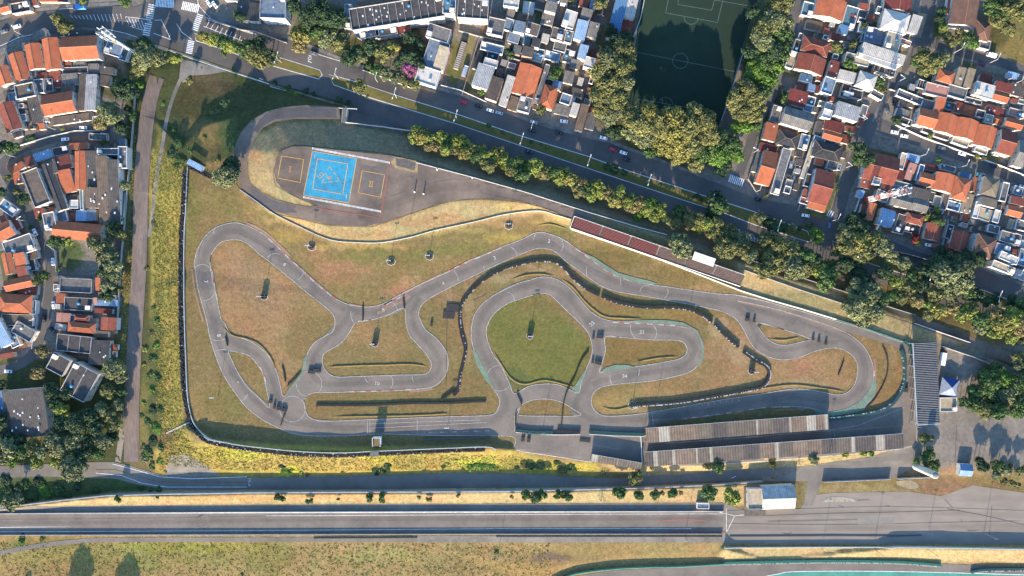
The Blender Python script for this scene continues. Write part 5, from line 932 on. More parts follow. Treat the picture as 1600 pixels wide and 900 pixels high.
def slat_stand():
    ht = 7; loc = base_of(1448,598.5,ht); k = S*(1-ht/HC); W = 35*k/2; L = 127*k/2
    root = empty("slatted_canopy", loc, R(3)); tag(root, "big canopy of white slats over dark sheeting at the circuit's east end", "canopy")
    b = MB(); b.box(-W,-L,ht-.2,W,L,ht,0); local_mesh(root, "dark_deck", b, [mat("dark_sheeting", (.035,.035,.04), None, 1)])
    b = MB(); n = 46
    for i in range(n):
        y = -L+(i+.5)*2*L/n; b.box(-W-.2,y-.11,ht+.004,W+.2,y+.11,ht+.3,0)
    local_mesh(root, "slats", b, [plain("slat_paint", (.3,.29,.275), (.2,.195,.19))])
    b = MB()
    for i in range(8):
        y = -L+.5+(2*L-1)*i/7
        for x in (-W+.4, W-.4): b.bar((x,y,-1),(x,y,ht-.2),.18,0,6)
        b.box(-W+.1,y-.12,ht-.6,W-.1,y+.12,ht-.21,0)
    local_mesh(root, "column_frame", b, [M_STEEL])
    b = MB()
    b.box(-W-.5,-L,ht-.4,-W-.2,L,ht+.25,0); b.box(-W,-L-.6,ht-.3,W,-L-.2,ht+.3,0); local_mesh(root, "gutter", b, [M_METAL])
slat_stand()
def bleachers():
    a = math.atan2(430-339, 1160-896); L_ = math.hypot(430-339, 1160-896)*S
    loc = P(894.5,347,0); root = empty("grandstand", loc, -a); tag(root, "long open grandstand of red benches beside the upper track", "grandstand")
    n = 6; sec = L_/n; D_ = 6.0
    for s in range(n):
        x0 = s*sec+.5; x1 = (s+1)*sec-.6
        if s == n-1: x1 += .5
        st = MB(); se = MB()
        for i in range(8):
            y0 = -D_/2+i*D_/8; z = .35+i*.3
            st.box(x0,y0,-1.5,x1,y0+D_/8-.01,z,0); se.box(x0+.1,y0+.2,z+.003,x1-.1,y0+.5,z+.3,0)
        o = obj("terrace", st.me("terrace", [M_SEATG if s > 2 else plain("terrace_concrete", alb(92,84,82,.45))]), root); obj("bench_rows", se.me("bench_rows", [M_SEATR if s < 3 else plain("faded_bench_paint", alb(138,110,98,.48), alb(116,94,86,.48))]), root)
        if s < n-1:
            b = MB()
            for i in range(8): b.box(x1+.08,-D_/2+i*D_/8,-1.5,x1+.98,-D_/2+(i+1)*D_/8-.01,.3+i*.3,0)
            local_mesh(root, "stair", b, [M_CONC])
    b = MB(); b.box(-.3,-D_/2-.6,-1,L_,-D_/2-.4,.9,0); local_mesh(root, "front_rail", b, [M_STEELW])
    b = MB(); b.box(-.4,-D_/2-.3,-1,-.15,D_/2,2.8,0); b.box(-.1,D_/2+.05,-1,L_,D_/2+.2,2.9,0); local_mesh(root, "back_wall", b, [M_STEELW])
    # white canopy
    c = base_of(1099.5,405,4); r2 = empty("bleacher_canopy", c, -a); tag(r2, "small white flat canopy over the grandstand's east part", "canopy")
    b = MB(); b.box(-6.2,-2.3,4.4,6.2,2.3,4.6,0); local_mesh(r2, "roof", b, [M_STEELW])
    b = MB()
    for x in (-5.8,0,5.8):
        for y in (-2,2): b.bar((x,y,-1),(x,y,4.4),.1,0,6)
    local_mesh(r2, "posts", b, [M_STEEL])
bleachers()
def pyramid_tent():
    ht = 3; loc = base_of(1483.5,605,ht); root = empty("pyramid_tent", loc, -R(10)); tag(root, "blue and white pyramid roofed tent in the east parking yard", "tent")
    w_ = 5.0; v = [(-w_,-w_,ht),(w_,-w_,ht),(w_,w_,ht),(-w_,w_,ht),(0,0,ht+2.6)]
    b = MB(); b.add(v, [(0,1,4),(1,2,4),(2,3,4),(3,0,4)], 0); b.M[1] = 0; b.M[2] = 1; b.box(-w_,-w_,ht-.5,w_,-w_+.05,ht-.01,0); b.box(-w_,w_-.05,ht-.5,w_,w_,ht-.01,1)
    local_mesh(root, "roof_cloth", b, [plain("white_tent_cloth", alb(176,184,200,.5)), plain("blue_tent_cloth", alb(50,80,140,.6))])
    b = MB()
    for x in (-w_+.1,0,w_-.1):
        for y in (-w_+.1,w_-.1): b.bar((x,y,0),(x,y,ht),.08,0,6)
    local_mesh(root, "poles", b, [M_STEEL])
pyramid_tent()
def water_tower():
    p = P(1431,729); root = empty("water_tower", p); tag(root, "tall cream cylindrical water tower casting a long shadow", "tower")
    b = MB(); b.lathe([(2.1,0),(1.85,.3),(1.8,17.6),(1.95,18.2),(1.95,19)], n=24); local_mesh(root, "shaft", b, [plain("tower_render", (.44,.40,.32), (.33,.30,.25))], True)
    b = MB(); b.lathe([(1.6,19),(1.6,19.25),(.5,19.4)], n=20); local_mesh(root, "cap", b, [plain("tower_cap", (.14,.14,.14))], True)
    b = MB(); b.bar((1.9,-.3,0),(1.9,-.3,19.3),.04); b.bar((1.9,.3,0),(1.9,.3,19.3),.04)
    for i in range(38): b.bar((1.9,-.3,.5*i+.3),(1.9,.3,.5*i+.3),.025)
    local_mesh(root, "ladder", b, [M_STEEL])
water_tower()
def mono_tower():
    p = P(212,83); h = 34.5; root = empty("telecom_mast", p); tag(root, "tall white telecom mast with antenna crown by the northwest road", "mast")
    b = MB(); b.bar((0,0,0),(0,0,h),.9,0,14,.4); local_mesh(root, "pole", b, [M_STEELW])
    for z, r_ in ((h-1,2.6),(h-5,2.4),(h-9,2.0)):
        b = MB(); n = 12
        for k in range(n):
            t = 2*math.pi*k/n; u = 2*math.pi*(k+1)/n
            b.bar((r_*math.cos(t),r_*math.sin(t),z),(r_*math.cos(u),r_*math.sin(u),z),.09); b.bar((0,0,z),(r_*math.cos(t),r_*math.sin(t),z),.06)
        local_mesh(root, "platform", b, [M_METAL])
        for k in range(6 if z > h-8 else 4):
            t = 2*math.pi*k/6+.3; b = MB(); b.box(-.18,-.12,-1.4,.18,.12,1.4,0); o = obj("antenna_panel", b.me("antenna_panel", [M_STEELW]), root, (r_*1.08*math.cos(t), r_*1.08*math.sin(t), z+.5), rz=t-math.pi/2)
    b = MB(); b.lathe([(.1,0),(.7,.1),(.8,.5),(.2,.6)], n=14); 
    for q in ((.8,-1.6,h-12),(-1.2,-.6,h-13)): obj("dish_antenna", b.me("dish_antenna", [plain("ochre_drum", alb(206,176,110,.5))]), root, q)
mono_tower()
def lattice_tower():
    p = P(1353,313); h = 43.0; root = empty("lattice_tower", p, R(12)); tag(root, "red and white lattice telecom tower above the eastern roofs", "tower")
    r_, w_ = plain("tower_red", alb(196,84,56,.5)), M_STEELW
    nb = 7; 
    for s in range(nb):
        b = MB(); z0 = h*s/nb; z1 = h*(s+1)/nb; m = 6
        f = lambda z: 1.6-1.0*z/h
        for q in range(m):
            za = z0+(z1-z0)*q/m; zb = z0+(z1-z0)*(q+1)/m; a_, c_ = f(za), f(zb)
            cs = [(1,1),(-1,1),(-1,-1),(1,-1)]
            for i in range(4):
                x, y = cs[i]; X, Y = cs[(i+1) % 4]
                b.bar((x*a_,y*a_,za),(x*c_,y*c_,zb),.13,0,4); b.bar((x*a_,y*a_,za),(X*a_,Y*a_,za),.09,0,4); b.bar((x*a_,y*a_,za),(X*c_,Y*c_,zb),.08,0,4)
        local_mesh(root, "lattice_section", b, [r_ if s % 2 == 0 else w_])
    b = MB()
    for z in (h-12, h-6, h-1):
        for k in range(16):
            t = 2*math.pi*k/16; u = t+2*math.pi/16; q = 2.1; b.bar((q*math.cos(t),q*math.sin(t),z),(q*math.cos(u),q*math.sin(u),z),.1); b.bar((0,0,z),(q*math.cos(t),q*math.sin(t),z),.05)
    local_mesh(root, "platforms", b, [M_METAL])
    for z in (h-11, h-5, h):
        for k in range(5):
            t = 2*math.pi*k/5+z; b = MB(); b.box(-.2,-.14,-1.3,.2,.14,1.3,0); obj("antenna_panel", b.me("antenna_panel", [M_STEELW]), root, (2.3*math.cos(t),2.3*math.sin(t),z), rz=t+math.pi/2)
lattice_tower()
def start_tower():
    p = base_of(588,691,5.6); root = empty("marshal_tower", p); tag(root, "white framed marshal tower by the start straight, casting a wide shadow", "tower")
    b = MB(); w_ = 2.1
    for x in (-w_, w_):
        for y in (-2.2, 2.2): b.bar((x,y,-1),(x,y,6.6),.14,0,6)
    b.box(-w_,-2.2,-1,w_,2.2,3.0,0); local_mesh(root, "frame", b, [M_STEELW])
    b = MB(); b.box(-w_-.2,-2.4,4.6,w_+.2,2.4,4.75,0); local_mesh(root, "deck", b, [plain("deck_board", alb(150,130,90,.4))])
    b = MB()
    for x0,y0,x1,y1 in ((-w_-.2,2.3,w_+.2,2.5),(-w_-.2,-2.5,-w_,2.3),(w_,-2.5,w_+.2,2.3)): b.box(x0,y0,4.76,x1,y1,5.9,0)
    local_mesh(root, "railing", b, [M_STEELW])
    r2 = empty("signal_board", P(586,708)); tag(r2, "small grey panelled hut below the marshal tower", "hut")
    b = MB(); b.box(-2.2,-1.2,-1,2.2,1.2,2.2,0); local_mesh(r2, "wall", b, [WALLS[2]]); b = MB(); b.box(-2.4,-1.4,2.2,2.4,1.4,2.35,0); local_mesh(r2, "roof", b, [RM['gc']])
start_tower()
# entrance kiosk with white gantry between avenue and yard
def gate_house():
    p = base_of(538,180,3); root = empty("entrance_gate", p, -R(3)); tag(root, "white walled entrance gate between the avenue and training yard", "gate")
    b = MB(); b.box(-1.4,-4.5,-1,1.4,4.2,3,0); local_mesh(root, "wall", b, [WALLS[2]]); b = MB(); b.box(-1.2,-4.5,3,1.2,4.2,3.2,0); local_mesh(root, "roof", b, [RM["gc"]])
    b = MB(); b.box(-3.5,3.9,2.4,7,4.1,2.8,0); local_mesh(root, "beam", b, [M_STEELW])
gate_house()
def banner_shed():
    p = base_of(305,258,3); root = empty("viewing_platform", p, -R(28)); tag(root, "small pale canopied platform at the circuit's northwest corner", "platform")
    b = MB(); b.box(-4.6,-1.6,3,4.6,1.6,3.15,0); local_mesh(root, "roof", b, [RM['lc']]); b = MB()
    for x in (-4.4,-1.5,1.5,4.4):
        for y in (-1.4,1.4): b.bar((x,y,-1),(x,y,3),.09)
    b.box(-4.5,-1.5,.6,4.5,1.5,.75,0); local_mesh(root, "frame", b, [M_STEEL])
banner_shed()

# ---------------------------------------------------------------- walls, fences, rails
M_WALLC = plain("aged_wall_render", (.32,.30,.28), (.2,.19,.18)); M_WALLW = plain("whitewashed_wall", (.50,.47,.43), (.36,.34,.31)); M_BOARD = plain("dark_board", (.06,.06,.06))
def wall(name, pts, label, ht=1.2, th=.3, m=None, cat='wall', group=None, off=5, smooth=False, top=None, down=3.5):
    m = m or M_WALLC; pts = smooth_path(pts) if smooth else densify(pts, 8, False); n = len(pts); V = []; F = []
    for i, p in enumerate(pts):
        a = pts[max(0, i-1)]; b = pts[min(n-1, i+1)]; dx, dy = b[0]-a[0], b[1]-a[1]; d = math.hypot(dx, dy) or 1; nx, ny = -dy/d, dx/d
        zs = [H(p[0]+nx*o, p[1]+ny*o) for o in (-off, 0, off)]; zt = max(zs)+ht; zb = min(zs)-.4; c = P(p[0], p[1])
        h = th/2
        for sx, z in ((-1, zb), (1, zb), (1, zt), (-1, zt)): V.append((c.x+nx*h*sx, c.y-ny*h*sx, z))
    for i in range(n-1):
        k = 4*i; F += [(k,k+3,k+7,k+4),(k+1,k+5,k+6,k+2),(k+3,k+2,k+6,k+7)]
    F += [(0,1,2,3),(4*n-4,4*n-1,4*n-2,4*n-3)]
    return tag(obj(name, mesh_of(name, V, F, [m])), label, cat, group)
WSET = "long walls around the circuit"
wall("retaining_wall", [(-60,799),(0,792.5),(50,787),(100,780.5),(170,773),(250,770),(400,768.5),(800,766.5),(1000,761.5),(1120,756.5),(1190,751.5)], "long pale retaining wall above the shaded lower access road", ht=.5, th=.6, group=WSET, off=3)
wall("track_wall", [(-60,802),(0,801.8),(400,799.5),(700,798.6),(1130,798.4)], "low cream wall along the north edge of the speedway straight", ht=1.35, th=.2, m=M_WALLW, group=WSET, off=0)
wall("track_wall", [(-60,835.4),(0,835.3),(400,834.5),(700,833.8),(1128,833.5)], "dark topped wall along the south edge of the speedway straight", ht=1.35, th=.22, m=M_WALLC, group=WSET, off=0)
wall("boundary_wall", [(294,262),(291,330),(289,360),(288,430),(289,500),(291,560),(294,620),(300,652)], "white capped boundary wall down the circuit's west side", ht=1.1, th=.22, m=M_WALLW, group=WSET, off=2, smooth=True)
wall("boundary_wall", [(300,652),(306,665),(325,684),(352,691),(380,696),(450,703.5),(500,706.5),(540,707),(580,705),(640,702.5),(700,700),(760,698),(775,702)], "white capped wall on the bank crest along the start straight", ht=1.0, th=.22, m=M_WALLW, group=WSET, off=2, smooth=True)
wall("lane_wall", [(376,297),(400,314),(430,335),(470,355),(500,369),(525,376.5),(560,379),(596,379),(640,371),(680,360),(740,347),(790,335),(840,329.5),(868,336),(892,343)], "thin white wall winding between the training yard and the circuit", ht=.55, th=.25, m=M_WALLW, group=WSET, off=2, smooth=True)
wall("guard_rail", [(892,358),(960,381),(1030,405),(1100,432),(1156,454),(1200,468),(1250,482),(1306,499)], "double white rail in front of the grandstand and upper track", ht=1.0, th=.5, m=M_STEELW, cat='rail', off=2)
wall("guard_rail", [(1306,499),(1340,509),(1400,530),(1428,539)], "teal rail along the upper track near the slatted canopy", ht=1.0, th=.4, m=plain("teal_rail_paint", alb(110,160,150,.5)), cat='rail', off=2)
wall("lane_kerb_wall", [(650,254),(738,277),(820,300),(920,332),(1000,356),(1042,367)], "pale low wall along the north side of the service lane", ht=.5, th=.25, m=M_WALLW, off=1)
wall("service_wall", [(1160,402),(1240,430),(1320,456),(1400,483),(1430,492)], "low wall beside the tree shaded service lane", ht=.6, th=.25, off=1)
wall("bank_wall", [(1160,421),(1250,453),(1318,475),(1330,480)], "straight low wall above the golden grass strip by the upper track", ht=.9, th=.25, off=1)
wall("bank_wall", [(1428,505),(1470,520),(1514,535)], "short pale wall between the golden strip and service lane", ht=1.6, th=.25, m=M_WALLW, off=1)
wall("yard_wall", [(1470,541),(1520,558),(1578,582),(1640,604)], "long wall on the north side of the east parking yard", ht=2.2, th=.25, off=1)
wall("arena_wall", [(541,167),(541,192),(600,199),(646,205.5)], "white wall around the bus bay beside the avenue", ht=1.4, th=.35, m=M_WALLW, off=1)
wall("paddock_wall", [(1284,752),(1389,747.5)], "straight wall casting a broad shadow on the kart access road", ht=2.5, th=.3, off=2)
wall("paddock_wall", [(1401,747),(1452,744.5)], "short wall beside the water tower", ht=2.5, th=.3, off=2)
wall("race_wall", [(1131,855),(1300,854),(1450,854),(1600,857),(1690,858)], "white topped wall south of the paddock apron", ht=1.5, th=.3, m=M_WALLW, off=2)
wall("race_barrier", [(860,912),(880,902),(905,894),(960,887.5),(1010,885),(1060,884),(1130,880)], "pale green barrier along the bottom race track's inner edge", ht=2.2, th=.4, m=plain("pale_green_paint", alb(130,180,150,.5)), off=2, smooth=True)
wall("kerb_wall", [(1140,838),(1300,837),(1400,837.5),(1440,836)], "thin dark barrier line on the paddock apron", ht=.4, th=.5, m=M_BOARD, off=0)
wall("side_barrier", [(490,841),(652,840)], "dark guard rail south of the speedway, west half", ht=.5, th=.3, m=M_BOARD, cat='rail', off=0)
wall("side_barrier", [(775,838.4),(1128,838.4)], "dark guard rail south of the speedway, east half", ht=.5, th=.3, m=M_BOARD, cat='rail', off=0)
wall("dirt_road_wall", [(213,140),(209,200),(205,250),(200,300),(196,350),(191,400),(187,470),(184,520)], "narrow grey wall behind the west houses along the dirt road", ht=1.8, th=.3, off=1)
wall("yard_fence", [(1008,-10),(1000,30),(988,62)], "tall pale fence on the west touchline of the pitch", ht=3, th=.2, m=M_STEELW, cat='fence', off=0)
wall("yard_fence", [(1160,84),(1150,115),(1140,150),(1126,190)], "tall fence on the east touchline under the trees", ht=2.5, th=.15, m=M_STEEL, cat='fence', off=0)
wall("drain_cover", [(260,677),(298,659)], "straight concrete gutter crossing the yellow slope", ht=.15, th=.8, m=M_WALLC, cat='gutter', off=1)
i_ = 0
for pts, lab in (([(166,84),(185,90),(205,98)],"white wall below the telecom mast"),([(163,100),(158,128),(154,160)],"grey yard wall east of the long white shed"),([(10,78),(20,112),(26,135)],"white party wall at the left edge of the orange houses"),([(40,122),(80,118),(120,108)],"grey yard wall behind the first row of orange houses"),([(33,228),(80,214),(120,205),(160,205)],"pale wall along the lower side of the short west street"),([(60,322),(90,326),(120,330)],"low wall above the long orange house"),([(75,382),(88,392),(91,432)],"white plot wall around the west lawn"),([(91,431),(145,436)],"wall on the south side of the west lawn"),([(58,455),(60,500),(52,545)],"pale blue wall lining the winding street"),
   ([(717,49),(749,58),(786,66)],"white wall behind the trailer yard"),([(689,134),(720,142),(760,160)],"low white wall in front of the trailer yard"),([(749,60),(735,105),(722,150)],"wall on the east side of the trailer yard"),([(567,110),(600,122),(645,139)],"garden wall under the pink tree"),([(322,28),(350,38),(380,48),(400,50),(449,68)],"pale frontage wall by the blue roofed block"),([(980,0),(972,50),(962,85)],"dark yard wall beside the blue shed"),([(1225,20),(1214,70),(1200,110),(1180,170)],"long wall between the pitch trees and side street"),([(1290,60),(1330,70),(1350,50),(1358,0)],"pale courtyard wall by the white hip roof"),([(1388,140),(1440,158),(1480,170)],"cream wall on the pink roofed house's south side"),([(1398,196),(1440,215),(1500,237),(1560,259),(1600,275)],"long cream front wall of the orange house row"),([(1475,327),(1510,338),(1560,356),(1600,370)],"white rear wall of the houses below the broad street"),([(1330,345),(1345,300),(1360,275)],"white wall around the red corner house"),([(1262,285),(1245,330)],"low wall at the east side of the vehicle yard"),([(1244,254),(1225,305)],"wall on the west side of the vehicle yard"),
   ([(1183,305),(1168,280),(1176,255)],"rounded corner wall by the side street"),([(1480,330),(1478,355),(1470,385)],"dark yard wall among the red houses"),([(1365,385),(1420,398),(1470,412)],"frontage fence of the red houses on the avenue")):
    wall("garden_wall", pts, lab, ht=1.8, th=.22, m=[M_WALLW, M_WALLC][i_ % 2], group="garden and plot walls", off=1); i_ += 1

# ---------------------------------------------------------------- tyre barriers
M_TYRE = mat("tyre_rubber", (.022,.021,.021), (.045,.043,.042), 2, .85, 3, coord='obj'); M_TYRET = plain("teal_tyre_paint", alb(70,130,126,.5), (.03,.05,.05), 1.2); M_TYREW = plain("white_tyre_paint", (.5,.49,.47), (.1,.1,.1), 1.4)
def tyres(name, pts, label, rows=2, hs=4, m=None, white=None, smooth=True, hr=0, group="tyre barriers of the kart circuit", cat="barrier", sp=.62, side=0):
    m = m or M_TYRE; pts = smooth_path(pts) if smooth else densify(pts, 3, False); b = MB(); r = random.Random(len(pts)); s = 0
    path = [P(x, y) for x, y in pts]; total = 0; nxt = 0; c0 = path[0].copy()
    for i in range(len(path)-1):
        a, c = path[i], path[i+1]; L = (c-a).length
        while nxt <= total+L and L > 0:
            t = (nxt-total)/L; q = a.lerp(c, t); d = (c-a).normalized(); nrm = Vector((-d.y, d.x, 0))
            for j in range(rows):
                o = (j-(rows-1)/2)*.62; k = max(1, hs-(r.randint(0, hr) if hr else 0)); w_ = q+nrm*o+Vector((r.uniform(-.06,.06), r.uniform(-.06,.06), 0))-c0
                mi = 1 if white and ((side == 9 and r.random() < 1/white) or (side != 9 and j == (rows-1 if side else 0) and r.random() < 3.2/white)) else 0; zt = k*.24+(r.uniform(0,.1))
                b.lathe([(.31,w_.z-.2),(.34,w_.z+zt*.5),(.31,w_.z+zt),(.17,w_.z+zt),(.15,w_.z+zt-.16)], w_.x, w_.y, 7, mi)
            nxt += sp
        total += L
    o = obj(name, b.me(name, [m, M_TYREW]), None, c0); return tag(o, label, cat, group)
tyres("tyre_barrier", [(709,617),(716,609),(718,590),(724,565),(727,545),(722,525),(718,500),(720,480),(728,465),(745,446),(765,431),(790,419),(815,412),(835,408),(855,407),(870,410),(882,419),(891,430)], "long black tyre barrier climbing past the pentagon island to the upper bend", white=11, rows=3)
tyres("tyre_barrier", [(893,432),(905,443),(920,453),(936,461)], "short tyre barrier just after the upper bend's gap", white=14, rows=3, hs=5)
tyres("tyre_barrier", [(941,463),(960,471),(985,477),(1010,480),(1040,480),(1065,481),(1085,486)], "tyre barrier north of the hairpin's straight", white=14, rows=3, hs=5)
tyres("tyre_barrier", [(1087,487),(1100,494),(1112,504)], "short tyre barrier northeast of the hairpin", white=8, rows=3, hs=5)
tyres("tyre_barrier", [(1117,507),(1130,521),(1145,535),(1154,542)], "diagonal tyre barrier east of the hairpin", white=14, rows=3, hs=5)
tyres("tyre_barrier", [(1162,550),(1180,563),(1195,571),(1201,580),(1200,592),(1190,604),(1160,611),(1110,620),(1060,628),(1010,632),(991,633)], "hook shaped tyre barrier around the eastern infield mast", white=5, hs=5, rows=3, side=1)
tyres("tyre_barrier", [(495,633),(560,633),(600,632),(640,630),(700,629.5),(730,628),(760,626.5)], "straight tyre barrier between the start straight and loop", rows=2, hs=3)
tyres("tyre_barrier", [(690,625),(708,611)], "short slanting tyre barrier at the foot of the long one")
tyres("tyre_line", [(1379,541),(1385,555),(1387,572),(1384,590),(1376,608),(1365,625),(1352,638)], "thin curved row of tyres in the east run off grass", rows=1, hs=2)
tyres("tyre_line", [(1318,563),(1314,575),(1309,587)], "short row of tyres on the eastern brown infield", rows=1, hs=3)
tyres("tyre_line", [(919,549),(908,564),(897,591),(887,609),(881,628),(879,644),(877,665)], "row of tyres crossing the track below the pentagon island", rows=1, hs=4)
tyres("tyre_line", [(808,615),(811,622),(815,631)], "tyre row closing the short link west of the half moon", rows=1, hs=4)
tyres("tyre_line", [(806,646),(805,666)], "tyre row beside the start straight at the link", rows=1, hs=4)
tyres("tyre_line", [(439,664),(442,655),(446,645),(449,638)], "tyre row crossing the lower left bend", rows=1, hs=3)
tyres("tyre_line", [(567,478),(567,501)], "tyre row closing the upper link, west side", rows=1, hs=4)
tyres("tyre_line", [(630,466),(632,482)], "tyre row closing the upper link, east side", rows=1, hs=4)
tyres("tyre_line", [(450,602),(459,594),(470,581)], "tyre row at the tip of the big brown island", rows=1, hs=3)
tyres("tyre_line", [(441,572),(444,582),(446,597)], "thin tyre row inside the big brown island's tip", rows=1, hs=3)
tyres("tyre_line", [(353,526),(356,541)], "tyre row splitting the lens island's entry", rows=1, hs=4)
tyres("teal_tyre_wall", [(806,672),(830,675),(864,676)], "teal painted tyre wall beside the start straight, west piece", rows=3, hs=5, m=M_TYRET)
tyres("teal_tyre_wall", [(871,673),(906,675)], "black tyre wall in the middle below the half moon", rows=3, hs=5)
tyres("teal_tyre_wall", [(921,674),(960,677),(1005,678),(1014,674),(1028,668)], "teal tyre wall leading to the pit shelters", rows=3, hs=5, m=M_TYRET)
tyres("teal_tyre_wall", [(1407,547),(1411,560),(1413,580),(1411,600),(1402,620),(1385,637),(1362,645),(1338,649),(1300,654),(1276,651)], "teal painted tyre wall around the east end bend", rows=3, hs=5, m=M_TYRET, white=11)
tyres("teal_tyre_wall", [(1413,533),(1422,541),(1425,553),(1427,570)], "teal tyre bank beside the slatted canopy's corner", rows=4, hs=4, m=M_TYRET)
tyres("bottom_tyre_wall", [(1128,879.5),(1200,878),(1300,876.5),(1400,878),(1470,883)], "long teal tyre wall beside the bottom race track", rows=3, hs=5, m=plain("bright_teal_tyres", alb(90,180,150,.5), alb(60,120,110,.5), 1.5), white=4)
tyres("bottom_tyre_wall", [(1517,893),(1540,890),(1600,889),(1690,890)], "teal tyre wall at the bottom right corner", rows=3, hs=5, m=M_TYRET, white=4)
tyres("tyre_pile", [(290,268),(287,330),(284.5,362),(283.5,450),(284.5,520),(286.5,580),(289.5,620),(297,655)], "long heap of loose black tyres along the west boundary", rows=5, hs=5, hr=4, white=23, side=9)
tyres("tyre_pile", [(296,658),(303,670),(322,688),(350,695),(380,700),(450,708),(500,710.5),(540,711),(580,709),(640,706.5),(700,704),(758,702)], "heap of loose tyres outside the bank crest wall", rows=4, hs=4, hr=3, white=23, side=9)
tyres("tyre_pile", [(296,262),(310,268),(330,278)], "short pile of tyres by the pale canopied platform", rows=3, hs=4, hr=3)
wall("white_barrier", [(806,675),(864,679),(906,678.5)], "white barrier strip behind the teal tyre walls", ht=1.1, th=.3, m=M_WALLW, cat='barrier', off=0)
wall("white_barrier", [(921,678),(960,680.5),(1005,681.5),(1016,677),(1030,670),(1042,669)], "white barrier strip running into the pit shelter", ht=1.1, th=.3, m=M_WALLW, cat='barrier', off=0)
wall("square_rail", [(1001,682),(1003,724),(970,718)], "white rail around the shaded paddock square", ht=1.1, th=.3, m=M_STEELW, cat='rail', off=0)
wall("low_wall", [(660,686),(766,683)], "dark low barrier under the bank by the start straight", ht=1, th=.5, m=M_BOARD, cat='barrier', off=0)
# loose tyre stacks on the track
def stack_mesh(nx, ny, hs):
    b = MB()
    for i in range(nx):
        for j in range(ny):
            for k in range(hs):
                z = k*.24; b.lathe([(.22,z),(.33,z+.04),(.33,z+.18),(.28,z+.23),(.17,z+.23)], (i-(nx-1)/2)*.66, (j-(ny-1)/2)*.66, 9)
    return b.me("tyres", [M_TYRE])
ST = {}
for x, y, nx, ny, lab in ((487,581,6,3,"wide black tyre block across the link north of the bottom loop, left one"),(496,579,6,3,"wide black tyre block across the link north of the bottom loop, right one"),(423,627,3,3,"lone tyre block at the lens island's lower tip"),(429,635,2,4,"tyre block beside the lower left bend, leftmost of three"),(436,638,4,3,"tyre block beside the lower left bend, middle of three"),(444,640,4,3,"tyre block beside the lower left bend, rightmost of three"),
   (1166,499,2,3,"tyre stack at the triangle island's entry, left of three"),(1169,499,2,3,"tyre stack at the triangle island's entry, middle of three"),(1178,501,2,3,"tyre stack at the triangle island's entry, right of three"),(1270,529,2,3,"tyre stack past the triangle island, left of three"),(1279,532,2,3,"tyre stack past the triangle island, middle of three"),(1290,536,2,3,"tyre stack past the triangle island, right of three"),
   (927,527,2,3,"tyre stack on the crossing north link, left of four"),(934,526,2,3,"tyre stack on the crossing north link, second of four"),(938,526,2,3,"tyre stack on the crossing north link, third of four"),(941,526,2,3,"tyre stack on the crossing north link, right of four"),(926,565,2,3,"tyre stack on the crossing south link, left of four"),(931,566,2,3,"tyre stack on the crossing south link, second of four"),(935,567,2,3,"tyre stack on the crossing south link, third of four"),(938,568,2,3,"tyre stack on the crossing south link, right of four"),
   (707,481,11,7,"broad mat of tyres on the infield, upper of two"),(701,492,10,7,"broad mat of tyres on the infield, lower of two"),(674,507,2,3,"small tyre stack beside the sweeping inner bend"),(817,686,3,4,"left tyre block on the paved square by the start"),(826,687,3,4,"right tyre block on the paved square by the start"),(914,688,9,3,"dark tyre row beside the shaded paddock square"),(1414,609,4,4,"tyre heap beside the east lane"),(1339,523,0,0,"")):
    if not nx: continue
    k = (nx, ny)
    if k not in ST: ST[k] = stack_mesh(nx, ny, 2 if nx > 8 else 5)
    r_ = obj("tyre_stack", ST[k], None, P(x, y, .1), rz=R(-5)); tag(r_, lab, "tyres", "loose tyre stacks on the track")

# ---------------------------------------------------------------- floodlight masts
def mast_mesh():
    b = MB(); b.bar((0,0,0),(0,0,9.2),.16,0,8,.09); b.bar((-.9,0,9),( .9,0,9),.07); return b.me("pole", [M_STEEL])
MAST = mast_mesh()
def lampbox():
    b = MB(); b.box(-.35,-.25,-.15,.35,.25,.15,0); return b.me("floodlight", [M_METAL])
FLOOD = lampbox()
def mast_ring():
    b = MB(); r = random.Random(4)
    for k in range(9):
        t = 2*math.pi*k/9
        for q in range(9): z = q*.24; b.lathe([(.2,z),(.33,z+.05),(.33,z+.18),(.17,z+.22)], 1.1*math.cos(t), 1.1*math.sin(t), 8)
    return b.me("tyre_guard", [M_TYRE])
RING = mast_ring()
def mast_kerb():
    b = MB(); n = 8
    for k in range(n):
        t = 2*math.pi*k/n; u = 2*math.pi*(k+1)/n
        b.bar((2.0*math.cos(t),2.0*math.sin(t),.1),(2.0*math.cos(u),2.0*math.sin(u),.1),.09,0,5)
    return b.me("white_kerb", [M_WALLW])
KERBR = mast_kerb()
for x, y, big, lab in ((413,463,1,"floodlight mast with tyre guard on the big brown island"),(586,536,1,"floodlight mast with tyre guard on the middle island"),(828,524,1,"floodlight mast with tyre guard on the pentagon island"),(1174,579,1,"floodlight mast with tyre guard in the eastern infield"),(487,385,0,"floodlight mast above the left loop beside the yard wall"),(611,408,0,"floodlight mast on the grass bank left of the centre one"),(671,400,0,"floodlight mast on the grass bank with leaning boards"),(795,352,0,"floodlight mast on the grass near the upper bend"),(341,618,0,"floodlight mast in the lower left grass corner"),(700,664,0,"floodlight mast beside the start straight"),(988,633,0,"floodlight mast at the tyre barrier's west tip"),(1026,629,0,"floodlight mast beside the pit straight barrier")):
    root = empty("floodlight_mast", P(x, y)); tag(root, lab, "light mast", "floodlight masts of the kart circuit")
    if y not in (618,664,629): 
        o = obj("tyre_guard", RING, root)
        o.scale = (1.3,1,.45) if not big else (1.2,1.2,1.25)
        o = obj("white_kerb", KERBR, root, (0,-.2,0)); 
        if not big: o.scale = (1.25,1.1,1)
    obj("pole", MAST, root)
    for dx in (-.9, 0, .9): obj("floodlight", FLOOD, root, (dx,0,9.2))
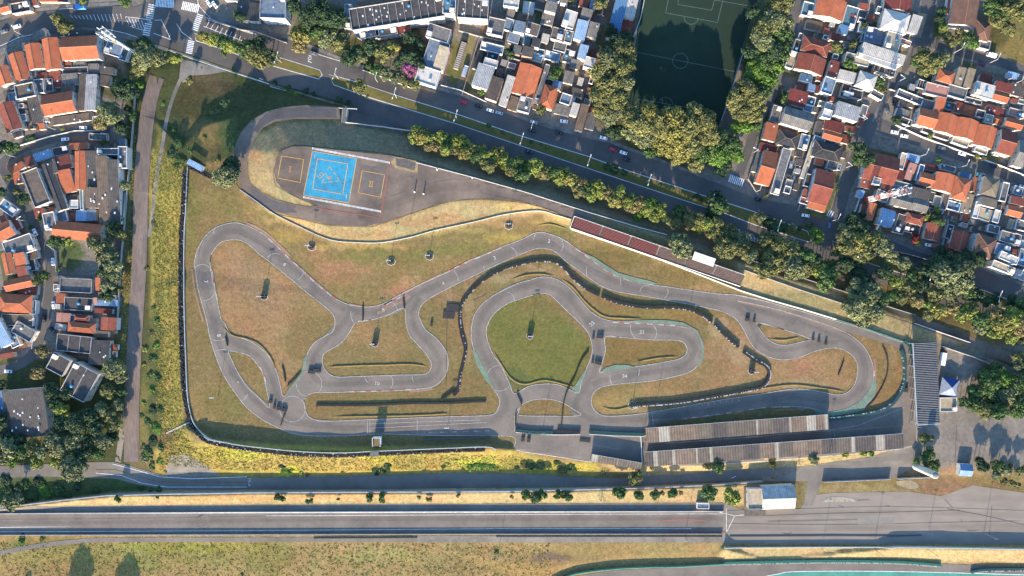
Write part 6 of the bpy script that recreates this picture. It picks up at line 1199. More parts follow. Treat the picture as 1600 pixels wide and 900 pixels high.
# small bollard masts in the yard
def bollard():
    b = MB(); b.lathe([(.5,0),(.5,.5),(.35,.6),(.3,2.6),(.1,2.7)], n=12); return b.me("post", [WALLS[0]])
BO = bollard()
for x, y, lab in ((648,300,"left white post standing on the empty yard asphalt"),(662,303,"right white post standing on the empty yard asphalt"),(683,265,"white post on the yard's north edge, left"),(738,278,"white post on the yard's north edge, right")):
    tag(obj("bollard", BO, None, P(x, y)), lab, "post", "white posts in the training yard")
# ---------------------------------------------------------------- street lamps and poles
def lamp(x, y, ang, lab, arms=2, h=9.5, group="street lamps on the avenue median"):
    root = empty("street_lamp", P(x, y), -R(ang)); tag(root, lab, "street lamp", group)
    b = MB(); b.bar((0,0,-.3),(0,0,h),.13,0,8,.08); local_mesh(root, "pole", b, [M_STEELW])
    for s in ((1,-1) if arms == 2 else (1,)):
        b = MB(); b.bar((0,0,h-.1),(0,s*2.6,h+.5),.07); local_mesh(root, "arm", b, [M_STEELW]); b = MB(); b.box(-.2,s*2.4-(.1),h+.42,.2,s*2.4+.9*s+.1,h+.62,0) if s > 0 else b.box(-.2,-3.4,h+.42,.2,-2.3,h+.62,0)
        local_mesh(root, "lamp_head", b, [M_WHITE])
ML = [(440,98),(529,123),(620,153),(714,187),(815,222),(918,255),(1010,285),(1106,315),(1208,355),(1330,395),(1440,430),(1545,463)]
for i, (x, y) in enumerate(ML): lamp(x, y, 18, f"{ORD[i]} twin armed street lamp from the west on the avenue median")
SL = [(37,56,-20),(88,203,-8),(26,246,-28),(40,345,60),(60,500,70),(1372,131,-60),(1403,128,-60),(1180,300,18),(1178,238,-70),(1322,262,-60),(1345,190,-60),(1490,83,20),(1545,99,20),(1497,262,20),(1582,132,20),(1300,345,20),(1435,245,20),(1192,95,-70),(590,128,20),(830,203,18),(1405,203,20),(98,452,80),(1363,355,18),(1580,430,20)]
for i, (x, y, a) in enumerate(SL): lamp(x, y, a, ["street lamp on the northwest road's bend","street lamp beside the short west street","street lamp at the west edge crossing","street lamp on the winding street by the grey roof","street lamp by the pale blue street wall","street lamp on the northeast street, west side","street lamp on the northeast street, east side","street lamp at the pitch side street's mouth","street lamp on the pitch side street, lower","street lamp beside the red gable house","street lamp at the east crossroads","street lamp on the top right street, left one","street lamp on the top right street, right one","street lamp south of the orange house row","street lamp by the small brown shed at the right edge","street lamp at the avenue crossing","street lamp beside the big red corner roof","street lamp under the pitch trees","street lamp outside the pink tree garden","street lamp by the parked white cars","street lamp at the rounded street corner","street lamp outside the west lawn","street lamp in front of the pale blue roof","street lamp at the avenue's far east end"][i], arms=1, h=8, group="single armed street lamps")
for i, (x, y, lab) in enumerate([(1284,858,"tall pole south of the paddock apron, left one"),(1366,858,"tall pole south of the paddock apron, middle one"),(1449,858,"tall pole south of the paddock apron, right one"),(1537,832,"tall pole at the apron's right side"),(1532,735,"tall pole by the parking yard's south edge"),(1553,733,"tall pole among the yard's small trees"),(779,862,"lone pole on the south field"),(1070,838,"pole at the end of the speedway"),(1290,705,"tall pole behind the pit shelters"),(848,672,"pole between the teal tyre walls"),(1420,662,"pole beside the canopy gutter")]):
    root = empty("utility_pole", P(x, y)); tag(root, lab, "pole", "utility poles"); b = MB(); b.bar((0,0,-.3),(0,0,11.5),.15,0,8,.1); local_mesh(root, "pole", b, [M_CONC])
    b = MB(); b.box(-1.1,-.06,10.6,1.1,.06,10.8,0); local_mesh(root, "crossarm", b, [M_STEEL])

# ---------------------------------------------------------------- vehicles
def car_meshes():
    prof = [(-2.15,.35),(-2.2,.75),(-2.05,.92),(-1.15,.98),(-.55,1.42),(.95,1.45),(1.65,1.0),(2.1,.9),(2.15,.4)]
    b = MB(); n = len(prof); hw = lambda z: .86 if z < 1.05 else .66
    L = [(x, -hw(z), z) for x, z in prof]; Rr = [(x, hw(z), z) for x, z in prof]
    b.add(L+Rr, [tuple(range(n)), tuple(reversed(range(n, 2*n)))]+[(i, n+i, n+(i+1) % n, (i+1) % n) for i in range(n)], 0)
    body = b.me("body", [M_WHITE])
    g = MB()
    g.add([(-1.12,-.70,1.0),(-1.12,.70,1.0),(-.6,.6,1.41),(-.6,-.6,1.41)], [(0,3,2,1)]); g.add([(1.6,-.7,1.05),(1.6,.7,1.05),(1.02,.6,1.44),(1.02,-.6,1.44)], [(0,1,2,3)])
    g.V = [(x*1.01, y, z+.015) for x, y, z in g.V]
    for s in (-1, 1): g.add([(-1.0,s*.8,1.04),(1.4,s*.8,1.04),(.9,s*.69,1.38),(-.5,s*.69,1.38)], [(0,1,2,3) if s < 0 else (3,2,1,0)])
    glass = g.me("window_glass", [M_GLASS])
    w_ = MB(); 
    w_.bar((0,-.1,.32),(0,.1,.32),.32,0,12); wheel = w_.me("wheel", [M_TYRE])
    h = MB(); h.box(-.04,-.16,-.07,.04,.16,.07,0); head = h.me("headlight", [M_SKY])
    return body, glass, wheel, head
CB, CG, CW, CH_ = car_meshes()
CC = {'white': mat("white_car_paint", (.66,.66,.66), (.6,.6,.6), 1, .35, fine=0, spec=.5),'silver': mat("silver_car_paint", (.36,.38,.4), (.34,.36,.38), 1, .3, fine=0, metal=.4),'black': mat("black_car_paint", (.015,.015,.018), (.012,.012,.014), 1, .3, fine=0),'red': mat("red_car_paint", (.42,.02,.03), (.38,.02,.03), 1, .35, fine=0),'blue': mat("blue_car_paint", (.05,.1,.2), (.04,.09,.18), 1, .35, fine=0),'grey': mat("grey_car_paint", (.12,.13,.14), (.1,.11,.12), 1, .35, fine=0),'purple': mat("maroon_car_paint", (.09,.02,.05), (.08,.02,.04), 1, .35, fine=0),'teal': mat("teal_car_paint", (.1,.36,.36), (.09,.33,.33), 1, .35, fine=0)}
def car(x, y, a, col, lab, s=1.0):
    root = empty("car", P(x, y, .2), -R(a)); tag(root, lab, "car", "cars on the streets and in yards"); root.scale = (s, s, s)
    obj("body", CB, root, mat=CC[col]); obj("window_glass", CG, root)
    for dx in (-1.35, 1.35):
        for dy in (-.8, .8): obj("wheel", CW, root, (dx, dy, 0))
    for dy in (-.6, .6): obj("headlight", CH_, root, (-2.19, dy, .7))
CARS = [(28,42,-18,'white',"white car driving on the northwest road"),(131,200,0,'white',"white car parked highest on the short west street"),(103,218,-5,'white',"white car in the middle of the short west street"),(164,211,5,'white',"white car at the east end of the short west street"),(56,363,62,'white',"white car by the grey roof on the winding street"),(84,409,86,'white',"white car beside the west lawn"),(60,412,60,'silver',"silver car in the small yard by the winding street"),(85,477,85,'white',"white car outside the dark flat roof"),(83,515,40,'black',"black car at the red and orange house gate"),(14,580,3,'white',"white car at the bottom of the winding street"),(70,497,85,'black',"black car opposite the red roof on the winding street"),(8,50,-20,'grey',"grey car at the far left of the northwest road"),
 (327,6,55,'white',"left white car parked by the junction"),(336,8,55,'white',"right white car parked by the junction"),(491,84,17,'grey',"grey car by the road letters on the avenue"),(725,160,18,'red',"bright red car driving on the avenue"),(748,166,18,'black',"black car behind the bright red car"),(766,173,18,'white',"white car parked below the long white shed"),(780,177,18,'silver',"silver car parked next to the white one on the avenue"),(834,191,18,'silver',"silver car parked by the kerb before the lamp"),(881,190,8,'white',"white car in a front yard behind the avenue kerb"),(831,204,18,'black',"black car in the tree shadows on the avenue"),(873,207,18,'black',"black car near the grey yard on the avenue"),(827,237,18,'black',"black car on the southern carriageway"),(943,216,15,'white',"white car parked under the trees by the weathered sheds"),(958,234,18,'red',"red car beside a white car at the tree shade edge"),(974,239,18,'white',"white car beside the red car at the tree shade edge"),(979,250,16,'black',"black car below the white one in the tree shade"),
 (1149,360,14,'white',"white car alone on the south carriageway by the big trees"),(1258,337,10,'white',"white car on the avenue near the bright orange house"),(1294,354,100,'blue',"blue car turning at the avenue crossing"),(1185,312,15,'black',"black car at the rounded corner"),(1397,207,10,'white',"left of two white cars on the broad street"),(1412,213,10,'white',"right of two white cars on the broad street"),(1471,232,16,'grey',"grey car by the cream wall on the broad street"),(1502,241,16,'white',"white car by the cream wall on the broad street"),(1553,260,16,'black',"black car east on the broad street"),(1397,160,100,'black',"black car on the northeast street"),(1531,273,8,'teal',"teal and white car outside the stone hip roof"),(1597,292,16,'silver',"silver car at the right edge of the broad street"),(1593,306,10,'grey',"grey car in a yard at the right edge"),(1533,101,20,'purple',"maroon car on the top right street"),(1585,117,20,'white',"white car at the top right street's end"),(1450,383,12,'white',"white car parked in front of the red houses"),(1457,386,60,'blue',"blue car parked beside the white one before the red houses"),(1468,386,60,'grey',"grey car parked third before the red houses"),
 (1385,175,70,'grey',"grey car parked by the pale corner wall"),(1290,268,100,'silver',"silver car in the narrow yard of the red gable house"),(1235,258,100,'silver',"silver car in the vehicle yard, upper"),(1240,278,100,'grey',"grey car in the vehicle yard, lower"),(1232,295,20,'black',"black car at the vehicle yard entrance"),(1346,290,20,'teal',"teal car in the walled lot by the lattice tower"),(1518,250,16,'black',"black car opposite the yellow bush")]
for c in CARS: car(*c)
def van(x, y, a, l, w_, h, m, cabm, name, lab):
    root = empty(name, P(x, y, .2), -R(a)); tag(root, lab, name.split('_')[-1], "large vehicles")
    b = MB(); b.box(-l/2+1.9,-w_/2,.7,l/2,w_/2,h,0); local_mesh(root, "cargo_box", b, [m])
    b = MB(); z = min(h-.3, 2.5); b.add([(-l/2,-w_/2+.05,.5),(-l/2,w_/2-.05,.5),(-l/2+1.8,w_/2-.05,.5),(-l/2+1.8,-w_/2+.05,.5),(-l/2+.1,-w_/2+.05,1.5),(-l/2+.1,w_/2-.05,1.5),(-l/2+1.8,w_/2-.05,z),(-l/2+1.8,-w_/2+.05,z),(-l/2+.6,-w_/2+.15,z),(-l/2+.6,w_/2-.15,z)], [(0,1,5,4),(4,5,9,8),(8,9,6,7),(0,4,8,7,3),(1,2,6,9,5)]); local_mesh(root, "cab", b, [cabm])
    b = MB(); b.add([(-l/2+.13,-w_/2+.25,1.56),(-l/2+.13,w_/2-.25,1.56),(-l/2+.55,w_/2-.3,z-.03),(-l/2+.55,-w_/2+.3,z-.03)], [(0,1,2,3)]); b.V = [(x_-.06,y_,z_+.03) for x_,y_,z_ in b.V]; local_mesh(root, "windscreen", b, [M_GLASS])
    for dx in (-l/2+1, l/2-1.2):
        for dy in (-w_/2+.15, w_/2-.15): o = obj("wheel", CW, root, (dx, dy, 0)); o.scale = (1.4,1.2,1.4)
GREYBOX = corr("trailer_cover", alb(186,172,158,.5), alb(160,148,138,.5), 1.2)
van(720,87,-72+180,17.5,2.9,3.6,GREYBOX,CC['black'],"trailer_truck","long pale trailer truck parked in the walled lot")
van(727,112,108,6.8,2.3,2.8,CC['silver'],CC['white'],"box_truck","small silver box truck beside the long trailer")
van(126.5,12.5,-2,7,2.5,3.0,plain("blue_tarp", (.08,.25,.5)),CC['blue'],"delivery_truck","blue covered truck parked on the northwest road")
van(1471,558,100,9,2.4,2.8,CC['white'],CC['black'],"delivery_truck","white box truck beside the slatted canopy")
van(1547,87,16,5.2,2.1,2.2,CC['white'],CC['white'],"delivery_van","white van parked on the top right street")
# ---------------------------------------------------------------- trees and shrubs
def leafmat(name, c, c2):
    m = mat(name, c, c2, .5, .8, 4, (.3,.7), coord='obj', fine=.35, island=.16); return m
LM = {'ol': leafmat("olive_leaves", alb(144,138,78,.62), alb(84,92,54,.5)),'dg': leafmat("dark_green_leaves", alb(78,102,62,.5), alb(48,70,46,.5)),'gr': leafmat("green_leaves", alb(104,128,66,.48), alb(68,94,50,.48)),
 'yg': leafmat("yellow_green_leaves", alb(164,170,76,.58), alb(106,118,54,.48)),'yl': leafmat("yellow_leaves", alb(176,164,84,.58), alb(116,116,58,.48)),'gg': leafmat("grey_green_leaves", alb(148,148,94,.62), alb(88,100,74,.5)),
 'ru': leafmat("rusty_leaves", alb(164,140,94,.58), alb(112,110,60,.46)),'lg': leafmat("bright_green_leaves", alb(126,158,64,.48), alb(88,124,44,.45)),'pk': leafmat("pink_blossom", alb(196,110,160,.5), alb(140,80,110,.5)),'rl': leafmat("red_leaves", alb(180,60,60,.45), alb(110,50,44,.45))}
LWD = {'ol':"olive",'dg':"dark green",'gr':"green",'yg':"yellow green",'yl':"yellow leaved",'gg':"grey green",'ru':"rust tinged",'lg':"bright green",'pk':"pink blossoming",'rl':"red leaved"}
M_BARK = plain("bark", (.16,.12,.09), (.1,.08,.06)); M_TWIG = plain("bare_twigs", alb(176,160,144,.46), alb(140,124,110,.46))
def crown(seed, n, lumps, leaf, flat=.72):
    r = np.random.RandomState(seed); Ls = []
    for i in range(lumps):
        t = r.rand()*2*math.pi; q = math.sqrt(r.rand())*.72; rr = .26+.16*r.rand()
        z = (1-(q/.8)**2)*.5*r.uniform(.4, 1.0); Ls.append((q*math.cos(t), q*math.sin(t), z*flat*1.4, rr))
    Ls.append((0, 0, .45*flat, .42))
    w_ = np.array([l[3]**2 for l in Ls]); w_ /= w_.sum(); k = r.choice(len(Ls), n, p=w_); A = np.array(Ls)[k]
    d = r.normal(size=(n, 3)); d[:, 2] = np.where(r.rand(n) < .75, np.abs(d[:, 2]), d[:, 2]); d /= np.linalg.norm(d, axis=1)[:, None]
    rad = A[:, 3]*(1-.35*r.rand(n)**2+.06*r.normal(size=n)); c = A[:, :3]+d*rad[:, None]*np.array([1, 1, .85])
    # leaf clump quads around normal d
    nrm = d+r.normal(size=(n, 3))*.55; nrm /= np.linalg.norm(nrm, axis=1)[:, None]
    u = np.cross(nrm, r.normal(size=(n, 3))); u /= np.linalg.norm(u, axis=1)[:, None]; v = np.cross(nrm, u)
    s = leaf*(.6+.8*r.rand(n))[:, None]; b_ = s*(.5+.4*r.rand(n))[:, None]
    V = np.stack([c-u*s, c-v*b_+nrm*s*.15, c+u*s, c+v*b_+nrm*s*.15], 1).reshape(-1, 3); V[:, 2] += .15
    F = np.arange(n*4).reshape(n, 4)
    me = D.meshes.new("crown"); me.vertices.add(n*4); me.vertices.foreach_set("co", V.ravel()); me.loops.add(n*4); me.loops.foreach_set("vertex_index", F.ravel().astype(np.int32))
    me.polygons.add(n); me.polygons.foreach_set("loop_start", np.arange(0, n*4, 4).astype(np.int32)); me.polygons.foreach_set("loop_total", np.full(n, 4, np.int32)); me.update(calc_edges=True)
    me.materials.append(LM['gr']); return me
CR_B = [crown(s, 4200, 26, .065) for s in (1, 2, 3, 4)]; CR_M = [crown(s, 1700, 14, .10) for s in (5, 6, 7, 8)]; CR_S = [crown(s, 520, 8, .17) for s in (9, 10, 11)]
def trunk_mesh(seed, bare=False):
    r = random.Random(seed); b = MB(); b.bar((0,0,-1.3),(0,0,-.1),.055,0,6,.04)
    def br(p, d, l, rad, dep):
        q = p+d*l; b.bar(p, q, rad, 0, 4 if dep else 5, rad*.6)
        if dep >= (3 if bare else 1): return
        for _ in range(4 if bare else 3):
            nd = (d+Vector((r.uniform(-1,1), r.uniform(-1,1), r.uniform(-.1,.5)))*(.8)).normalized(); br(q, nd, l*r.uniform(.55,.8), rad*.55, dep+1)
    for i in range(8 if bare else 6):
        t = 2*math.pi*i/(8 if bare else 6)+r.uniform(-.3,.3); br(Vector((0,0,-.25+.1*(i % 2))), Vector((math.cos(t), math.sin(t), .8)).normalized(), .42 if bare else .45, .028, 0)
    return b.me("trunk", [M_BARK])
TR = [trunk_mesh(1), trunk_mesh(2), trunk_mesh(3)]; TB = [trunk_mesh(11, True), trunk_mesh(12, True), trunk_mesh(13, True)]
tree_n = 0
def tree(x, y, r_px, c, lab, group, ht=None, name='tree', sq=None):
    global tree_n; tree_n += 1; r = random.Random(tree_n*7+3)
    rad = r_px*S*1.04; ht = ht or max(2.2, min(rad*1.9, 16)); cz = ht-rad*.62 if name != 'shrub' else 0
    if name == 'shrub': cz = -.1*rad
    loc = base_of(x, y, ht*.75 if name == 'tree' else .5); nn = "small_tree" if name == "tree" and r_px < 10 else name; root = empty(nn, loc, r.uniform(0, 6.28)); tag(root, lab, nn.replace("_", " "), group)
    if c == 'bare':
        o = obj("branches", r.choice(TB), root, (0,0,ht*.62), mat=M_TWIG); o.scale = (rad, rad, rad*.9)
        t = MB(); t.bar((0,0,-.5),(0,0,ht*.62),.2,0,6,.12); local_mesh(root, "trunk", t, [M_TWIG]); return root
    me = r.choice(CR_B if r_px > 17 else CR_M if r_px > 8 else CR_S)
    sq = sq or r.uniform(.88, 1.12)
    o = obj("crown", me, root, (0,0,cz-.1*rad), mat=LM[c]); o.scale = (rad*sq, rad/sq, rad*(1.05 if name == 'tree' else .6))
    if name == 'tree':
        o = obj("trunk", r.choice(TR), root, (0,0,cz), mat=M_BARK); o.scale = (rad, rad, max(rad, cz/1.2)*1.0 if cz > 0 else rad)
    return root
def trees(phrase, group, items, end='west', name='tree', ht=None):
    by = {}
    for it in items: by.setdefault(it[3] if it[3] != 'bare' else 'bare', []).append(it)
    for c, l in by.items():
        for i, it in enumerate(l):
            look = "leafless pale" if c == 'bare' else LWD[c]; n = len(l)
            sz = "big " if it[2] >= 20 else "small " if it[2] <= 7 else ""
            nn = "small tree" if name == "tree" and it[2] < 10 else name
            lab = f"{sz}{look} {nn} {phrase}" if n == 1 else f"{ordw(i, n)} {look} {nn} from {end}, {phrase}"
            tree(it[0], it[1], it[2], c, lab, group, ht=(it[4] if len(it) > 4 else ht), name=name)
trees("around the northwest houses", "trees of the west neighbourhood", [(92,30,11,'ol',9),(103,42,13,'ol',10),(131,4,7,'yg'),(196,4,10,'gr'),(5,232,12,'dg'),(18,232,12,'gr'),(3,300,9,'dg'),(14,277,7,'ol'),(48,216,7,'dg'),(38,312,11,'dg'),(28,300,7,'ol'),(97,201,4,'yg'),(162,223,6,'gr'),(48,356,5,'gr'),(63,344,6,'gr')])
trees("by the dirt road's north end", "trees along the dirt road", [(228,75,18,'dg',14),(224,90,20,'gg',15),(218,110,14,'ol',12),(250,92,12,'gg'),(256,90,8,'yl'),(219,131,7,'lg'),(195,140,20,'dg',13),(172,178,20,'gg',14),(160,192,14,'ru',11),(206,180,9,'gr'),(202,170,8,'dg'),(190,200,12,'dg'),(276,92,10,'yg'),(297,124,8,'ol')], 'north')
trees("behind the west houses", "trees along the dirt road", [(186,345,6,'ol'),(182,352,7,'lg'),(175,360,12,'dg'),(190,368,9,'ol'),(196,290,9,'gg'),(95,380,9,'gr'),(84,377,9,'gr'),(148,380,12,'gg'),(163,385,13,'gg'),(172,398,14,'gg'),(158,402,10,'gg'),(176,415,14,'gg'),(165,425,13,'dg'),(178,432,12,'gg'),(168,446,12,'gg'),(172,460,11,'dg'),(190,453,7,'ol'),(160,465,8,'gr'),(108,378,8,'yg'),(60,438,10,'ol'),(70,430,9,'gr'),(92,420,5,'gr')], 'north')
SW = [(178,575,18,'gg',12),(190,588,12,'gg'),(170,610,13,'ol'),(165,615,9,'yg'),(68,548,12,'ru'),(60,583,12,'ru'),(82,610,14,'dg'),(98,642,13,'yg',9),(120,660,18,'dg'),(140,650,16,'dg'),(84,630,12,'dg'),(160,640,13,'gg'),(150,668,14,'dg'),(172,650,12,'ol'),(180,665,12,'ol'),(185,632,10,'gg'),(162,690,15,'gg'),(140,690,14,'dg'),(118,690,16,'gg'),(100,700,18,'gg',11),(113,732,22,'gg',14),(85,690,16,'gg'),(72,705,14,'gg'),(50,700,13,'ol'),(60,722,12,'yg'),(35,705,14,'gr'),(15,700,16,'gg'),(5,715,12,'gg'),(30,688,12,'dg'),(10,680,12,'dg'),(0,655,14,'dg'),(130,712,16,'dg'),(155,708,12,'gr'),(95,665,14,'dg'),(105,615,12,'dg'),(190,610,10,'dg'),(88,722,11,'yg'),(20,722,9,'lg'),(176,682,10,'dg'),(4,600,9,'dg'),(100,683,12,'ol')]
trees("in the southwest grove", "trees of the southwest grove", sorted(SW, key=lambda t: t[0]))
trees("south of the lower road", "trees of the southwest grove", [(20,783,16,'gg',11)])
trees("beside the dirt road", "shrubs along the dirt road", [(232,708,11,'gr'),(226,716,9,'gg'),(224,700,8,'gg'),(240,690,10,'dg'),(246,670,10,'lg'),(232,660,8,'gr'),(240,640,9,'dg'),(250,640,7,'gr'),(225,630,6,'yg'),(222,650,6,'gr'),(238,610,8,'lg'),(246,590,8,'gr'),(235,585,7,'gr'),(240,560,8,'gr'),(228,545,7,'yg'),(244,540,7,'lg'),(225,570,5,'yg'),(252,700,8,'gr'),(238,725,8,'gr'),(250,720,7,'lg'),(236,520,6,'ol'),(246,500,5,'gr'),(240,480,5,'gr'),(228,420,5,'ol'),(240,350,6,'ol'),(270,205,8,'gr'),(278,225,9,'gr'),(270,240,10,'dg'),(282,250,9,'gr'),(275,260,7,'gr'),(196,318,6,'ol'),(200,340,6,'ol'),(203,400,5,'ol'),(198,375,6,'ol'),(254,162,4,'lg')], 'north', 'shrub')
trees("in the circuit's northwest corner", "trees of the kart circuit", [(362,262,17,'dg',9),(352,276,20,'gg',11),(358,272,14,'gg',9),(352,160,8,'dg'),(297,235,6,'gr')])
trees("on the northwest slope", "shrubs on the circuit's banks", [(322,178,6,'ol'),(332,176,6,'ol'),(342,174,7,'ol'),(350,178,6,'ol'),(440,140,8,'lg'),(450,146,9,'lg'),(460,150,8,'lg'),(470,152,7,'gr'),(365,108,5,'gr'),(430,130,6,'dg'),(450,136,5,'dg'),(478,142,6,'dg'),(490,147,5,'dg'),(530,155,6,'gr'),(545,160,6,'dg'),(320,215,5,'ol'),(340,250,6,'ol'),(575,150,5,'gr')], 'west', 'shrub')
trees("on the western avenue median", "trees on the avenue median", [(318,58,9,'yl'),(333,62,10,'yg'),(350,66,13,'gr'),(362,72,14,'yg'),(352,80,8,'gr'),(385,78,17,'gr',10),(400,86,20,'ol',11),(415,92,16,'ol'),(425,88,12,'gg'),(405,70,14,'dg'),(563,136,13,'ol',8),(374,26,10,'dg')])
trees("below the long apartment roof", "trees north of the avenue", [(470,55,17,'yl',10),(468,72,14,'ru',9),(495,50,16,'gr'),(482,25,18,'dg'),(500,20,20,'dg'),(525,30,18,'dg'),(512,60,16,'gg'),(528,68,14,'ol'),(535,55,12,'gg'),(460,10,14,'dg'),(540,72,10,'ol'),(517,48,8,'yg'),(535,18,6,'lg'),(565,92,9,'gg'),(580,104,8,'gr'),(600,84,16,'ol',10),(610,76,14,'yl',9),(590,110,12,'gr'),(603,116,12,'gg'),(622,122,11,'gg'),(633,128,10,'ol'),(650,132,10,'ol'),(640,90,14,'dg'),(655,100,12,'dg'),(658,80,8,'ol'),(655,70,10,'dg'),(625,98,12,'dg'),(545,90,14,'dg'),(560,80,12,'dg'),(580,74,14,'dg'),(640,60,12,'dg'),(636,106,9,'pk',8),(648,108,9,'pk',8),(642,118,7,'pk',7)])
trees("in the avenue house gardens", "trees north of the avenue", [(751,145,6,'lg'),(870,111,9,'lg'),(866,116,10,'gr'),(846,172,9,'ol'),(796,84,9,'dg'),(890,2,8,'ol'),(936,6,10,'ol'),(946,4,8,'gg'),(800,75,6,'gr')])
trees("planted on the long median", "shrubs on the avenue median", [(624,157,4,'ol'),(663,192,0.1,'ol')][:1]+[(762,196,6,'gr'),(775,202,5,'yg'),(787,208,6,'ol'),(802,214,5,'ol'),(830,222,6,'gr'),(845,226,5,'gr'),(855,231,7,'yg'),(880,237,6,'yg'),(950,262,9,'gr'),(960,266,10,'dg'),(975,270,7,'gr'),(1032,290,6,'gr'),(1050,294,7,'gr'),(1088,307,7,'dg'),(1096,310,6,'gr'),(1250,358,6,'gr')], 'west', 'shrub')
trees("on the median's east part", "trees on the avenue median", [(1188,340,10,'gg'),(1202,348,11,'dg'),(1213,352,11,'gr'),(1222,355,10,'dg'),(1240,358,8,'ol'),(1262,352,7,'gr'),(1270,364,9,'lg',6),(1280,370,10,'lg',6),(1276,378,7,'yg'),(1305,396,8,'gr')])
ROW = []
r_ = random.Random(5)
bx = [(650,212),(662,216),(674,220),(690,216),(700,224),(712,226),(724,226),(740,238),(752,240),(762,246),(776,244),(786,252),(798,262),(812,254),(826,262),(838,264),(864,270),(878,276),(892,282),(904,290),(918,296),(934,294),(950,302),(966,304),(984,316),(998,318),(1014,322),(1030,330),(1060,336),(1075,342),(1090,346),(1104,352),(1118,352)]
cs = ['yg','yl','yg','yg','gr','yg','yg','yl','yg','yg','yl','yg','yg','gr','yg','yg','gr','yg','yl','ru','gr','yg','ru','yg','yg','ru','lg','yg','gr','ru','ol','yg','ol']
for (x, y), c in zip(bx, cs): ROW.append((x, y-1, r_.uniform(11.5, 15), c, r_.uniform(10, 12)))
for k_ in range(30):
    t_ = (k_+r_.random())/30; x_ = 655+t_*470; y_ = 216+t_*146+(8 if 0 else 0)+math.sin(t_*9)*3+r_.uniform(-5, 8)
    ROW.append((x_, y_, r_.uniform(9, 14), r_.choice(['ol','gr','yl','ol','ru','yg']), r_.uniform(8, 11)))
ROW.sort()
trees("in the avenue embankment row", "row of trees on the avenue embankment", ROW)
trees("under the avenue tree row", "bare shrubs on the avenue embankment", [(806,270,8,'bare'),(820,276,8,'bare'),(845,272,8,'bare'),(860,280,7,'bare'),(890,296,8,'bare'),(905,303,8,'bare'),(922,300,8,'bare'),(940,308,8,'bare'),(872,290,7,'bare'),(1018,336,8,'bare'),(1035,338,7,'bare'),(1075,356,8,'bare'),(1095,358,9,'bare'),(1190,432,6,'bare'),(1182,420,6,'bare'),(1314,434,8,'bare')], ht=3)
trees("by the east service lane", "trees between the avenue and circuit", [(1008,330,10,'lg',6),(998,336,9,'lg',5),(1119,312,15,'dg',10),(1122,322,17,'gr',11),(1112,330,12,'dg'),(1061,378,16,'gg',9),(1066,390,17,'gg',9),(1125,370,14,'ol'),(1140,368,18,'ol',10),(1158,380,18,'gg',10),(1136,388,18,'ol',10),(1160,392,13,'ol'),(1172,400,12,'gg'),(1196,378,17,'ol',10),(1215,385,20,'ol',11),(1235,395,22,'ol',11),(1210,408,20,'ol',10),(1238,418,22,'gg',10),(1196,422,17,'ol',8),(1260,400,16,'gr'),(1258,418,18,'ol',9),(1275,408,13,'dg'),(1280,422,13,'yg'),(1295,412,10,'gr'),(1290,438,16,'gr',9),(1300,428,12,'gr'),
 (1322,368,18,'gg',11),(1340,380,22,'yl',11),(1325,385,20,'ol',11),(1350,395,20,'ol',10),(1365,375,16,'ol',10),(1380,385,16,'gg'),(1388,398,14,'gg'),(1410,412,13,'gg'),(1420,418,10,'gr'),(1330,348,16,'dg',10),(1345,358,13,'dg'),(1320,410,14,'dg'),(1340,425,16,'dg',8),(1350,440,18,'dg',9),(1335,448,14,'gg'),(1355,462,24,'gg',11),(1340,480,22,'gg',10),(1365,488,18,'gg',9),(1375,470,14,'gr'),(1350,500,14,'gg',7),(1380,425,14,'dg'),(1400,440,13,'yg'),(1420,452,13,'ol'),(1410,465,12,'ol'),(1432,470,13,'ru'),(1450,476,12,'yg'),(1465,485,14,'yl'),(1450,492,11,'ol'),(1440,445,14,'dg'),(1460,460,14,'ol'),(1425,435,12,'gr'),(1395,462,12,'gr'),
 (1470,415,18,'dg',10),(1490,410,20,'dg',11),(1450,420,15,'dg'),(1485,430,26,'gg',13),(1502,440,22,'gg',12),(1480,450,20,'gg',11),(1505,420,18,'gg',11),(1455,430,12,'ol'),(1512,455,14,'gr'),(1525,462,12,'dg'),(1540,470,10,'gr'),(1556,466,10,'dg'),(1490,480,14,'ru'),(1505,490,15,'yg'),(1520,485,14,'yl'),(1535,500,16,'gr'),(1550,492,16,'ru'),(1565,505,18,'yl'),(1580,498,18,'yg'),(1595,510,18,'ru'),(1530,512,12,'gg'),(1555,518,14,'yg'),(1580,525,14,'yg'),(1598,530,12,'gg'),(1597,476,14,'gr'),(1580,470,10,'dg'),(1600,495,14,'ol')])
trees("by the red avenue houses", "trees of the east neighbourhood", [(1430,372,8,'rl',5),(1434,380,7,'yl',4),(1448,337,7,'yg'),(1464,329,7,'yg'),(1470,392,10,'dg'),(1510,400,12,'dg'),(1530,405,12,'dg')])
trees("west of the football pitch", "trees around the pitch", [(965,68,18,'dg',14),(980,62,14,'dg',13),(975,82,20,'ol',16),(950,95,20,'gg',16),(940,115,20,'ol',15),(970,108,20,'ol',17),(955,130,22,'ol',17),(975,130,16,'gg',16),(940,150,20,'ol',15),(962,155,20,'ol',16),(945,172,18,'ol',14),(950,182,16,'gg',13),(968,175,14,'gg',14),(960,205,16,'dg',8),(955,50,12,'dg')], 'north')
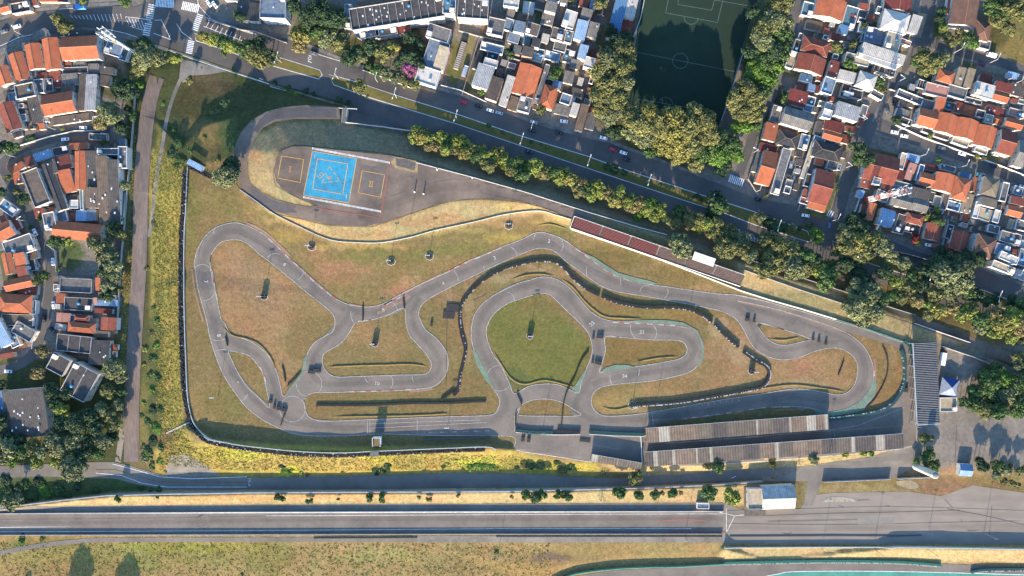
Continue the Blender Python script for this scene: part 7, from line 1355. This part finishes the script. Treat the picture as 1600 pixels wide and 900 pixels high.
trees("south of the football pitch", "trees around the pitch", [(985,182,18,'ol',17),(1000,195,20,'ol',18),(985,205,16,'gg',14),(1015,180,18,'yl',18),(1030,195,22,'ol',19),(1010,215,20,'gg',14),(1050,185,22,'yl',19),(1055,210,24,'yl',18),(1035,225,20,'yl',14),(1075,195,22,'ol',19),(1085,175,16,'ol',18),(1100,190,20,'ol',18),(1105,210,20,'ol',16),(1080,225,22,'ol',15),(1060,238,20,'yl',13),(1095,240,18,'gr',12),(1110,230,16,'gr',12),(1020,236,14,'gr',10),(1085,255,16,'ol',10),(1125,245,18,'lg',10),(1140,228,18,'gr',11),(1150,240,14,'lg',9),(1130,262,14,'dg',8),(1120,215,18,'dg',12)])
trees("east of the football pitch", "trees around the pitch", [(1225,5,16,'ol',15),(1210,15,18,'ol',16),(1205,35,20,'gg',17),(1195,45,20,'ol',18),(1190,65,18,'gg',18),(1225,35,14,'gg',14),(1215,55,18,'gr',15),(1230,60,12,'gr',12),(1205,80,20,'dg',16),(1220,85,16,'gr',14),(1190,95,20,'gr',16),(1210,105,16,'lg',14),(1180,110,18,'lg',16),(1195,125,18,'lg',14),(1170,85,14,'dg',16),(1165,140,18,'ol',17),(1150,155,18,'ol',17),(1175,155,20,'ol',16),(1190,145,14,'gr',14),(1160,175,18,'ol',15),(1180,178,16,'ol',13),(1165,195,14,'lg',10),(1150,200,12,'lg',9),(1178,198,10,'gr',9),(1175,20,12,'dg',15)], 'north')
trees("in the northeast gardens", "trees of the east neighbourhood", [(1305,72,9,'ol'),(1312,78,8,'gr'),(1325,98,10,'gr'),(1333,104,8,'lg'),(1332,70,8,'ol'),(1225,152,8,'gr'),(1228,160,7,'ol'),(1375,130,9,'gr'),(1378,142,8,'ol'),(1350,38,7,'dg'),(1332,228,8,'gg'),(1345,235,13,'dg',9),(1355,250,13,'dg',9),(1340,250,11,'gr'),(1327,206,5,'gr'),(1170,165,1,'gr')][:-1], 'west')
trees("along the northeast streets", "trees of the east neighbourhood", [(1444,90,16,'ol',10),(1455,98,17,'ol',11),(1470,92,14,'gg',10),(1448,108,14,'ol',9),(1430,98,10,'gr'),(1470,18,9,'dg'),(1468,30,9,'dg'),(1472,45,9,'yg'),(1480,58,9,'ol'),(1490,65,10,'ol'),(1500,52,9,'ru'),(1512,62,12,'gr'),(1520,68,10,'lg'),(1552,10,16,'gr',9),(1565,22,18,'gr',9),(1580,12,16,'ol'),(1595,20,16,'ol'),(1558,35,12,'ol'),(1575,45,12,'ol'),(1400,188,9,'dg'),(1452,212,5,'yg'),(1467,250,5,'lg'),(1525,245,5,'yg'),(1537,248,5,'ol'),(1196,306,6,'gg'),(1308,295,4,'gr'),(1299,283,4,'gr'),(1345,335,8,'dg'),(1465,345,10,'gr')], 'west')
trees("behind the parking yard", "trees of the east edge", [(1540,586,13,'gr',6),(1560,580,14,'gr',7),(1545,600,20,'gr',10),(1570,595,18,'lg',8),(1525,615,16,'gr',8),(1550,622,18,'gr',8),(1575,620,20,'gg',9),(1595,600,18,'gr',10),(1598,570,16,'gg',9),(1595,635,18,'gr',10),(1520,632,14,'gr'),(1535,640,14,'ol'),(1560,642,16,'gr'),(1590,560,12,'ol'),(1508,628,10,'gr'),(1604,618,18,'dg',10)])
trees("south of the parking yard", "trees of the kart circuit", [(1443,685,9,'ol'),(1450,683,8,'ol'),(1452,708,10,'gr'),(1445,715,10,'gr'),(1460,728,10,'gr'),(1450,728,9,'ol'),(1430,720,5,'lg'),(1530,722,9,'dg'),(1536,730,10,'dg'),(1558,726,10,'gr'),(1568,734,10,'gg'),(1556,742,9,'gg'),(1578,730,7,'ol'),(1590,735,8,'ol'),(1568,752,7,'ol'),(1585,756,8,'ol'),(1598,733,7,'gr')])
trees("along the lower access road", "small trees along the lower road", [(437,778,8,'gr',3.6),(483,783,6,'gr',3),(528,780,3,'gr',2.2),(578,778,8,'gr',3.8),(597,777,8,'gr',3.8),(655,777,4,'ol',2.5),(670,780,5,'ol',2.5),(716,774,4,'ru',2.2),(184,780,6,'gr',3),(246,777,3,'gr',2),(800,776,4,'ru',2.2),(822,773,9,'gr',4.5),(838,776,11,'gr',5),(848,772,8,'gr',4),(872,773,8,'gr',4),(886,775,9,'gr',4),(941,776,9,'bare',4),(968,770,11,'gr',5.5),(999,774,9,'gr',5),(993,747,13,'ol',7),(1024,773,9,'gr',4.5),(1035,770,5,'ol',3),(1051,771,9,'gr',5),(1063,769,5,'ru',3),(1108,769,14,'gr',7),(1143,775,15,'yg',7),(1122,729,12,'gr',6),(1208,727,8,'ol',3.5),(1271,718,9,'gg',6),(1273,708,7,'ol',4),(1320,708,7,'yg',4),(1349,708,6,'yg',3),(1360,707,7,'lg',3.5),(1250,722,6,'bare',3),(1018,728,6,'ol',3),(1105,728,6,'ol',3)])
trees("on the yellow bank", "shrubs on the circuit's banks", [(596,733,7,'dg'),(605,727,8,'gr'),(590,738,6,'dg'),(693,728,5,'gr'),(698,724,5,'yg'),(735,728,8,'lg'),(745,726,9,'lg'),(755,727,10,'lg'),(766,728,9,'lg'),(775,731,7,'yg'),(820,725,9,'ol'),(832,728,8,'gr'),(845,726,9,'ol'),(870,722,7,'gr'),(880,732,10,'ol'),(892,728,8,'gr'),(808,730,5,'dg'),(942,738,6,'ol'),(440,728,6,'dg'),(470,738,7,'yg'),(455,734,6,'yg'),(535,737,5,'ol'),(713,718,3,'dg'),(480,741,6,'ol')], 'west', 'shrub')
trees("on the green southwest slope", "shrubs of the southwest slope", [(40,760,10,'gr'),(60,755,10,'dg'),(75,770,11,'lg'),(90,765,11,'gr'),(50,775,12,'gr'),(65,762,10,'lg'),(30,765,10,'dg'),(105,774,9,'gr'),(150,767,7,'gr'),(12,770,12,'gr'),(35,788,9,'gr'),(220,763,5,'gr'),(235,766,5,'gr'),(248,765,6,'gr'),(120,760,8,'dg'),(8,750,10,'dg')], 'west', 'shrub')
trees("on the south field", "shrubs of the south field", [(35,838,6,'dg'),(33,848,7,'lg'),(65,843,6,'yg'),(776,863,4,'gr'),(378,898,3,'dg')], 'west', 'shrub')
# off-frame trees whose shadows fall into the picture's bottom edge
trees("at the field's south edge", "trees of the south edge", [(100,972,20,'dg',12),(175,975,18,'dg',11),(205,950,7,'ol',4),(30,950,8,'ol',6)])
# grass tussocks: nobody could count them
def tussocks():
    r = np.random.RandomState(3); pts = []
    zones = [([(236,230),(285,255),(284,650),(300,700),(250,735),(244,600)], 5200), ([(300,697),(800,712),(930,735),(800,733),(400,736),(270,728),(262,690)], 4200), ([(-10,848),(860,850),(860,910),(-10,910)], 3200), ([(195,200),(212,200),(205,700),(188,690)], 900)]
    for poly, n in zones:
        xs = [p[0] for p in poly]; ys = [p[1] for p in poly]; X = r.uniform(min(xs), max(xs), n*2); Y = r.uniform(min(ys), max(ys), n*2); k = inpoly(X, Y, poly); pts += list(zip(X[k][:n], Y[k][:n]))
    q = np.array(pts); Z = Harr(q[:, 0], q[:, 1]); kk = S*(1-Z/HC); C = np.stack([(q[:, 0]-800)*kk, (450-q[:, 1])*kk, Z], 1); n = len(C)
    V = []; 
    for j in range(4):
        t = r.rand(n)*math.pi; w_ = .35+.35*r.rand(n); h = .08+.16*r.rand(n); o = r.normal(size=(n, 2))*.3
        dx, dy = np.cos(t)*w_, np.sin(t)*w_
        a = C+np.stack([o[:, 0]-dx, o[:, 1]-dy, 0*h], 1); b = C+np.stack([o[:, 0]+dx, o[:, 1]+dy, 0*h], 1); c = C+np.stack([o[:, 0]+r.normal(size=n)*.2, o[:, 1]+r.normal(size=n)*.2, h], 1); V.append(np.stack([a, b, c], 1))
    V = np.concatenate(V).reshape(-1, 3); m = len(V)//3
    me = D.meshes.new("grass_tussocks"); me.vertices.add(m*3); me.vertices.foreach_set("co", V.ravel()); me.loops.add(m*3); me.loops.foreach_set("vertex_index", np.arange(m*3).astype(np.int32)); me.polygons.add(m)
    me.polygons.foreach_set("loop_start", np.arange(0, m*3, 3).astype(np.int32)); me.polygons.foreach_set("loop_total", np.full(m, 3, np.int32)); me.update(calc_edges=True)
    me.materials.append(mat("tussock_grass", alb(176,164,84,.52), alb(140,134,66,.52), .12, 1, 4)); tag(obj("grass_tussocks", me), kind='stuff')
tussocks()
